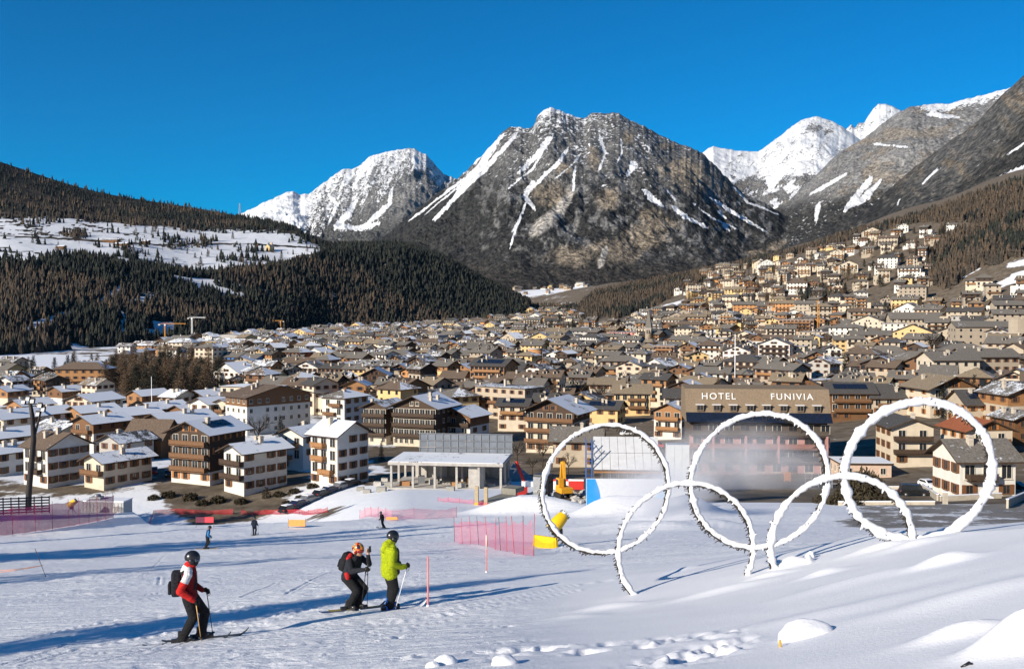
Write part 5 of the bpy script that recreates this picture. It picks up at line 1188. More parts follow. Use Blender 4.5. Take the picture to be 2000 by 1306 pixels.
for px, d, r, h in [(1378, 197, 1.3, 1.6), (1415, 195, 1.1, 1.3), (1445, 196, 1.4, 1.8), (1600, 188, 1.3, 1.5), (1690, 152, 2.6, 4.2), (1705, 150, 2.2, 3.6), (1660, 154, 2.0, 2.8)]:
    bush(gx(px, d), r, h, 'brown rounded hedge in front of the lettered hotel' if px < 1650 else 'tall brown clipped hedge below the peach building', 'hedges by the hotels')
for px, py, r, h in [(372, 975, 1.6, 1.3), (395, 985, 1.3, 1.0), (330, 970, 1.5, 1.2), (425, 980, 1.6, 1.2), (520, 972, .9, 2.2), (545, 968, 1.2, .9), (575, 962, 1.3, .9), (610, 952, 1.2, .9), (640, 945, 1.1, .9), (470, 982, 1.4, .9), (300, 975, 1.2, 1.0), (560, 985, 1.0, .8), (585, 975, 1.0, .8)]:
    bush(gp(px, py, 125), r, h, 'low brown bush on the bank below the timber chalet' if px < 500 else 'low brown hedge bush below the white villa', 'bushes along the road')

# ------------------------------------------------------------------ building site
def pavilion():
    q = gx(868, 186); t = thing('concrete_pavilion', 'unfinished concrete pavilion with flat snowy roof on thin columns', 'building', q, R(-7)); FOOT_PRINTS.append((q.x, q.y + 6, 12))
    L, R_, Dp, hh = -10.2, 10.6, 12.0, 4.4
    MB().b6(L - .5, R_ + .5, -.5, Dp, -1.2, .10).build('floor_slab', M_CONC, t)
    MB().b6(L - .5, R_ + .5, -.7, Dp, hh, hh + .55).build('roof_slab', M_CONC, t)
    MB().b6(L - .4, R_ + .4, -.6, Dp - .1, hh + .552, hh + .66).build('roof_snow', RM('slate', 'snowy'), t)
    for i in range(6):
        x = L + (R_ - L) * i / 5
        for y in (0, Dp * .5, Dp - .4):
            MB().b6(x - .2, x + .2, y - .2, y + .2, .1, hh).build('column', M_CONC, t)
    MB().b6(L + 2, R_, Dp - .2, Dp - .05, .1, hh).build('back_wall', M_CONC, t)
    MB().b6(R_ - 6.2, R_ - 3.4, .6, 3.2, .1, hh - .004).build('core', M_CONC, t)
    f = MB()
    for i in range(13): x = L + 2.8 + (R_ - L - 2.2) * i / 12; f.b6(x - .05, x + .05, Dp + .1, Dp + .22, hh, hh + 4.4); f.bar((x, Dp + .2, hh + 4.2), (x, Dp + 2.6, hh - .4), .07)
    for z in (.3, 1.6, 3.0, 4.4): f.b6(L + 2.5, R_ + .8, Dp + .02, Dp + .10, hh + z - .05, hh + z + .05)
    f.build('screen_frame', M_METAL, t)
    sm = pm('screen_panel', (.17, .19, .22), .5, .2, var=.2, scale=.5)
    for i in range(12):
        for k in range(3):
            x0 = L + 2.8 + (R_ - L - 2.2) * i / 12 + .08; x1 = L + 2.8 + (R_ - L - 2.2) * (i + 1) / 12 - .08; z0 = hh + (.36, 1.66, 3.06)[k]
            MB().b6(x0, x1, Dp + .24, Dp + .30, z0, z0 + (1.18, 1.28, 1.28)[k]).build('panel', sm, t)
    for x, y, z, s_, c in [(-8, 2, .1, (2, 1, .8), M_WOODO), (-3, 4, .1, (1.5, 1.2, 1), M_CONC), (2, 3, .1, (2.4, 1.2, .7), M_WOODO), (-5.5, 5, .1, (1.2, 1.2, 1.4), M_METAL), (4, 6, .1, (1.6, 1, 1.2), M_WOODM)]:
        o = MB().box((0, 0, s_[2] / 2), s_).build('material_stack', c); o.location = t.matrix_basis @ Vector((x, y, z)); o.rotation_euler = (0, 0, random.uniform(-.4, .4)); tag(o, 'stack of building material under the pavilion roof', 'materials', 'stacks inside the pavilion')
pavilion()
rb = random.Random(3)
def block_mesh(kind):
    m = MB()
    if kind == 0:
        m.b6(-.8, .8, -.4, .4, 0, .8)
        for x in (-.55, 0, .55): m.b6(x - .12, x + .12, -.42, .42, .8, .88)
        return m.mesh('concrete_block', M_CONC)
    if kind == 1:
        for i in range(5): m.b6(-1.3, 1.3, -.5 + i * .2, -.33 + i * .2, .14, .5 + .12 * (i % 2))
        for x in (-1, 0, 1): m.b6(x - .06, x + .06, -.55, .55, 0, .14)
        return m.mesh('timber_stack', M_WOODO)
    for z in range(4): m.b6(-.9, .9, -.45, .45, .1 + z * .22, .28 + z * .22)
    m.b6(-.95, .95, -.5, .5, 0, .08); return m.mesh('slab_stack', pm('slab_grey', (.34, .33, .30), .9, var=.2))
BLK = [block_mesh(i) for i in range(3)]
BL = [('grey concrete block set out in front of the pavilion', 'block', 'concrete_block'), ('stack of pale timber in front of the pavilion', 'timber', 'timber_stack'), ('stack of grey slabs in front of the pavilion', 'slabs', 'slab_stack')]
for px, py, k, s_ in [(790, 946, 0, 1), (815, 948, 0, 1.1), (838, 950, 0, 1.1), (872, 951, 0, 1), (900, 953, 0, 1.2), (738, 948, 0, 1), (752, 940, 0, .9), (762, 952, 2, 1.2), (745, 960, 2, 1), (717, 963, 2, .8), (786, 953, 1, 1), (800, 936, 1, .8), (845, 940, 2, .7), (877, 941, 2, .9), (905, 944, 0, 1), (880, 958, 2, .8), (704, 958, 2, .8), (960, 952, 0, .9), (700, 945, 1, .8), (720, 938, 1, .8)]:
    o = link(BL[k][2], BLK[k]); o.location = gp(px, py, 130); o.scale = (s_,) * 3; o.rotation_euler = (0, 0, R(-7) + rb.uniform(-.15, .15)); tag(o, BL[k][0], BL[k][1], BL[k][0] + 's')
t = thing('site_cabin', 'white two-door site cabin beside the pavilion', 'cabin', gp(932, 946, 130), R(-7))
MB().b6(-1.6, 1.6, -1, 1, 0, 2.3).build('body', pm('cabin_cream', (.66, .62, .52), .6, var=.08), t); MB().b6(-1.7, 1.7, -1.1, 1.1, 2.3, 2.42).build('roof', M_METAL, t)
for x in (-.8, .8):
    dr = MB().b6(x - .68, x + .68, -1.05, -1.0, .1, 2.1).build('door', M_WHITE, t); MB().b6(x - .5, x + .5, -1.08, -1.05, 1.75, 1.95).b6(x - .5, x + .5, -1.08, -1.05, 1.35, 1.5).build('vent', M_GLASS, dr)
# white covered stand, wrapped tower and sponsor wall
def stand():
    q = gx(1225, 150); t = thing('covered_stand', 'sloping white panelled stand roof on blue scaffold', 'stand', q, R(-3)); wp = pm('stand_panel_white', (.56, .57, .58), .6, var=.10, scale=1.0)
    for i in range(8):
        for k in range(2):
            x0 = -4.9 + i * 1.25; y0 = k * 2.6; z0 = 4.2 + k * 2.2
            M3 = Matrix.Rotation(math.atan2(2.2, 2.6), 3, 'X'); MB().box((x0 + .6, y0 + 1.3, z0 + 1.1), (1.2, 3.32, .06), 0, M=M3).build('panel', wp, t)
    f = MB()
    for i in range(9):
        x = -4.95 + i * 1.25; f.b6(x - .04, x + .04, -.04, .04, -2, 4.3); f.b6(x - .04, x + .04, 5.1, 5.2, -2, 8.5)
    for z in (.5, 2.2, 3.9): f.b6(-5, 5.1, -.05, .05, z, z + .09)
    f.build('scaffold', M_METAL, t); MB().b6(-5.0, 5.15, -.35, -.05, 3.8, 4.05).build('edge_beam', M_WOODO, t)
    b = MB()
    for x in (-6.1, -5.2):
        for y in (0, 2, 4): b.b6(x - .06, x + .06, y - .06, y + .06, -2, 8.4)
    for z in np.arange(0, 8.2, 1.1): b.b6(-6.1, -5.2, -.04, .04, z, z + .08); b.bar((-6.1, 0, z), (-6.1, 4, z + 1.0), .06)
    b.build('blue_scaffold', pm('scaffold_blue', (.05, .12, .34), .5), t)
stand()
q = gx(1326, 132); t = thing('wrapped_tower', 'square tower wrapped in white sheeting beside the lettered hotel', 'tower', q, R(-4)); wm = pm('sheeting_white', (.52, .54, .56), .5, var=.08, scale=.7, bmp=.5, bscale=2)
for i in range(3):
    MB().b6(-1.45 + i * .97, -.5 + i * .97, -.05, .05, -2, 8.0).build('sheet', wm, t)
MB().b6(-1.45, 1.45, .08, 2.8, -2, 7.9).build('core', wm, t)
M_BLUEP = pm('banner_blue', (.02, .26, .66), .5, var=.06); M_BLUEL = pm('banner_light_blue', (.16, .48, .80), .5, var=.05); M_WHB = pm('banner_white', (.58, .60, .62), .5, var=.08)
q = gx(1228, 121); t = thing('banner_wall', 'long white banner wall with blue printed curves behind the snow heap', 'banner', q, R(-2))
MB().b6(-5.1, 5.1, -.06, .06, -2.0, 3.9).build('board', M_WHB, t)
def flatpoly(pts, y, mat, name): return MB().prism(pts, y, y - .006).build(name, mat, t)
flatpoly([(-5.05, -1.5), (-3.9, -1.5), (-3.2, .4), (-3.5, 2.5), (-4.0, 3.85), (-5.05, 3.85)], -.062, M_BLUEP, 'printed_curve'); flatpoly([(2.2, -1.5), (5.05, -1.5), (5.05, 3.6), (3.8, 2.6), (2.8, .8)], -.062, M_BLUEL, 'printed_curve'); flatpoly([(.6, -.6), (1.6, -.6), (1.7, .2), (1.1, .8), (.5, .4)], -.062, M_BLUEL, 'printed_mark')
for i in range(9): MB().b6(-5.1 + i * 1.27, -5.02 + i * 1.27, .06, .2, -2, 3.8).build('post', M_METAL, t)

# ------------------------------------------------------------------ vehicles
M_TYRE = pm('tyre_rubber', (.02, .02, .02), .8); M_BLACKP = pm('black_paint', (.015, .016, .018), .3, .2, var=.2, spec=.6); M_TRAILER = pm('trailer_grey', (.20, .19, .16), .7, var=.2); M_YEL = pm('machine_yellow', (.70, .33, .02), .45, var=.1); M_RED = pm('signal_red', (.62, .04, .03), .5, var=.08); M_LAMPR = pm('tail_lamp', (.45, .02, .02), .3); M_LAMPW = pm('head_lamp', (.8, .8, .78), .2)
def wheel(mb_parent, p, r, w, name='wheel'):
    m = MB(); m.tube([(-w / 2, 0, 0), (-w / 2 * .9, 0, 0), (w / 2 * .9, 0, 0), (w / 2, 0, 0)], [r * .9, r, r, r * .9], 16); o = m.build(name, M_TYRE, mb_parent); o.location = p
    h = MB(); h.tube([(-w / 2 - .02, 0, 0), (w / 2 + .02, 0, 0)], r * .55, 12); h.build('rim', M_METAL, o); return o
def car(p, rz, mat, label, van=False, group=None):
    t = thing('parked_car', label, 'car', p, rz, group); L, w = 2.1, .86
    pr = [(-L, .35), (-L, .75), (-L + .15, .95), (-.95 if not van else -1.3, 1.0), (-.25 if not van else -.9, 1.46 if not van else 1.75), (1.25 if not van else 1.9, 1.48 if not van else 1.8), (1.95, 1.0), (L, .9), (L, .35)]
    MB().prism(pr, -w, w, axis='X').xform(Matrix.Identity(4)).build('body', mat, t, .06)
    g = MB(); gp_ = [(pr[3][0] + .12, 1.02), (pr[4][0] + .06, pr[4][1] - .08), (pr[5][0] - .08, pr[5][1] - .08), (pr[6][0] - .2, 1.02)]; g.prism(gp_, -w - .012, w + .012, axis='X'); g.build('side_glass', M_GLASS, t)
    a, b = Vector((0, pr[3][0] + .05, 1.02)), Vector((0, pr[4][0], pr[4][1] - .05)); MB().add([(-.7, a.y - .03, a.z + .03), (.7, a.y - .03, a.z + .03), (.64, b.y - .03, b.z + .03), (-.64, b.y - .03, b.z + .03)], [(0, 1, 2, 3)]).build('windscreen', M_GLASS, t)
    for y in (-1.3, 1.3):
        for s in (-1, 1): wheel(t, (s * (w - .08), y, .33), .33, .22)
    for s in (-1, 1): MB().b6(s * .62 - .16, s * .62 + .16, -L - .012, -L + .05, .68, .84).build('headlight', M_LAMPW, t); MB().b6(s * .68 - .12, s * .68 + .12, L - .05, L + .012, .7, .9).build('tail_light', M_LAMPR, t)
    return t
car(gx(1788, 150), R(82), M_BLACKP, 'black van parked on the yard below the cream house', True)
car(gx(1990, 158), R(40), M_BLACKP, 'black car parked at the edge of the side road')
car(gx(1817, 176), R(10), M_WHITE, 'white car parked beside the cream house with garages')
for px, py, c, lab in [(578, 855, M_BLACKP, 'black car parked behind the white villa'), (616, 838, M_WHITE, 'white car parked by the flat-roofed hotel'), (1238, 868, pm('grey_paint', (.25, .26, .27), .35, .5), 'grey car parked near the solar-roofed ochre house'), (1262, 876, M_BLACKP, 'dark car parked on the square behind the stand'), (1285, 874, pm('red_paint', (.35, .03, .03), .35, .2), 'dark red car parked on the square behind the stand'), (1225, 850, M_WHITE, 'white van parked on the square behind the stand'), (1975, 900, M_BLACKP, 'dark car parked below the brown timber house'), (330, 930, M_BLACKP, 'dark car parked on the road beside the timber chalet'), (300, 925, pm('red_paint', (.35, .03, .03), .35, .2), 'red car parked on the road beside the timber chalet')]:
    car(gp(px, py, 140), R(rb.choice((60, 80, -70, 20))), c, lab, 'van' in lab)
A_, B_ = gp(688, 948, 112), gp(566, 999, 112)
cc_ = [M_BLACKP, pm('grey_paint', (.25, .26, .27), .35, .5), pm('navy_paint', (.02, .03, .07), .35, .3)]
for i in range(7):
    q_ = A_.lerp(B_, (i + .2 * rb.random()) / 6); q_.z = hz(q_.x, q_.y)
    tt_ = car(q_, math.atan2(B_.y - A_.y, B_.x - A_.x) - math.pi / 2 + rb.uniform(-.05, .05), cc_[i % 3], '%s car with a snow-covered roof in the row parked along the piste edge' % ('black', 'grey', 'navy')[i % 3], group='cars parked along the piste edge')
    MB().b6(-.72, .72, -.3, 1.3, 1.47, 1.58).build('roof_snow', M_SNOWP, tt_, .04)
def truck():
    q = gp(1052, 972, 120); q2 = gp(958, 984, 110); dv = (q - q2); rz = math.atan2(dv.y, dv.x) - math.pi / 2
    t = thing('truck', 'dark truck tractor coupled to the low trailer', 'truck', q, rz)
    MB().b6(-1.2, 1.2, -2.6, 2.6, .55, .85).build('chassis', M_BLACKP, t); cb = MB().b6(-1.25, 1.25, .5, 2.7, .85, 3.5).build('cab', pm('truck_paint', (.045, .045, .05), .4), t, .1); MB().b6(-1.1, 1.1, 2.68, 2.74, 2.1, 3.1).build('windscreen', M_GLASS, cb); MB().b6(-1.27, 1.27, 1.2, 2.3, 2.1, 2.9).build('side_window', M_GLASS, cb); MB().b6(-1.0, 1.0, .1, .45, .85, 3.2).build('exhaust_stack', M_METAL, t)
    for y in (-1.6, 1.7):
        for s in (-1, 1): wheel(t, (s * 1.05, y, .5), .5, .3)
    n_ = thing('low_trailer', 'grey low-loader trailer with two raised yellow-tipped ramps', 'trailer', q2 + dv.normalized() * 3.2, rz)
    MB().b6(-1.25, 1.25, -4.2, 2.4, .62, .86).build('deck', M_TRAILER, n_); MB().b6(-1.2, 1.2, 2.4, 4.8, 1.1, 1.75).b6(-1.2, 1.2, 2.1, 2.6, .62, 1.75).build('gooseneck', M_TRAILER, n_); MB().add([(-1.25, -5.6, .3), (1.25, -5.6, .3), (1.25, -4.2, .86), (-1.25, -4.2, .86), (-1.25, -5.6, .1), (1.25, -5.6, .1), (1.25, -4.2, .6), (-1.25, -4.2, .6)], [(0, 1, 2, 3), (4, 7, 6, 5), (0, 4, 5, 1), (0, 3, 7, 4), (1, 5, 6, 2), (2, 6, 7, 3)]).build('tail_slope', M_TRAILER, n_)
    for y in (-3.4, -2.4, -1.4):
        for s in (-1, 1): wheel(n_, (s * 1.1, y, .42), .42, .28)
    for s in (-.85, .65):
        r_ = MB().b6(s - .28, s + .28, -5.7, -5.5, .3, 3.2).build('ramp', pm('ramp_tan', (.34, .27, .17), .7), n_); MB().b6(s - .29, s + .29, -5.72, -5.48, .3, .9).build('ramp_foot', M_YEL, r_)
truck()
def excavator():
    t = thing('excavator', 'yellow excavator with raised boom beside the banner wall', 'excavator', gp(1102, 972, 120), R(20))
    for s in (-1, 1): MB().tube([(s * .9, -1.3, .4), (s * .9, 1.3, .4)], .4, 12).b6(s * .9 - .25, s * .9 + .25, -1.3, 1.3, .05, .8).build('track', M_TYRE, t)
    MB().b6(-1.0, 1.0, -1.2, 1.2, .85, 1.7).build('body', M_YEL, t, .08); c = MB().b6(-.95, -.1, -.2, 1.1, 1.7, 3.0).build('cab', M_YEL, t, .06); MB().b6(-.97, -.08, 0, .95, 2.0, 2.8).build('cab_window', M_GLASS, c)
    MB().bar((.4, .8, 1.6), (.5, 1.4, 5.2), .38, .5).bar((.5, 1.4, 5.2), (.5, 2.2, 5.0), .34, .4).build('boom', M_YEL, t); MB().bar((.5, 2.1, 5.2), (.5, 2.6, 2.2), .3, .35).build('arm', M_YEL, t); MB().prism([(2.3, 1.3), (3.1, 1.5), (3.0, 2.2), (2.5, 2.3)], .1, .9, axis='X').build('bucket', M_TRAILER, t)
excavator()
p = gp(1035, 950, 125); t = thing('red_conveyor', 'tilted red conveyor arm above a heap of grey gravel', 'machine', p, R(10)); MB().bar((-.9, 0, .4), (-2.3, 2.0, 4.6), .35, .5).build('arm', M_RED, t); MB().b6(-1.5, .6, -.6, .6, .1, 1.1).build('hopper', M_WHITE, t); MB().bar((-1.6, 1, 2.4), (-1.4, 1, 0), .12).build('strut', M_METAL, t)
g_ = gp(1005, 935, 130); n_ = 26; a_ = np.linspace(0, 2 * math.pi, 26); rr_ = np.linspace(0, 1, 14); RR, AA = np.meshgrid(rr_, a_[:-1], indexing='ij')
gx_ = RR * 4.6 * np.cos(AA) + g_.x; gy_ = RR * 3.2 * np.sin(AA) + g_.y; gz_ = g_.z - .3 + 3.6 * (1 - RR) ** 1.1 + .25 * fbm(gx_ / .8, gy_ / .8, 3, 2)
tag(grid_mesh('gravel_heap', gx_, gy_, gz_, pm('gravel_grey', (.30, .30, .30), .95, var=.3, scale=5, bmp=.6, bscale=12), wrap=True), 'conical heap of grey gravel beside the pavilion', 'gravel heap')
for px, w_, lab in [(1085, 2.6, 'white board with red top rail beside the excavator'), (1125, 1.3, 'red board with white print beside the excavator')]:
    t = thing('site_board', lab, 'board', gp(px, 958, 130), R(-3)); m_ = px < 1100
    MB().b6(-w_, w_, -.04, .04, .2, 2.0).build('panel', M_WHITE if m_ else M_RED, t); MB().b6(-w_ - .02, w_ + .02, -.07, -.04, 1.7, 2.02).build('stripe', M_RED if m_ else M_WHITE, t)
    for s in (-1, 1): MB().b6(s * w_ * .8 - .05, s * w_ * .8 + .05, .04, .12, -.6, 1.9).build('post', M_METAL, t)
p = gp(1020, 968, 125); o = MB().b6(-.9, .9, -.05, .05, .2, 1.4).b6(-.8, -.7, -.04, .2, -.4, .2).b6(.7, .8, -.04, .2, -.4, .2).build('site_barrier', M_RED); o.location = p; o.rotation_euler = (0, 0, .4); tag(o, 'small red barrier lying beside the trailer', 'barrier')
for i in range(26):
    p = gp(rb.uniform(1112, 1148), rb.uniform(962, 985), 110); s_ = rb.uniform(.3, .8); m = MB().ball((0, 0, s_ * .3), s_, 7, 5, 0, (1, .8, .7)); m.v = [(a + rb.gauss(0, .09), b + rb.gauss(0, .09), c + rb.gauss(0, .07)) for a, b, c in m.v]; m.sm = [False] * len(m.sm)
    o = m.build('boulder', M_CONC); o.location = p; tag(o, 'grey boulder in the pile beside the banner wall', 'boulder', 'boulder pile')

# ------------------------------------------------------------------ piste edge: container, snow gun, slat fence, mast, poles
t = thing('container', 'low grey container with a machine on its snowy roof', 'container', gx(205, 131), R(-6)); M_CONT = pm('container_grey', (.46, .47, .46), .6, var=.1)
MB().b6(-2.9, 2.9, -1.2, 1.2, -.5, 1.5).build('body', M_CONT, t); MB().b6(-2.95, 2.95, -1.25, 1.25, 1.5, 1.66).build('snow_cover', M_SNOWP, t)
for i in range(12): MB().b6(-2.8 + i * .48, -2.62 + i * .48, -1.25, -1.2, -.4, 1.4).build('rib', M_CONT, t)
MB().b6(-2.0, -.6, -.6, .5, 1.66, 2.0).tube([(-1.3, 0, 2.0), (-1.3, 0, 2.25)], .45, 12).build('roof_unit', M_METAL, t)
def snow_gun(p, rz, s, label, pad=True):
    t = thing('snow_gun', label, 'snow gun', p, rz); t.scale = (s, s, s)
    M_ = Matrix.Translation((0, 0, 1.55)) @ Matrix.Rotation(R(38), 4, 'X')
    b = MB(); b.tube([(0, -.62, 0), (0, -.55, 0), (0, 0, 0), (0, .55, 0), (0, .75, 0)], [.34, .42, .46, .40, .34], 20, caps=False); b.xform(M_); b.build('barrel', M_YEL2, t)
    f = MB(); f.tube([(0, -.60, 0), (0, -.52, 0)], .33, 16); f.tube([(0, .70, 0), (0, .80, 0)], [.36, .40], 16, caps=False); f.xform(M_); f.build('fan_ring', M_METAL, t)
    nz = MB(); [nz.tube([(.37 * math.cos(k * .52), .78, .37 * math.sin(k * .52)), (.37 * math.cos(k * .52), .9, .37 * math.sin(k * .52))], .03, 6) for k in range(12)]; nz.xform(M_); nz.build('nozzle_ring', M_METAL, t)
    MB().b6(-.3, .3, -.25, .25, .75, 1.2).build('motor_box', M_BLACKP, t)
    for a in (.5, 2.6, 4.7): MB().bar((0, 0, .95), (.9 * math.cos(a), .9 * math.sin(a), -.15), .08).build('leg', M_METAL, t)
    if pad: MB().prism([(-1.4, -.1), (-1.3, .65), (1.15, .9), (1.3, -.1)], -1.0, -.85).build('pad', M_YEL2, t)
    return t
M_YEL2 = pm('gun_yellow', (.82, .50, .01), .45, var=.06)
snow_gun(gp(1088, 1066), R(-55), 1.0, 'yellow snow gun with padded base seen through the ring')
snow_gun(gx(136, 127), R(-80), .85, 'yellow snow gun standing beside the grey container', False)
def slat_fence():
    a, b = gx(-30, 124), gx(92, 129); dv = b - a; L = math.hypot(dv.x, dv.y); t = thing('slat_fence', 'black slatted timber fence at the piste edge', 'fence', a, math.atan2(dv.y, dv.x)); bm_ = pm('black_timber', (.020, .020, .022), .7, var=.3); tl = dv.z / L
    for i in range(9): x = L * i / 8; MB().b6(x - .06, x + .06, -.06, .06, tl * x - .6, tl * x + 2.2).build('post', bm_, t)
    for k in range(6):
        z = .25 + k * .36; MB().bar((0, -.09, z), (L, -.09, z + tl * L), .05, .17).build('slat', bm_, t)
slat_fence()
def mast():
    p = gx(50, 133); t = thing('floodlight_mast', 'tall dark leaning mast with bundled floodlights at its top', 'mast', p); bm_ = pm('mast_dark', (.022, .017, .015), .6, var=.4, scale=1)
    k = 119 / F; pts = [(0, 0, -1.0), (.15, 0, 2), (.55, 0, 5.2), (.9, 0, 7.8), (.75, 0, 10.4), (.45, 0, 12.0)]
    t.scale = (1, 1, 1.22)
    MB().tube(pts, [.40, .38, .36, .33, .28, .22], 10).build('pole', bm_, t)
    MB().tube([(1.05, .1, 8.4), (1.5, .1, 9.8), (2.0, .1, 11.4)], [.16, .15, .12], 8).build('arm', bm_, t)
    for x, z in [(-.3, 12.0), (.3, 12.35), (.9, 12.1), (1.9, 11.6), (2.3, 11.2), (1.6, 10.7)]:
        f = MB().box((x, -.15, z), (.55, .35, .5), 0, M=Matrix.Rotation(R(-25), 3, 'X')).build('floodlight', bm_, t); MB().box((x, -.37, z - .08), (.46, .03, .40), 0, M=Matrix.Rotation(R(-25), 3, 'X')).build('lens', M_METAL, f)
    MB().b6(-.6, 1.3, -.25, .25, 11.65, 11.75).build('bracket', bm_, t)
mast()
for px, d, y0, r_, lab in [(295, 345, 735, .16, 'tall thin white pole beside the larch wood'), (1436, 430, 652, .26, 'tall white pole among the old town houses')]:
    b_ = gx(px, d); top = at(px, y0, d).z; t = thing('white_pole', lab, 'pole', b_); MB().tube([(0, 0, -.5), (0, 0, top - b_.z)], [r_, r_ * .6], 8).build('shaft', M_WHITE, t); MB().tube([(0, 0, -.1), (0, 0, .4)], r_ * 2, 8).build('base', M_CONC, t); MB().ball((0, 0, top - b_.z), r_ * .9, 8, 6).build('finial', M_METAL, t)

# ------------------------------------------------------------------ church, towers, cranes, small far landmarks
def at_ground(px, py, dmin=250): return gp(px, py, dmin)
p = at_ground(1267, 682); t = thing('church_tower', 'slender stone church tower with pointed grey spire', 'church tower', p, R(-20)); MB().b6(-2.4, 2.4, -2.4, 2.4, -2, 17).build('shaft', WM('stone'), t); MB().add([(-2.6, -2.6, 17), (2.6, -2.6, 17), (2.6, 2.6, 17), (-2.6, 2.6, 17), (0, 0, 33)], [(0, 1, 4), (1, 2, 4), (2, 3, 4), (3, 0, 4), (3, 2, 1, 0)]).build('spire', RM('slate', 'bare'), t); MB().b6(-2.7, 2.7, -2.7, 2.7, 16.4, 17.0).build('cornice', M_CONC, t)
for s in (-.8, .8): MB().b6(s - .45, s + .45, -2.46, -2.38, 12.5, 15.5).build('belfry_opening', M_GLASS, t)
p = at_ground(1993, 690); t = thing('stone_tower', 'square medieval stone tower at the edge of the old town', 'tower', p, R(4)); MB().b6(-4, 4, -4, 4, -2, 17).build('shaft', WM('beige'), t)
for i in range(4): MB().b6(-4 + i * 2.2, -2.8 + i * 2.2, -4.02, -3.2, 17, 18.4).build('merlon', WM('beige'), t)
MB().b6(-.4, .4, -4.05, -3.98, 9, 10.6).build('window', M_GLASS, t)
p = at_ground(1046, 724); t = thing('round_tower', 'orange round tower building beside the dark roofs', 'tower', p, 0); m = MB(); m.tube([(0, 0, -2), (0, 0, 13.5)], 4.2, 24); m.build('drum', WM('orange'), t); m = MB(); m.tube([(0, 0, 13.5), (0, 0, 14.2)], 4.4, 24); m.build('parapet', M_CONC, t); p = at_ground(1020, 722); t = thing('round_tower', 'shorter honey-coloured round tower beside the orange one', 'tower', p); m = MB(); m.tube([(0, 0, -2), (0, 0, 9.5)], 3.6, 20); m.build('drum', WM('peach'), t); m = MB(); m.tube([(0, 0, 9.5), (0, 0, 10)], 3.8, 20); m.build('parapet', M_CONC, t)
def crane(px, py, h, jib, rz, label, col, d=None):
    p = gx(px, d) if d else at_ground(px, py); t = thing('tower_crane', label, 'crane', p, rz); m_ = pm('crane_' + col, {'orange': (.62, .28, .05), 'white': (.7, .7, .68)}[col], .6)
    w = MB(); q = h * .022
    for a, b in ((-1, -1), (1, -1), (1, 1), (-1, 1)): w.b6(a * q - .12, a * q + .12, b * q - .12, b * q + .12, -1, h)
    z = 0
    while z < h - 2 * q: w.bar((-q, -q, z), (q, -q, z + 2 * q), .14); w.bar((q, -q, z), (q, q, z + 2 * q), .14); w.bar((q, q, z), (-q, q, z + 2 * q), .14); z += 2 * q
    w.build('mast', m_, t)
    j = MB(); j.bar((-jib * .3, 0, h), (jib, 0, h), .3); j.bar((-jib * .1, 0, h + 1.4), (jib, 0, h + .5), .2); x = -jib * .2
    while x < jib: j.bar((x, 0, h), (x + 1, 0, h + 1.2), .14); x += 1.6
    j.build('jib', m_, t); MB().b6(-jib * .32, -jib * .22, -.6, .6, h - 1.6, h).build('counterweight', M_CONC, t); MB().b6(-.5, .9, -.8, -.1, h - 1.8, h - .2).build('cab', M_WHITE, t)
crane(1598, 655, 26, 5, R(88), 'orange tower crane rising from the old town', 'orange'); crane(322, 684, 22, 22, R(4), 'orange tower crane at the foot of the wooded hill', 'orange', 1080); crane(375, 680, 28, 17, R(-12), 'white tower crane at the foot of the wooded hill', 'white', 1150); crane(548, 660, 20, 16, R(175), 'small orange crane before the dark wood', 'orange', 1400); crane(1345, 640, 16, 4, R(70), 'short orange crane mast in the old town', 'orange')
# arched hall at the foot of the hill
p = gx(445, 1010); t = thing('arched_hall', 'long arched white hall roof at the foot of the dark hill', 'hall', p, R(-14)); pr = [(-30 + 60 * i / 12, 7 + 5.5 * math.sin(math.pi * i / 12)) for i in range(13)] + [(30, -2), (-30, -2)]; MB().prism(pr, 0, 34).build('shell', WM('grey'), t); pr2 = [(-31 + 62 * i / 12, 7.3 + 5.7 * math.sin(math.pi * i / 12)) for i in range(13)] + [(30.5, 6.8 + .3 * 0), (-30.5, 6.8)]
m = MB(); [m.add([(pr2[i][0], -.6, pr2[i][1] + .2), (pr2[i + 1][0], -.6, pr2[i + 1][1] + .2), (pr2[i + 1][0], 35, pr2[i + 1][1] + .2), (pr2[i][0], 35, pr2[i][1] + .2)], [(0, 1, 2, 3)]) for i in range(12)]; m.build('roof', RM('slate', 'full'), t)
for i in range(10): MB().b6(-26 + i * 5.4, -22.5 + i * 5.4, -.08, .02, 1, 6).build('window', M_GLASS, t)
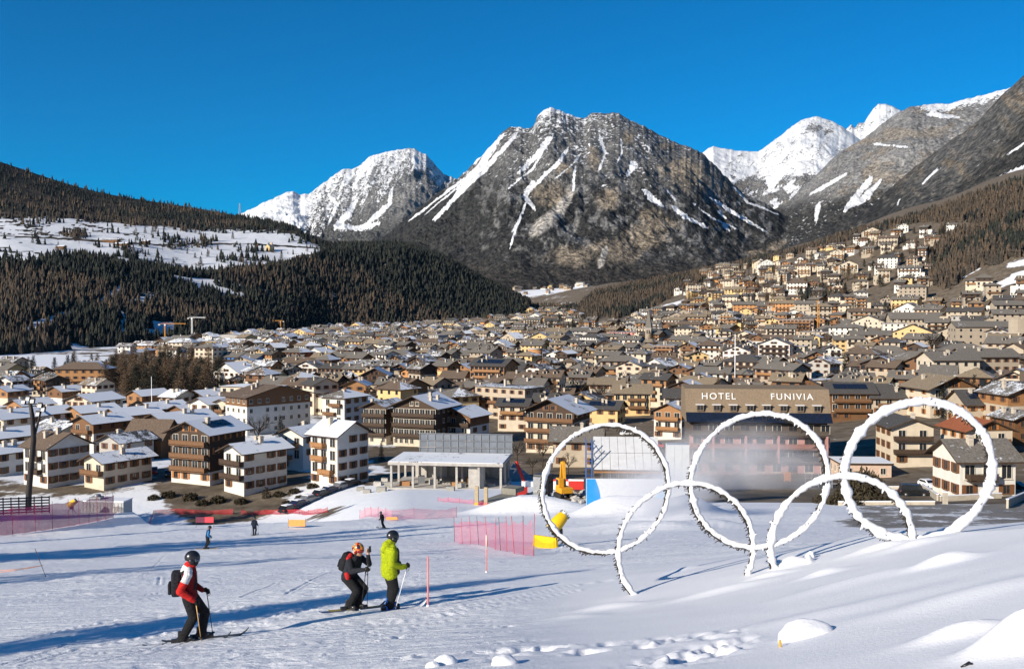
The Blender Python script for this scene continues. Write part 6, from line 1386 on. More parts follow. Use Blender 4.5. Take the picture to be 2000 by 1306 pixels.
# chapel and barns on the snow meadow, pylon on the ridge
def hp(px, t_): x, y, z = hill(np.array([px]), np.array([t_])); return Vector((x[0], y[0], z[0]))
p = hp(528, .60); t = thing('meadow_chapel', 'small ochre chapel with bell turret on the snow meadow', 'chapel', p, R(-25)); MB().prism([(-5, -2), (5, -2), (5, 8), (0, 12), (-5, 8)], -7, 7).build('wall', WM('yellow'), t); MB().add([(-5.6, -7.5, 7.8), (0, -7.5, 12.4), (0, 7.5, 12.4), (-5.6, 7.5, 7.8), (5.6, -7.5, 7.8), (5.6, 7.5, 7.8)], [(0, 1, 2, 3), (1, 4, 5, 2)]).build('roof', RM('slate', 'patchy'), t); MB().b6(-1.3, 1.3, 4, 6.6, 8, 16).build('turret', WM('yellow'), t); MB().b6(-.8, .8, -7.08, -7.0, 0, 3).build('door', M_WOODD, t)
for px, t_, w_, l_, lab in [(215, .585, 9, 40, 'long low farm shed with snowy roof on the meadow'), (240, .55, 10, 24, 'dark barn below the long farm shed'), (285, .60, 9, 16, 'small barn beside the farm shed'), (122, .535, 8, 13, 'brown barn among trees on the meadow'), (210, .43, 8, 14, 'dark hut at the upper wood edge'), (715, .55, 9, 14, 'pale farmhouse on the wooded ridge'), (690, .52, 8, 12, 'small house at the end of the wooded ridge')]:
    place_house(hp(px, t_), -15, 'brown' if 'pale' not in lab else 'cream', lab, name='barn' if 'house' not in lab else 'farmhouse', cat='barn' if 'house' not in lab else 'house', detail=False, W_=l_, D_=w_, n=1, roof='side', fh=4, wins=3, swins=1, chim=0, snow=.9, seed=px)
p = hp(470, 1.0); t = thing('power_pylon', 'thin steel power pylon standing on the ridge line', 'pylon', p, R(20)); m = MB(); h_ = 34
for a, b in ((-1, -1), (1, -1), (1, 1), (-1, 1)): m.bar((a * 3, b * 3, -2), (a * .5, b * .5, h_), .5)
for k in range(8): z = k * 4; f0 = 3 - 2.5 * z / h_; f1 = 3 - 2.5 * (z + 4) / h_; m.bar((-f0, -f0, z), (f1, -f1, z + 4), .35); m.bar((f0, -f0, z), (-f1, -f1, z + 4), .35)
m.build('lattice', M_METAL, t); m = MB(); [m.bar((-w_, 0, z), (w_, 0, z), .5) for z, w_ in ((22, 5), (27, 4.2), (32, 3.2))]; m.build('cross_arm', M_METAL, t)
# ------------------------------------------------------------------ yards at the foot of the bank: walls, railing, fence, hedge
M_WALLC = pm('yard_wall', (.46, .41, .33), .9, var=.15, scale=1.5, bmp=.3)
def yard_wall(a, b, h, label):
    A, B = gx(*a), gx(*b); t = thing('yard_wall', label, 'wall', A); dv = B - A; n_ = 4
    for i in range(n_):
        p0, p1 = dv * (i / n_), dv * ((i + 1) / n_ - .002); m = MB(); m.bar(p0 + Vector((0, 0, h * .5 - .4)), p1 + Vector((0, 0, h * .5 - .4)), .25, h + .8); m.build('section', M_WALLC, t)
    m = MB(); m.bar(Vector((0, 0, h + .03)), dv + Vector((0, 0, h + .03)), .34, .10); m.build('snow_coping', M_SNOWP, t)
yard_wall((1835, 136), (1805, 170), .9, 'low pale yard wall with snowy coping beside the black van'); yard_wall((1840, 135), (1960, 137), .7, 'low pale wall in front of the white framed house'); yard_wall((1972, 118), (2040, 150), 1.0, 'pale retaining wall at the edge of the side road'); yard_wall((1712, 172), (1812, 170), .5, 'snow-topped kerb wall before the garage doors'); yard_wall((1640, 128), (1830, 126), .45, 'long low wall along the foot of the bank')
def railing(a, b, n_, h, label):
    A, B = gx(*a), gx(*b); t = thing('railing', label, 'railing', A); dv = B - A
    for i in range(n_ + 1): q = dv * (i / n_); MB().b6(q.x - .04, q.x + .04, q.y - .04, q.y + .04, q.z - .3, q.z + h).build('post', M_WHITE, t)
    for z in (.35, .7, 1.05): MB().bar(Vector((0, 0, h * z / 1.1)), dv + Vector((0, 0, h * z / 1.1)), .05).build('rail', M_WHITE, t)
railing((1575, 182), (1655, 176), 6, 2.6, 'white metal railing between the lettered hotel and the peach building'); railing((1880, 148), (1955, 146), 5, 1.0, 'low white railing before the white framed house')
for px, d, r, h in [(1670, 128, 1.4, 1.1), (1700, 130, 1.6, 1.3), (1735, 131, 1.3, 1.0), (1640, 130, 1.5, 1.2), (1615, 133, 1.6, 1.2)]: bush(gx(px, d), r, h, 'brown hedge bush along the foot of the bank', 'hedge along the bank')
for px, d in [(1745, 138), (1850, 128)]:
    t = thing('gatepost', 'square pale gatepost standing in the yard', 'post', gx(px, d), 0, 'gateposts in the yards'); MB().b6(-.25, .25, -.25, .25, -.3, 1.5).build('pier', M_WALLC, t); MB().b6(-.3, .3, -.3, .3, 1.5, 1.62).build('cap', M_SNOWP, t)
# ------------------------------------------------------------------ the five snow-crusted rings
def gs(x, y): return hz(x, y) + float(relief(np.array([x]), np.array([y]))[0])
def ground_at(px, py):
    p = gp(px, py); return Vector((p.x, p.y, gs(p.x, p.y)))
M_PIPE = pm('ring_dark', (.030, .024, .018), .8, var=.5, scale=8, bmp=.6, bscale=30); M_CRUST = pm('snow_crust', (.66, .67, .69), .6, var=.06, scale=5, bmp=.5, bscale=18, spec=.2)
def rings():
    a = at(1178, 956, 21.9); c = at(1787, 922, 20.35); mid = (a + c) / 2
    t = thing('ring_sculpture', 'large sculpture of five linked rings crusted in white snow, planted in the bank', 'sculpture', (mid.x, mid.y, gs(mid.x, mid.y)))
    ax = (c - a).normalized(); up = Vector((0, 0, 1)); nrm = ax.cross(up).normalized(); up = nrm.cross(ax).normalized()
    up = Vector((0, 0, 1)); rnd = random.Random(4)
    spec = [(1178, 957, 21.9, 1.41, .050), (1478, 941, 21.1, 1.42, .062), (1787, 923, 20.35, 1.42, .094), (1335, 1074, 21.55, 1.45, .058), (1637, 1062, 20.75, 1.41, .080)]
    o_ = t.location
    for i, (px, py, d, Rr, cr) in enumerate(spec):
        cen = at(px, py, d) - o_
        off = nrm * (.05 if i > 2 else -.05)
        N = 150; pts = []; cp = []; cr_ = []
        for k in range(N):
            an = 2 * math.pi * k / N; rad = ax * math.cos(an) + up * math.sin(an); p = cen + off + rad * Rr
            pts.append(p)
            n1 = fbm(np.array(k * .35 + i * 50), np.array(i * 3.1), 3, 2, .6); n2 = vn(np.array(k * .9 + i * 20), np.array(i + .5), 4)
            cr_.append(cr * (.40 + .95 * float(n1) + .55 * float(n2) ** 3))
            cp.append(p + Vector((.040, -.030, .040)) * (.55 + .45 * cr / .1) + rad * rnd.uniform(-.012, .012))
        m = MB(); m.tube(pts, .042, 8, closed=True); ro = m.build('ring', M_PIPE, t)
        s = MB(); nn = 12; vs = []; fs = []
        for k in range(N):
            tg_ = (cp[(k + 1) % N] - cp[k - 1]).normalized(); sx = tg_.cross(nrm).normalized(); sy = nrm
            for j in range(nn):
                an = 2 * math.pi * j / nn; q = cr_[k] * (.88 + .24 * float(vn(np.array(k * .6 + i * 9), np.array(j * .9), 1)))
                vs.append(cp[k] + sx * math.cos(an) * q + sy * math.sin(an) * q)
        for k in range(N):
            for j in range(nn): fs.append((k * nn + j, k * nn + (j + 1) % nn, ((k + 1) % N) * nn + (j + 1) % nn, ((k + 1) % N) * nn + j))
        s.add(vs, fs, 0, True)
        for k in range(0, N, 2):          # soft lumps and rime spikes
            if rnd.random() < .55:
                an = rnd.uniform(-2.0, 1.1); rad = (pts[k] - cen - off).normalized(); dr = (Vector((-.6, -.3, -.5)) + rad * rnd.choice((-.6, .6)) + Vector((rnd.gauss(0, .4), rnd.gauss(0, .3), rnd.gauss(0, .4)))).normalized()
                L = rnd.uniform(.4, 1.0) * cr; s.tube([cp[k], cp[k] + dr * (cr_[k] * .8), cp[k] + dr * (cr_[k] + L)], [cr * .55, cr * .42, cr * .10], 6)
        s.build('snow_crust', M_CRUST, ro)
        w = MB()
        for k in range(N):
            for _ in range(3):
                if rnd.random() < .55:
                    dr = (Vector((-.75, -.25, -.62)) + Vector((rnd.gauss(0, .45), rnd.gauss(0, .35), rnd.gauss(0, .45)))).normalized(); w.bar(pts[k] + dr * .03, pts[k] + dr * rnd.uniform(.07, .13), .013)
        tw = w.build('twigs', M_PIPE, ro); tw['kind'] = 'stuff'
rings()
for px, py, r_, sc, lab in [(1568, 1242, .20, (1.5, .9, .75), 'smooth snow lump leaning over an orange stake'), (870, 1296, .13, (1.2, .9, .7), 'round snow lump beside the broken track'), (984, 1298, .13, (1.25, .9, .65), 'small round snow lump alone in the powder'), (845, 1302, .08, (1.2, .9, .7), 'tiny snow lump beside the round one'), (1580, 1090, .10, (1, 1, 1.3), 'little snow cap standing up behind the ring feet')]:
    p = ground_at(px, py); m = MB(); m.ball((0, 0, r_ * .25), r_, 28, 18, 0, sc); rnd = random.Random(px)
    vs = []
    for v in m.v:
        n_ = float(fbm(np.array(v[0] / r_ * 1.1 + px), np.array(v[1] / r_ * 1.1 + v[2] / r_), 3, 2)) - .5; k = 1 + .35 * n_; vs.append((v[0] * k + .25 * r_ * (v[2] / r_) * (1 if px > 1500 else .2), v[1] * k, v[2] * k))
    m.v = vs; o = m.build('snow_mound', M_SNOWP); o.location = p - Vector((0, 0, r_ * .12)); o.rotation_euler = (0, 0, R(10)); tag(o, lab, 'snow mound')
p = ground_at(1524, 1262); o = MB().tube([(0, 0, -.2), (0, .01, .07)], .013, 6).build('orange_stake', pm('stake_orange', (.8, .35, .02), .5)); o.location = p; tag(o, 'short orange stake poking out of the snow lump', 'stake')
p = ground_at(1893, 1301); o = MB().tube([(-.06, 0, -.02), (0, 0, .02), (.06, 0, -.02)], .012, 6).build('buried_hoop', M_BLACKP); o.location = p; tag(o, 'dark hoop half buried under the big snow mound', 'hoop')

# ------------------------------------------------------------------ people on skis
def capsule(mb, p0, r0, p1, r1, n=14):
    p0 = Vector(p0); p1 = Vector(p1); d = p1 - p0; L = d.length
    if L < 1e-4: d = Vector((0, 0, 1)); L = 1e-4
    d.normalize(); pts = []; rad = []
    for k in range(5): a = math.pi / 2 * (1 - k / 4); pts.append(p0 - d * r0 * math.sin(a)); rad.append(max(r0 * math.cos(a), r0 * .03))
    for k in range(1, 5): a = math.pi / 2 * k / 4; pts.append(p1 + d * r1 * math.sin(a)); rad.append(max(r1 * math.cos(a), r1 * .03))
    mb.tube(pts, rad, n)
def figure(t, J, zones, mats, voxel=.011, name='body'):
    """zones: list of (p0, r0, p1, r1, material index); joined by a voxel remesh into one skin"""
    mb = MB()
    for z in zones: capsule(mb, z[0], z[1], z[2], z[3])
    tmp = link('tmp', mb.mesh('tmp', mats)); rm_ = tmp.modifiers.new('r', 'REMESH'); rm_.mode = 'VOXEL'; rm_.voxel_size = voxel
    sm_ = tmp.modifiers.new('s', 'SMOOTH'); sm_.factor = .5; sm_.iterations = 3
    me = bpy.data.meshes.new_from_object(tmp.evaluated_get(bpy.context.evaluated_depsgraph_get())); bpy.data.objects.remove(tmp)
    n_ = len(me.polygons); c = np.zeros(n_ * 3, np.float32); me.polygons.foreach_get('center', c); c = c.reshape(-1, 3); best = np.full(n_, 9e9); mi = np.zeros(n_, int)
    for p0, r0, p1, r1, m in zones:
        a = np.array(p0, float); b = np.array(p1, float); d = b - a; L2 = max((d * d).sum(), 1e-9); s = np.clip(((c - a) @ d) / L2, 0, 1); dist = np.linalg.norm(c - a - s[:, None] * d, axis=1) - (r0 + (r1 - r0) * s)
        u = dist < best; best[u] = dist[u]; mi[u] = m
    me.materials.clear()
    for m in mats: me.materials.append(m)
    me.polygons.foreach_set('material_index', mi.astype(np.int32)); me.polygons.foreach_set('use_smooth', np.ones(n_, bool)); me.name = name
    return link(name, me, t)
def cloth(name, col, rough=.75):
    if name in MATS: return MATS[name]
    m, nt, n, l, b = new_mat(name); v = tnode(n, l); f = noise_node(n, l, v, 9, 4, .6); w = noise_node(n, l, tnode(n, l, scale=(1, 1, 3.2)), 11, 3, .55, 1.2)
    l.new(ramp(n, l, f, [(.3, tuple(c * .85 for c in col)), (.7, tuple(min(1, c * 1.12) for c in col))]), b.inputs['Base Color']); b.inputs['Roughness'].default_value = rough; b.inputs['Specular IOR Level'].default_value = .25
    bump(n, l, w, b, .8, .07); MATS[name] = m; return m
M_SKIN = pm('skin', (.55, .30, .20), .55, var=.08); M_HELM = pm('helmet_black', (.014, .015, .018), .28, var=.2, spec=.6); M_GOG = pm('goggle_lens', (.05, .07, .10), .08, spec=.8); M_BOOTB = pm('boot_black', (.02, .02, .022), .4); M_STEEL = pm('buckle', (.55, .56, .58), .35, .7)
V = Vector
def limb(z, pts, rads, m):
    for a, b, r0, r1 in zip(pts[:-1], pts[1:], rads[:-1], rads[1:]): z.append((a, r0, b, r1, m))
def hand(z, wrist, d, side, m, s=1.0):
    """gloved hand curled round a grip: palm, four fingers of unequal length and a thumb from the side of the palm"""
    d = V(d).normalized(); up = V((0, 0, 1)); sx = d.cross(up).normalized(); palm = V(wrist) + d * .05
    z.append((V(wrist), .034, V(wrist) + d * .085, .038, m))
    for k, L in zip((-.030, -.010, .011, .030), (.050, .060, .056, .044)):
        b = V(wrist) + d * .095 + up * k * 1.1; k1 = b + d * L * .6 - sx * side * .012; k2 = k1 + (d * .25 - sx * side * .9).normalized() * L * .75; k3 = k2 + (-d * .7 - sx * side * .4).normalized() * L * .5
        limb(z, [b, k1, k2, k3], [.016, .015, .014, .013], m)
    tb = V(wrist) + d * .045 + up * .036; limb(z, [tb, tb + (d * .5 + up * .5 - sx * side * .5).normalized() * .04, tb + d * .055 + up * .025 - sx * side * .05], [.018, .016, .013], m)
def torso(z, pel, che, neck, w, r, m, hem=None, hemz=None):
    """jacket: two columns side by side, wider at the shoulders, with a hem"""
    for s in (-1, 1):
        sx = V((w * s, 0, 0)); z.append((pel + sx * .75, r * .98, (pel + che) / 2 + sx * .75, r * .93, m)); z.append(((pel + che) / 2 + sx * .75, r * .93, che + sx, r * 1.0, m)); z.append((che + sx, r * .95, neck + V((s * w * .75, 0, -.06)), r * .62, m))
        if hem: z.append((pel + sx * .8, r * .98, pel + sx * .82 + hem, r * 1.0, m))
def boots(t, feet, mat, name='ski_boot'):
    for a, fwd in feet:
        f = V((fwd[0], fwd[1], 0)).normalized(); sx = V((f.y, -f.x, 0)); m = MB(); b = V(a)
        M3 = Matrix(((sx.x, f.x, 0), (sx.y, f.y, 0), (0, 0, 1)))
        sole = [(-.05, -.13), (.05, -.13), (.055, .10), (.03, .17), (-.03, .17), (-.055, .10)]
        m.prism(sole, 0.0, .03, axis='Z'); m.prism([(x * .98, y * .97) for x, y in sole], .03, .10, axis='Z'); m.prism([(-.045, -.11), (.045, -.11), (.042, .05), (-.042, .05)], .10, .22, axis='Z')
        for zz in (.07, .115): m.b6(-.05, .05, .045 + .05 * (zz < .1), .075 + .05 * (zz < .1), zz, zz + .02, 1)
        m.v = [tuple(M3 @ V(v) + b) for v in m.v]; m.build(name, [mat, M_STEEL], t, .012)
def helmet(t, c, fwd, mat, r=.135, goggle=M_GOG, strap=True, up=V((0, 0, 1))):
    f = V(fwd).normalized(); sx = f.cross(up).normalized(); u2 = sx.cross(f).normalized(); M3 = Matrix((sx, f, u2)).transposed()
    m = MB(); nu, nv = 24, 12; vs = []; fs = []
    for j in range(nv + 1):
        ph = math.pi * .60 * j / nv
        for i in range(nu):
            th = 2 * math.pi * i / nu; fr = math.sin(th); cut = 1.0 - (.20 * max(0, fr) ** 2) * (j / nv) ** 2; p = ph * cut
            vs.append(V((r * .93 * math.sin(p) * math.cos(th), r * 1.12 * math.sin(p) * math.sin(th), r * 1.05 * math.cos(p))))
    for j in range(nv):
        for i in range(nu): fs.append((j * nu + i, j * nu + (i + 1) % nu, (j + 1) * nu + (i + 1) % nu, (j + 1) * nu + i))
    m.add(vs, fs, 0, True)
    for s in (-1, 1): m.ball((s * r * .86, -.01, -r * .42), r * .36, 10, 8, 0, (.5, 1, 1.15))
    m.v = [tuple(M3 @ V(v) + V(c)) for v in m.v]; h = m.build('helmet', mat, t)
    so = h.modifiers.new('solid', 'SOLIDIFY'); so.thickness = .012
    g = MB(); vs = []; fs = []; N = 12
    for i in range(N + 1):
        th = math.pi * (.14 + .72 * i / N)
        for dz in (-.50, -.02): vs.append(V((r * .98 * math.cos(th), r * 1.10 * math.sin(th), r * dz)))
    for i in range(N): fs.append((2 * i, 2 * i + 2, 2 * i + 3, 2 * i + 1))
    g.add(vs, fs, 0, True); g.v = [tuple(M3 @ V(v) + V(c)) for v in g.v]; go = g.build('goggles', goggle, t); so = go.modifiers.new('solid', 'SOLIDIFY'); so.thickness = .02
    return h
def head(z, c, fwd, m, neckbase, mn):
    f = V(fwd).normalized(); c = V(c)
    z.append((c + V((0, 0, .02)), .098, c + f * .025 + V((0, 0, -.05)), .085, m)); z.append((c + f * .03 + V((0, 0, -.07)), .06, c + f * .06 + V((0, 0, -.10)), .042, m)); z.append((c + f * .10 + V((0, 0, -.02)), .016, c + f * .118 + V((0, 0, -.05)), .018, m))
    z.append((c + f * .088 + V((-.02, 0, -.085)), .012, c + f * .088 + V((.02, 0, -.085)), .012, m))
    for s in (-1, 1): sx = V((f.y, -f.x, 0)) * s; z.append((c + sx * .095 + V((0, 0, .015)), .018, c + sx * .098 + V((0, 0, -.03)), .014, m))
    z.append((V(neckbase), .07, c + V((0, 0, -.06)), .062, mn))
def backpack(p, rz, label, col, tilt=0.0, s=1.0):
    t = thing('backpack', label, 'backpack', p, rz); t.rotation_euler = (tilt, 0, rz); t.scale = (s, s, s); m = cloth('pack_' + col[0], col[1])
    b = MB(); b.prism([(-.14, -.22), (.14, -.22), (.155, .08), (.12, .24), (-.12, .24), (-.155, .08)], -.17, .0); b.build('bag', m, t, .045)
    b = MB(); b.prism([(-.11, -.18), (.11, -.18), (.11, .04), (-.11, .04)], -.23, -.165); b.build('pocket', m, t, .03)
    for sd in (-1, 1): b = MB(); b.tube([(sd * .10, .0, .20), (sd * .12, .12, .27), (sd * .13, .24, .16), (sd * .13, .25, -.05), (sd * .14, .10, -.18), (sd * .12, .0, -.18)], .018, 6, flat=2.0); b.build('strap', m, t)
    return t
def ski(p, d, label, col, L=1.68, group=None):
    """p under the boot, d direction along the snow"""
    d = V(d).normalized(); t = thing('ski', label, 'ski', p, 0, group); q = d.to_track_quat('Y', 'Z'); t.rotation_mode = 'QUATERNION'; t.rotation_quaternion = q
    m = MB(); vs = []; fs = []; N = 22
    for i in range(N + 1):
        u = i / N; y = -L * .46 + L * u; w = .036 + .014 * abs(2 * u - 1) ** 2; w *= 1 if 0 < i < N else .45
        zc = .13 * max(0, (u - .88) / .12) ** 2 + .03 * max(0, (.05 - u) / .05); vs += [V((-w, y, zc)), V((w, y, zc)), V((w, y, zc + .018)), V((-w, y, zc + .018))]
    for i in range(N):
        for j in range(4): fs.append((4 * i + j, 4 * i + (j + 1) % 4, 4 * i + 4 + (j + 1) % 4, 4 * i + 4 + j))
    fs += [(3, 2, 1, 0), (4 * N, 4 * N + 1, 4 * N + 2, 4 * N + 3)]; m.add(vs, fs); m.build('blade', col, t)
    MB().b6(-.04, .04, .10, .22, .018, .075).build('toe_piece', M_BOOTB, t, .01); MB().b6(-.04, .04, -.24, -.10, .018, .095).build('heel_piece', M_BOOTB, t, .01); return t
def pole(a, b, label, col, group=None):
    a = V(a); b = V(b); t = thing('ski_pole', label, 'ski pole', b, 0, group); d = a - b; n = d.normalized()
    MB().tube([(0, 0, 0), d * .98], [.008, .010], 8).build('shaft', col, t); MB().tube([d * .90, d * .97, d * 1.04], [.015, .019, .016], 8).build('grip', M_BOOTB, t); MB().tube([n * .07, n * .085], [.05, .045], 12).build('basket', M_BOOTB, t)
    s = n.orthogonal().normalized(); MB().tube([d * 1.02, d * .99 + s * .06, d * .88 + s * .07, d * .86 + s * .02], .007, 5).build('wrist_loop', M_BOOTB, t)
    return t
def snowdir(a, b): A = ground_at(*a); B = ground_at(*b); return (B - A)

# red and white jacket, seen from his right side, looking along the slope
def red_skier():
    P = ground_at(372, 1250); sd = snowdir((300, 1268), (450, 1240)); hd = V((.97, .24, 0)).normalized(); sd = V((hd.x, hd.y, hz(P.x + hd.x, P.y + hd.y) - hz(P.x, P.y)))
    t = thing('person', 'skier in red and white jacket and black helmet with a dark backpack', 'person', P); ex = V((hd.y, -hd.x, 0)); slope = sd.z / math.hypot(sd.x, sd.y)
    def L(x, y, z): return ex * x + hd * y + V((0, 0, z + slope * y * max(0, 1 - z / .8)))
    red = cloth('jacket_red', (.62, .020, .016)); dk = cloth('jacket_red_shaded', (.20, .010, .010)); wh = cloth('jacket_white', (.78, .78, .78)); bl = cloth('trousers_black', (.012, .012, .014)); gl = cloth('glove_black', (.015, .015, .016)); mask = cloth('mask_dark', (.03, .03, .032))  # darker red on torso and far arm paints the jacket's shaded side
    z = []; pel, che, nk = L(0, -.02, .96), L(0, -.01, 1.33), L(0, .03, 1.52)
    torso_local(z, pel, che, nk, ex, .085, .148, 1, L(0, 0, .955) - pel)
    for s in (1, -1):                     # shoulder yokes in white on the near side
        z.append((L(.19 * s, -.02, 1.40), .080, L(.12 * s, -.02, 1.45), .085, 2))
    limb(z, [L(.20, -.02, 1.40), L(.235, -.09, 1.26)], [.082, .080], 2); limb(z, [L(.235, -.09, 1.26), L(.26, -.17, 1.10), L(.235, .02, .95), L(.22, .08, .90)], [.080, .078, .066, .056], 0)
    hand(z, L(.22, .08, .90), hd * .5 + V((0, 0, -.6)) + ex * .05, 1, 4)
    limb(z, [L(-.20, .0, 1.40), L(-.25, .02, 1.12), L(-.20, .22, .98)], [.080, .074, .055], 1); hand(z, L(-.20, .22, .98), hd + V((0, 0, -.3)), -1, 4)
    z.append((L(0, -.06, 1.48), .10, L(0, -.10, 1.42), .085, 2)); z.append((L(0, -.03, 1.54), .085, L(0, .05, 1.53), .07, 0))
    limb(z, [L(.09, -.02, .90), L(.10, .07, .53), L(.09, -.12, .17)], [.130, .102, .088], 3); z.append((L(.09, -.12, .20), .092, L(.09, -.12, .15), .096, 3))
    limb(z, [L(-.09, .02, .90), L(-.10, .27, .55), L(-.09, .22, .17)], [.130, .102, .088], 3); z.append((L(-.09, .22, .20), .092, L(-.09, .22, .15), .096, 3))
    head(z, L(0, .05, 1.66), hd, 5, L(0, .03, 1.50), 5)
    z.append((L(0, .055, 1.61), .085, L(0, .10, 1.585), .06, 5))
    b = figure(t, None, z, [red, dk, wh, bl, gl, mask]); boots(t, [(L(.09, -.12, .045), hd), (L(-.09, .22, .045), hd)], M_BOOTB); helmet(t, L(0, .05, 1.695), hd + V((0, 0, -.05)), M_HELM)
    backpack(P + L(0, -.165, 1.19), math.atan2(hd.y, hd.x) - math.pi / 2, 'dark rounded backpack on the red-jacketed skier', ('dark', (.018, .018, .024)), 0, 1.08)
    for x, y, lab in ((.09, -.12, 'dark ski under the rear boot of the red-jacketed skier'), (-.09, .22, 'dark ski under the front boot of the red-jacketed skier')):
        ski(P + L(x, y, .025), V((hd.x, hd.y, slope)), lab, pm('ski_dark', (.03, .03, .032), .4))
    tip = ground_at(393, 1250); pole(P + L(.235, .12, .90), V((tip.x, tip.y, tip.z)), 'tan ski pole in the near hand of the red-jacketed skier', pm('pole_tan', (.62, .38, .14), .45)); pole(P + L(-.2, .30, .98), P + L(-.25, .42, 0), 'dark ski pole in the far hand of the red-jacketed skier', M_BOOTB)
def torso_local(z, pel, che, nk, ex, w, r, m, hem):
    for s in (-1, 1):
        sx = ex * (w * s); z.append((pel + sx * .8, r * .95, (pel + che) / 2 + sx * .8, r * .92, m)); z.append(((pel + che) / 2 + sx * .8, r * .92, che + sx, r, m)); z.append((che + sx, r * .95, nk + sx * .6 + V((0, 0, -.08)), r * .62, m)); z.append((pel + sx * .8, r * .96, pel + sx * .85 + hem, r * .98, m))
# lime jacket, seen from behind, turned to the right
def lime_skier():
    P = ground_at(762, 1187); hd = V((.86, .50, 0)).normalized(); ex = V((hd.y, -hd.x, 0)); t = thing('person', 'skier in long lime green jacket and black helmet seen from behind', 'person', P)
    def L(x, y, z): return ex * x + hd * y + V((0, 0, z))
    lime = cloth('jacket_lime', (.38, .46, .006)); bl = cloth('trousers_black', (.012, .012, .014)); gl = cloth('glove_black', (.015, .015, .016)); drk = cloth('jacket_shadow_brown', (.06, .045, .03))
    z = []; pel, che, nk = L(0, -.03, .96), L(0, -.02, 1.35), L(0, .03, 1.54); torso_local(z, pel, che, nk, ex, .115, .165, 0, L(0, -.02, .87) - pel)
    z.append((L(0, .12, 1.36), .11, L(0, .13, .90), .12, 3))
    z.append((L(0, -.08, 1.53), .11, L(0, -.14, 1.44), .09, 0)); z.append((L(0, -.02, 1.57), .095, L(0, .06, 1.56), .08, 0))
    limb(z, [L(.21, -.02, 1.42), L(.29, -.08, 1.16), L(.28, .17, 1.05), L(.27, .24, 1.05)], [.095, .088, .072, .066], 0); hand(z, L(.27, .25, 1.05), hd + V((0, 0, .05)), 1, 2)
    limb(z, [L(-.21, .0, 1.42), L(-.27, .0, 1.15), L(-.22, .20, 1.02)], [.095, .085, .068], 0); hand(z, L(-.22, .21, 1.02), hd, -1, 2)
    limb(z, [L(.10, -.02, .88), L(.12, .06, .52), L(.10, -.05, .17)], [.135, .112, .100], 1); z.append((L(.10, -.05, .20), .102, L(.10, -.05, .15), .108, 1)); limb(z, [L(-.10, .0, .88), L(-.12, .10, .52), L(-.10, .05, .17)], [.135, .112, .100], 1); z.append((L(-.10, .05, .20), .102, L(-.10, .05, .15), .108, 1))
    head(z, L(0, .07, 1.69), hd, 4, L(0, .03, 1.52), 4); figure(t, None, z, [lime, bl, gl, drk, cloth('mask_dark', (.03, .03, .032))])
    bm_ = pm('boot_blue', (.03, .16, .55), .4); boots(t, [(L(.10, -.03, .045), hd), (L(-.10, .05, .045), hd)], bm_); helmet(t, L(0, .07, 1.725), hd + V((0, 0, -.1)), M_HELM)
    g = hz(P.x + hd.x, P.y + hd.y) - hz(P.x, P.y)
    for x, y, lab in ((.10, -.03, 'white and blue ski under the near boot of the lime-jacketed skier'), (-.10, .05, 'white and blue ski under the far boot of the lime-jacketed skier')): ski(P + L(x, y, .025), V((hd.x, hd.y, g)), lab, pm('ski_white', (.72, .74, .78), .4))
    tip = ground_at(772, 1188); pole(P + L(.27, .33, 1.08), tip, 'white ski pole held by the lime-jacketed skier', M_WHITE)
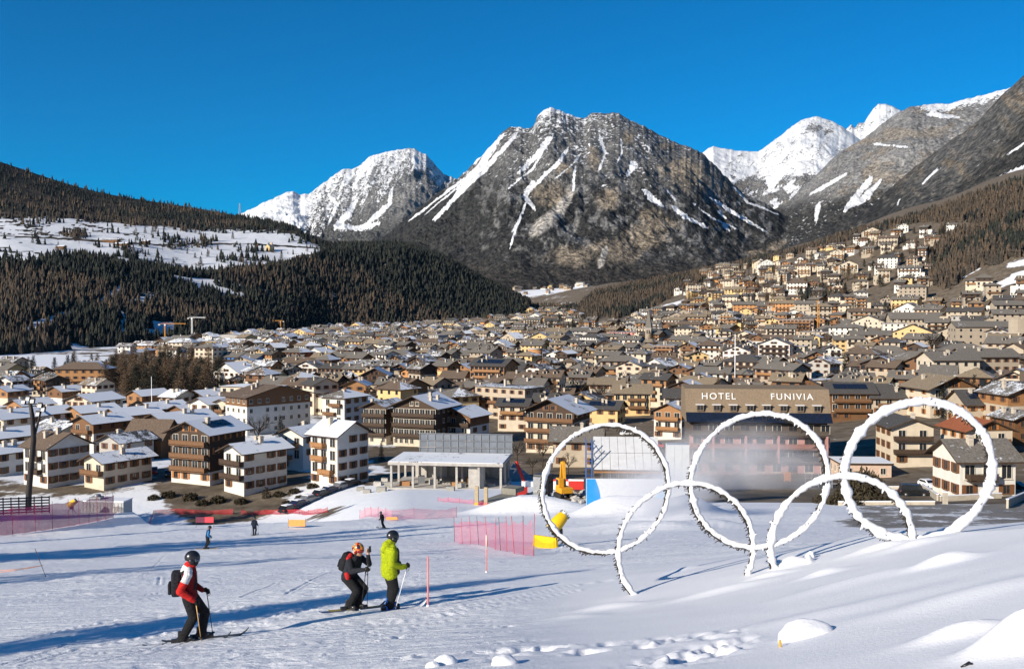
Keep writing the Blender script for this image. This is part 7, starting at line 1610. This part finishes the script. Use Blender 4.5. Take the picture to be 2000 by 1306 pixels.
# black jacket, crouched a little, holding up a phone
def phone_skier():
    P = ground_at(690, 1189); hd = V((.80, -.45, 0)).normalized(); ex = V((hd.y, -hd.x, 0)); t = thing('person', 'skier in black jacket and coloured helmet bending forward with raised phone', 'person', P)
    def L(x, y, z): return ex * x + hd * y + V((0, 0, z))
    bl = cloth('jacket_black', (.020, .022, .030)); tr = cloth('trousers_black', (.012, .012, .014)); gl = cloth('glove_black', (.015, .015, .016)); rd = cloth('trim_red', (.50, .02, .02)); gy = cloth('trim_grey', (.40, .40, .40))
    z = []; pel, che, nk = L(0, -.12, .82), L(0, .02, 1.15), L(0, .10, 1.32); torso_local(z, pel, che, nk, ex, .10, .145, 0, L(0, -.12, .79) - pel)
    limb(z, [L(.20, .05, 1.22), L(.26, .16, 1.00), L(.22, .40, 1.06), L(.21, .46, 1.07)], [.078, .070, .056, .05], 0); hand(z, L(.21, .46, 1.07), hd + V((0, 0, .1)), 1, 2)
    limb(z, [L(-.20, .07, 1.22), L(-.25, .28, 1.08), L(-.14, .34, 1.27), L(-.12, .35, 1.32)], [.078, .068, .054, .045], 0); hand(z, L(-.12, .35, 1.33), V((0, 0, 1)) + hd * .1, -1, 5)
    z.append((L(.12, .02, 1.33), .06, L(.20, .02, 1.27), .06, 3)); z.append((L(.16, -.05, .90), .07, L(.17, -.02, .82), .06, 3))
    limb(z, [L(.10, -.12, .78), L(.12, .20, .52), L(.10, -.02, .17)], [.122, .098, .084], 1); z.append((L(.10, -.02, .20), .09, L(.10, -.02, .15), .094, 1)); limb(z, [L(-.10, -.10, .78), L(-.12, .24, .52), L(-.10, .08, .17)], [.122, .098, .084], 1); z.append((L(-.10, .08, .20), .09, L(-.10, .08, .15), .094, 1)); z.append((L(.185, -.02, .72), .022, L(.19, .14, .58), .02, 4))
    head(z, L(0, .15, 1.45), hd, 5, L(0, .10, 1.30), 0); figure(t, None, z, [bl, tr, gl, rd, gy, M_SKIN])
    m, nt, n, l, b = new_mat('helmet_patterned'); v = tnode(n, l); l.new(ramp(n, l, noise_node(n, l, v, 9, 1), [(.36, (.02, .02, .03)), (.42, (.55, .03, .03)), (.50, (.75, .40, .03)), (.56, (.02, .02, .03)), (.64, (.75, .75, .75))]), b.inputs['Base Color']); b.inputs['Roughness'].default_value = .3
    helmet(t, L(0, .15, 1.485), hd + V((0, 0, -.1)), m, goggle=pm('goggle_red', (.35, .03, .02), .12, spec=.8)); boots(t, [(L(.10, -.02, .045), hd), (L(-.10, .08, .045), hd)], M_BOOTB)
    o = MB().b6(-.038, .038, -.005, .005, -.075, .075).build('phone', M_BLACKP, None, .004); o.location = P + L(-.13, .40, 1.47); o.rotation_euler = (.1, 0, math.atan2(hd.y, hd.x) - math.pi / 2); tag(o, 'black phone held up by the skier with coloured helmet', 'phone')
    backpack(P + L(0, -.135, 1.10), math.atan2(hd.y, hd.x) - math.pi / 2, 'black backpack on the skier holding a phone', ('black', (.014, .014, .017)), R(-20), 1.0)
    s0 = snowdir((640, 1203), (735, 1190)); sdn = V((s0.x, s0.y, s0.z)).normalized()
    for x, y, lab, c in ((.10, -.02, 'dark blue ski under the near boot of the skier holding a phone', pm('ski_blue', (.03, .06, .16), .4)), (-.10, .08, 'black and yellow ski under the far boot of the skier holding a phone', pm('ski_yellow', (.30, .24, .03), .4))): ski(P + L(x, y, .03), sdn, lab, c)
    pole(P + L(.22, .55, 1.08) + V((0, 0, .02)), P + L(.10, .30, .38) + V((0, 0, -.34)), 'black ski pole held forward by the skier with coloured helmet', M_BOOTB); pole(P + L(-.02, .42, 1.12), P + L(-.06, .36, .02), 'black ski pole hanging from the wrist of the skier with coloured helmet', M_BOOTB)
def far_skier(px, py, hd, label, cols, h=1.0, lean=0.0, skis=True, who=''):
    P = ground_at(px, py); hd = V((*hd, 0)).normalized(); ex = V((hd.y, -hd.x, 0)); t = thing('person', label, 'person', P)
    def L(x, y, z): return (ex * x + hd * (y + lean * max(0, z - .2)) + V((0, 0, z))) * h
    J_, Tm, Ym = cols; z = []; pel, che, nk = L(0, -.02, .95), L(0, 0, 1.33), L(0, .04, 1.50); torso_local(z, pel, che, nk, ex, .10, .15, 0, L(0, 0, .90) - pel)
    for s in (-1, 1):
        limb(z, [L(.19 * s, .0, 1.38), L(.27 * s, -.02, 1.12), L(.28 * s, .16, .95)], [.085, .075, .055], 2 if s > 0 else 0); hand(z, L(.28 * s, .17, .95), hd + V((0, 0, -.3)), s, 1)
        limb(z, [L(.09 * s, -.02, .9), L(.11 * s, .10 + .06 * s, .52), L(.10 * s, -.02, .24), L(.10 * s, -.02, .18)], [.12, .09, .08, .085], 1)
    z.append((L(.07, .02, 1.36), .13, L(.10, .02, 1.22), .12, 2)); head(z, L(0, .06, 1.64), hd, 3, L(0, .04, 1.48), 1); figure(t, None, z, [J_, Tm, Ym, M_SKIN], .02)
    boots(t, [(L(.10, -.02, .03), hd), (L(-.10, -.02, .03), hd)], M_BOOTB); helmet(t, L(0, .06, 1.67), hd, M_HELM)
    g = hz(P.x + hd.x, P.y + hd.y) - hz(P.x, P.y)
    for s in (-1, 1): ski(P + L(.10 * s, 0, .02), V((hd.x, hd.y, g)), 'ski of the ' + who, pm('ski_dark', (.03, .03, .032), .4) if 'blue' not in who else pm('ski_amber', (.45, .30, .10), .4), group='skis of the ' + who); pole(P + L(.29 * s, .22, .97), P + L(.34 * s, .10, 0), 'ski pole of the ' + who, M_BOOTB, group='poles of the ' + who)
red_skier(); lime_skier(); phone_skier()
nv = cloth('jacket_navy', (.012, .018, .035)); tb = cloth('trousers_black', (.012, .012, .014)); bb = cloth('jacket_blue', (.03, .25, .62))
far_skier(403, 1073, (.9, .35), 'skier in blue, white and navy jacket sliding along the slope', (nv, tb, bb), 1.0, .14, who='blue-jacketed skier'); far_skier(497, 1044, (.05, 1), 'skier in plain navy black clothes standing with back turned', (nv, nv, nv), 1.0, 0, who='navy-clad skier'); far_skier(749, 1031, (-.75, .5), 'skier in black leaning into a turn near the orange banner', (tb, tb, tb), .95, .22, who='black-clad turning skier')

# ------------------------------------------------------------------ nets, poles and banners on the piste
def net_material(name, col, cover):
    m, nt, n, l, b = new_mat(name); b.inputs['Roughness'].default_value = .7; g = n.new('ShaderNodeNewGeometry')
    f = noise_node(n, l, g.outputs['Position'], 1.3, 3); l.new(ramp(n, l, f, [(.3, tuple(c * .8 for c in col)), (.7, col)]), b.inputs['Base Color'])
    tr = n.new('ShaderNodeBsdfTransparent'); mx = n.new('ShaderNodeMixShader'); tc = n.new('ShaderNodeTexCoord'); sp = n.new('ShaderNodeSeparateXYZ'); l.new(tc.outputs['UV'], sp.inputs[0])
    def lines(ax): return math_node(n, l, 'LESS_THAN', math_node(n, l, 'FRACT', math_node(n, l, 'MULTIPLY', sp.outputs[ax], 1.0)), cover)
    l.new(math_node(n, l, 'MAXIMUM', lines(0), lines(1)), mx.inputs[0]); l.new(tr.outputs[0], mx.inputs[1]); l.new(b.outputs[0], mx.inputs[2]); l.new(mx.outputs[0], nt.nodes['Material Output'].inputs['Surface']); return m
M_NETP = net_material('net_pink', (.72, .10, .20), .17); M_NETR = net_material('net_red', (.45, .02, .03), .38); M_NETM = net_material('net_magenta', (.50, .04, .15), .46); M_POLE = pm('net_pole_red', (.48, .06, .08), .5); M_POLED = pm('net_pole_dark', (.08, .06, .06), .5)
def net(pts, hgt, npost, label, mat, lean=0.0, group=None, pole_h=None, cell=.06):
    P = [ground_at(*p) if len(p) == 2 else V((gx(p[0], p[2]).x, p[2], gs(gx(p[0], p[2]).x, p[2]))) for p in pts]
    t = thing('safety_net', label, 'net', P[0], 0, group); cum = [0]
    for a, b in zip(P[:-1], P[1:]): cum.append(cum[-1] + (b - a).length)
    def along(s):
        for i in range(len(P) - 1):
            if s <= cum[i + 1] + 1e-6: f = (s - cum[i]) / (cum[i + 1] - cum[i]); return P[i].lerp(P[i + 1], f)
        return P[-1]
    N = npost * 4; vs = []; fs = []; uv = []
    for i in range(N + 1):
        s = cum[-1] * i / N; q = along(s) - P[0]; q.z = gs(q.x + P[0].x, q.y + P[0].y) - P[0].z; sag = .26 * math.sin(math.pi * (i % 4) / 4) * (.6 + .4 * math.sin(i * .9))
        for k in range(5): vs.append(q + V((lean * hgt * k / 4, .16 * math.sin(i * 1.7 + k * .8), .05 + (hgt - sag) * k / 4))); uv.append((s / cell, hgt * k / 4 / cell))
    for i in range(N):
        for k in range(4): fs.append((i * 5 + k, i * 5 + 5 + k, i * 5 + 6 + k, i * 5 + 1 + k))
    m = MB(); m.add(vs, fs, 0, True); me = bpy.data.meshes.new('netting'); me.from_pydata([tuple(v) for v in m.v], [], m.f); me.materials.append(mat); u = me.uv_layers.new(name='UVMap')
    for li, lp in enumerate(me.loops): u.data[li].uv = uv[lp.vertex_index]
    link('netting', me, t)
    for i in range(npost + 1):
        q = along(cum[-1] * i / npost) - P[0]; q.z = gs(q.x + P[0].x, q.y + P[0].y) - P[0].z; hp_ = pole_h or hgt * 1.12; rl = random.Random(i + npost).uniform(-.16, .16)
        MB().tube([q + V((0, 0, -.3)), q + V((lean * hp_ + rl, 0, hp_))], .020, 6).build('post', M_POLE if i % 3 else M_POLED, t)
net([(888, 1057), (915, 1062), (960, 1070), (1000, 1079), (1042, 1083)], 1.75, 10, 'pink safety net on leaning posts beside the ring sculpture', M_NETP, -.04, pole_h=2.1, cell=.075)
net([(-25, 1046), (60, 1040), (140, 1030), (222, 1012)], 2.7, 9, 'tall magenta safety net along the shaded piste edge', M_NETM, cell=.07)
net([(222, 1006), (300, 1005), (380, 1004), (455, 1004)], 1.0, 8, 'low red safety net in front of the brown bushes', M_NETR, cell=.07); net([(470, 1004), (520, 1004), (575, 1003), (640, 1001)], .9, 6, 'low red safety net before the dark crates', M_NETR, cell=.07)
net([(702, 1012), (760, 1016), (830, 1013), (892, 1010)], 1.2, 6, 'thin pale pink net beyond the turning skier', M_NETP, cell=.10); net([(855, 978), (890, 982), (925, 984), (952, 990)], .7, 5, 'sagging pink net near the trailer ramps', M_NETP, cell=.08)
def stick(px, py, h, r, label, mat, lean=0.0, name='marker_pole', band=None):
    p = ground_at(px, py); t = thing(name, label, 'pole', p); MB().tube([(0, 0, -.3), (lean * h, 0, h)], [r, r * .85], 8).build('shaft', mat, t); MB().tube([(0, 0, 0), (lean * .05, 0, .05)], r * 1.6, 8).build('foot', M_SNOWP, t)
    if band: MB().tube([(lean * h * .62, 0, h * .62), (lean * h * 1.001, 0, h * 1.002)], r * 1.06, 8).build('band', band, t)
M_PINKP = pm('pole_salmon', (.80, .22, .20), .5, var=.08)
stick(836, 1183, 1.17, .022, 'salmon pink marker pole beside the lime-jacketed skier', M_PINKP); stick(950, 1119, 1.25, .020, 'pink marker pole with pale top before the safety net', M_PINKP, band=pm('pole_pale', (.80, .68, .50), .5)); stick(94, 1125, 1.35, .014, 'thin dark leaning pole holding an orange rope', M_POLED, -.45)
t = thing('orange_rope', 'orange rope sagging from the leaning pole', 'rope', ground_at(60, 1112)); a = ground_at(84, 1112); b = ground_at(-30, 1124)
for dz in (0, .12): A = ground_at(94, 1125) + V((-.45 * .55, 0, .55)) - t.location; B = b + V((0, 0, .15 + dz)) - t.location; MB().tube([A, A.lerp(B, .3) + V((0, 0, -.06)), A.lerp(B, .6) + V((0, 0, -.08)), B], .012, 5).build('strand', pm('rope_orange', (.70, .25, .10), .7), t)
def banner(px, py, w, h, zb, cols, label, tilt=0):
    t = thing('course_banner', label, 'banner', ground_at(px, py), R(tilt)); n = len(cols)
    for i, c in enumerate(cols): MB().b6(-w / 2 + w * i / n, -w / 2 + w * (i + 1) / n - .004, -.01, .01, zb, zb + h).build('cloth', c, t)
    for s in (-1, 1): MB().tube([(s * w / 2, .03, -.3), (s * w / 2 * 1.04, .03, zb + h + .1)], .018, 6).build('post', M_POLED, t)
bm1 = pm('banner_maroon', (.16, .03, .06), .6); bm2 = pm('banner_red', (.75, .06, .08), .6); bm3 = pm('banner_orange', (.85, .36, .10), .6)
banner(400, 1028, 1.9, .60, .55, [bm1, bm1, bm2, bm2], 'half maroon half red course banner on two posts'); banner(580, 1030, 1.75, .70, .15, [bm3], 'orange course banner behind the navy-clad skier'); banner(765, 1017, 1.3, .32, .1, [bm3], 'small orange course banner near the turning skier')
# trees standing left of the view, whose shadows stripe the piste
LT = {'fir': 'tall fir at the forest edge beside the piste', 'bare': 'bare tree at the forest edge beside the piste', 'larch': 'larch at the forest edge beside the piste'}
for px, py, h, k, w_ in [(980, 1130, 13, 'fir', .80), (880, 1140, 11, 'larch', .9), (1150, 1112, 9, 'fir', .6), (870, 1078, 15, 'fir', .45), (640, 1090, 14, 'larch', .45), (900, 1072, 17, 'larch', .35), (860, 1040, 16, 'fir', .8), (700, 1046, 17, 'fir', .7), (560, 1052, 18, 'fir', 1.5), (830, 1026, 20, 'fir', .6), (980, 1020, 22, 'larch', .5), (500, 1024, 16, 'fir', .35), (340, 1072, 14, 'fir', 1.2), (450, 1066, 15, 'fir', 1.0)]:
    cast_tree(px, py, h, k, LT[k], 'trees at the forest edge', w_)
for px in range(20, 560, 30):
    cast_tree(px, 1006 if px < 230 else 1003, rq.uniform(15, 19), 'fir', LT['fir'], 'trees at the forest edge', rq.uniform(1.2, 1.6))
# ------------------------------------------------------------------ drifting mist from the snow guns
def mist(name, px, py, d, rx, ry, rz, dens, label):
    c = at(px, py, d); m = bpy.data.materials.new(name); m.use_nodes = True; nt = m.node_tree; n, l = nt.nodes, nt.links; n.remove(n['Principled BSDF'])
    v = n.new('ShaderNodeVolumePrincipled'); v.inputs['Color'].default_value = (.95, .96, 1, 1); v.inputs['Anisotropy'].default_value = 0
    tc = n.new('ShaderNodeTexCoord'); ln = n.new('ShaderNodeVectorMath'); ln.operation = 'LENGTH'; l.new(tc.outputs['Object'], ln.inputs[0])
    fall = ramp(n, l, ln.outputs['Value'], [(0.15, (1, 1, 1)), (.95, (0, 0, 0))]); ns = noise_node(n, l, tc.outputs['Object'], 2.2, 3, .6, .4)
    k = math_node(n, l, 'MULTIPLY', ramp(n, l, ns, [(.32, (0, 0, 0)), (.68, (1, 1, 1))]), fall); l.new(math_node(n, l, 'MULTIPLY', k, dens), v.inputs['Density']); l.new(v.outputs[0], n['Material Output'].inputs['Volume'])
    o = MB().ball((0, 0, 0), 1.0, 20, 12).build(name, m); o.location = c; o.scale = (rx, ry, rz); o['kind'] = 'stuff'; o['label'] = label; o['category'] = 'mist'
mist('snow_mist', 1285, 958, 106, 7.5, 5.0, 4.0, .6, 'white plume of artificial snow drifting past the banner wall')
mist('drifting_mist', 1440, 925, 176, 19, 9, 10.5, .36, 'thin white mist drifting before the lettered hotel')

mist('drifting_plume', 1345, 930, 145, 11, 6, 7.5, .22, 'soft white snow plume drifting between the banner wall and the hotel')
# ------------------------------------------------------------------ the air: a thin even haze that pales far things
def haze(dens):
    m = bpy.data.materials.new('haze'); m.use_nodes = True; n, l = m.node_tree.nodes, m.node_tree.links; n.remove(n['Principled BSDF'])
    v = n.new('ShaderNodeVolumePrincipled'); v.inputs['Color'].default_value = (.40, .70, 1, 1); v.inputs['Density'].default_value = dens; v.inputs['Anisotropy'].default_value = .1; l.new(v.outputs[0], n['Material Output'].inputs['Volume'])
    o = MB().b6(-7000, 7000, -4200, 12500, -1200, 2400).build('haze', m); o['kind'] = 'stuff'; o['label'] = 'thin clear winter haze over the valley'; o['category'] = 'haze'
haze(.000004)
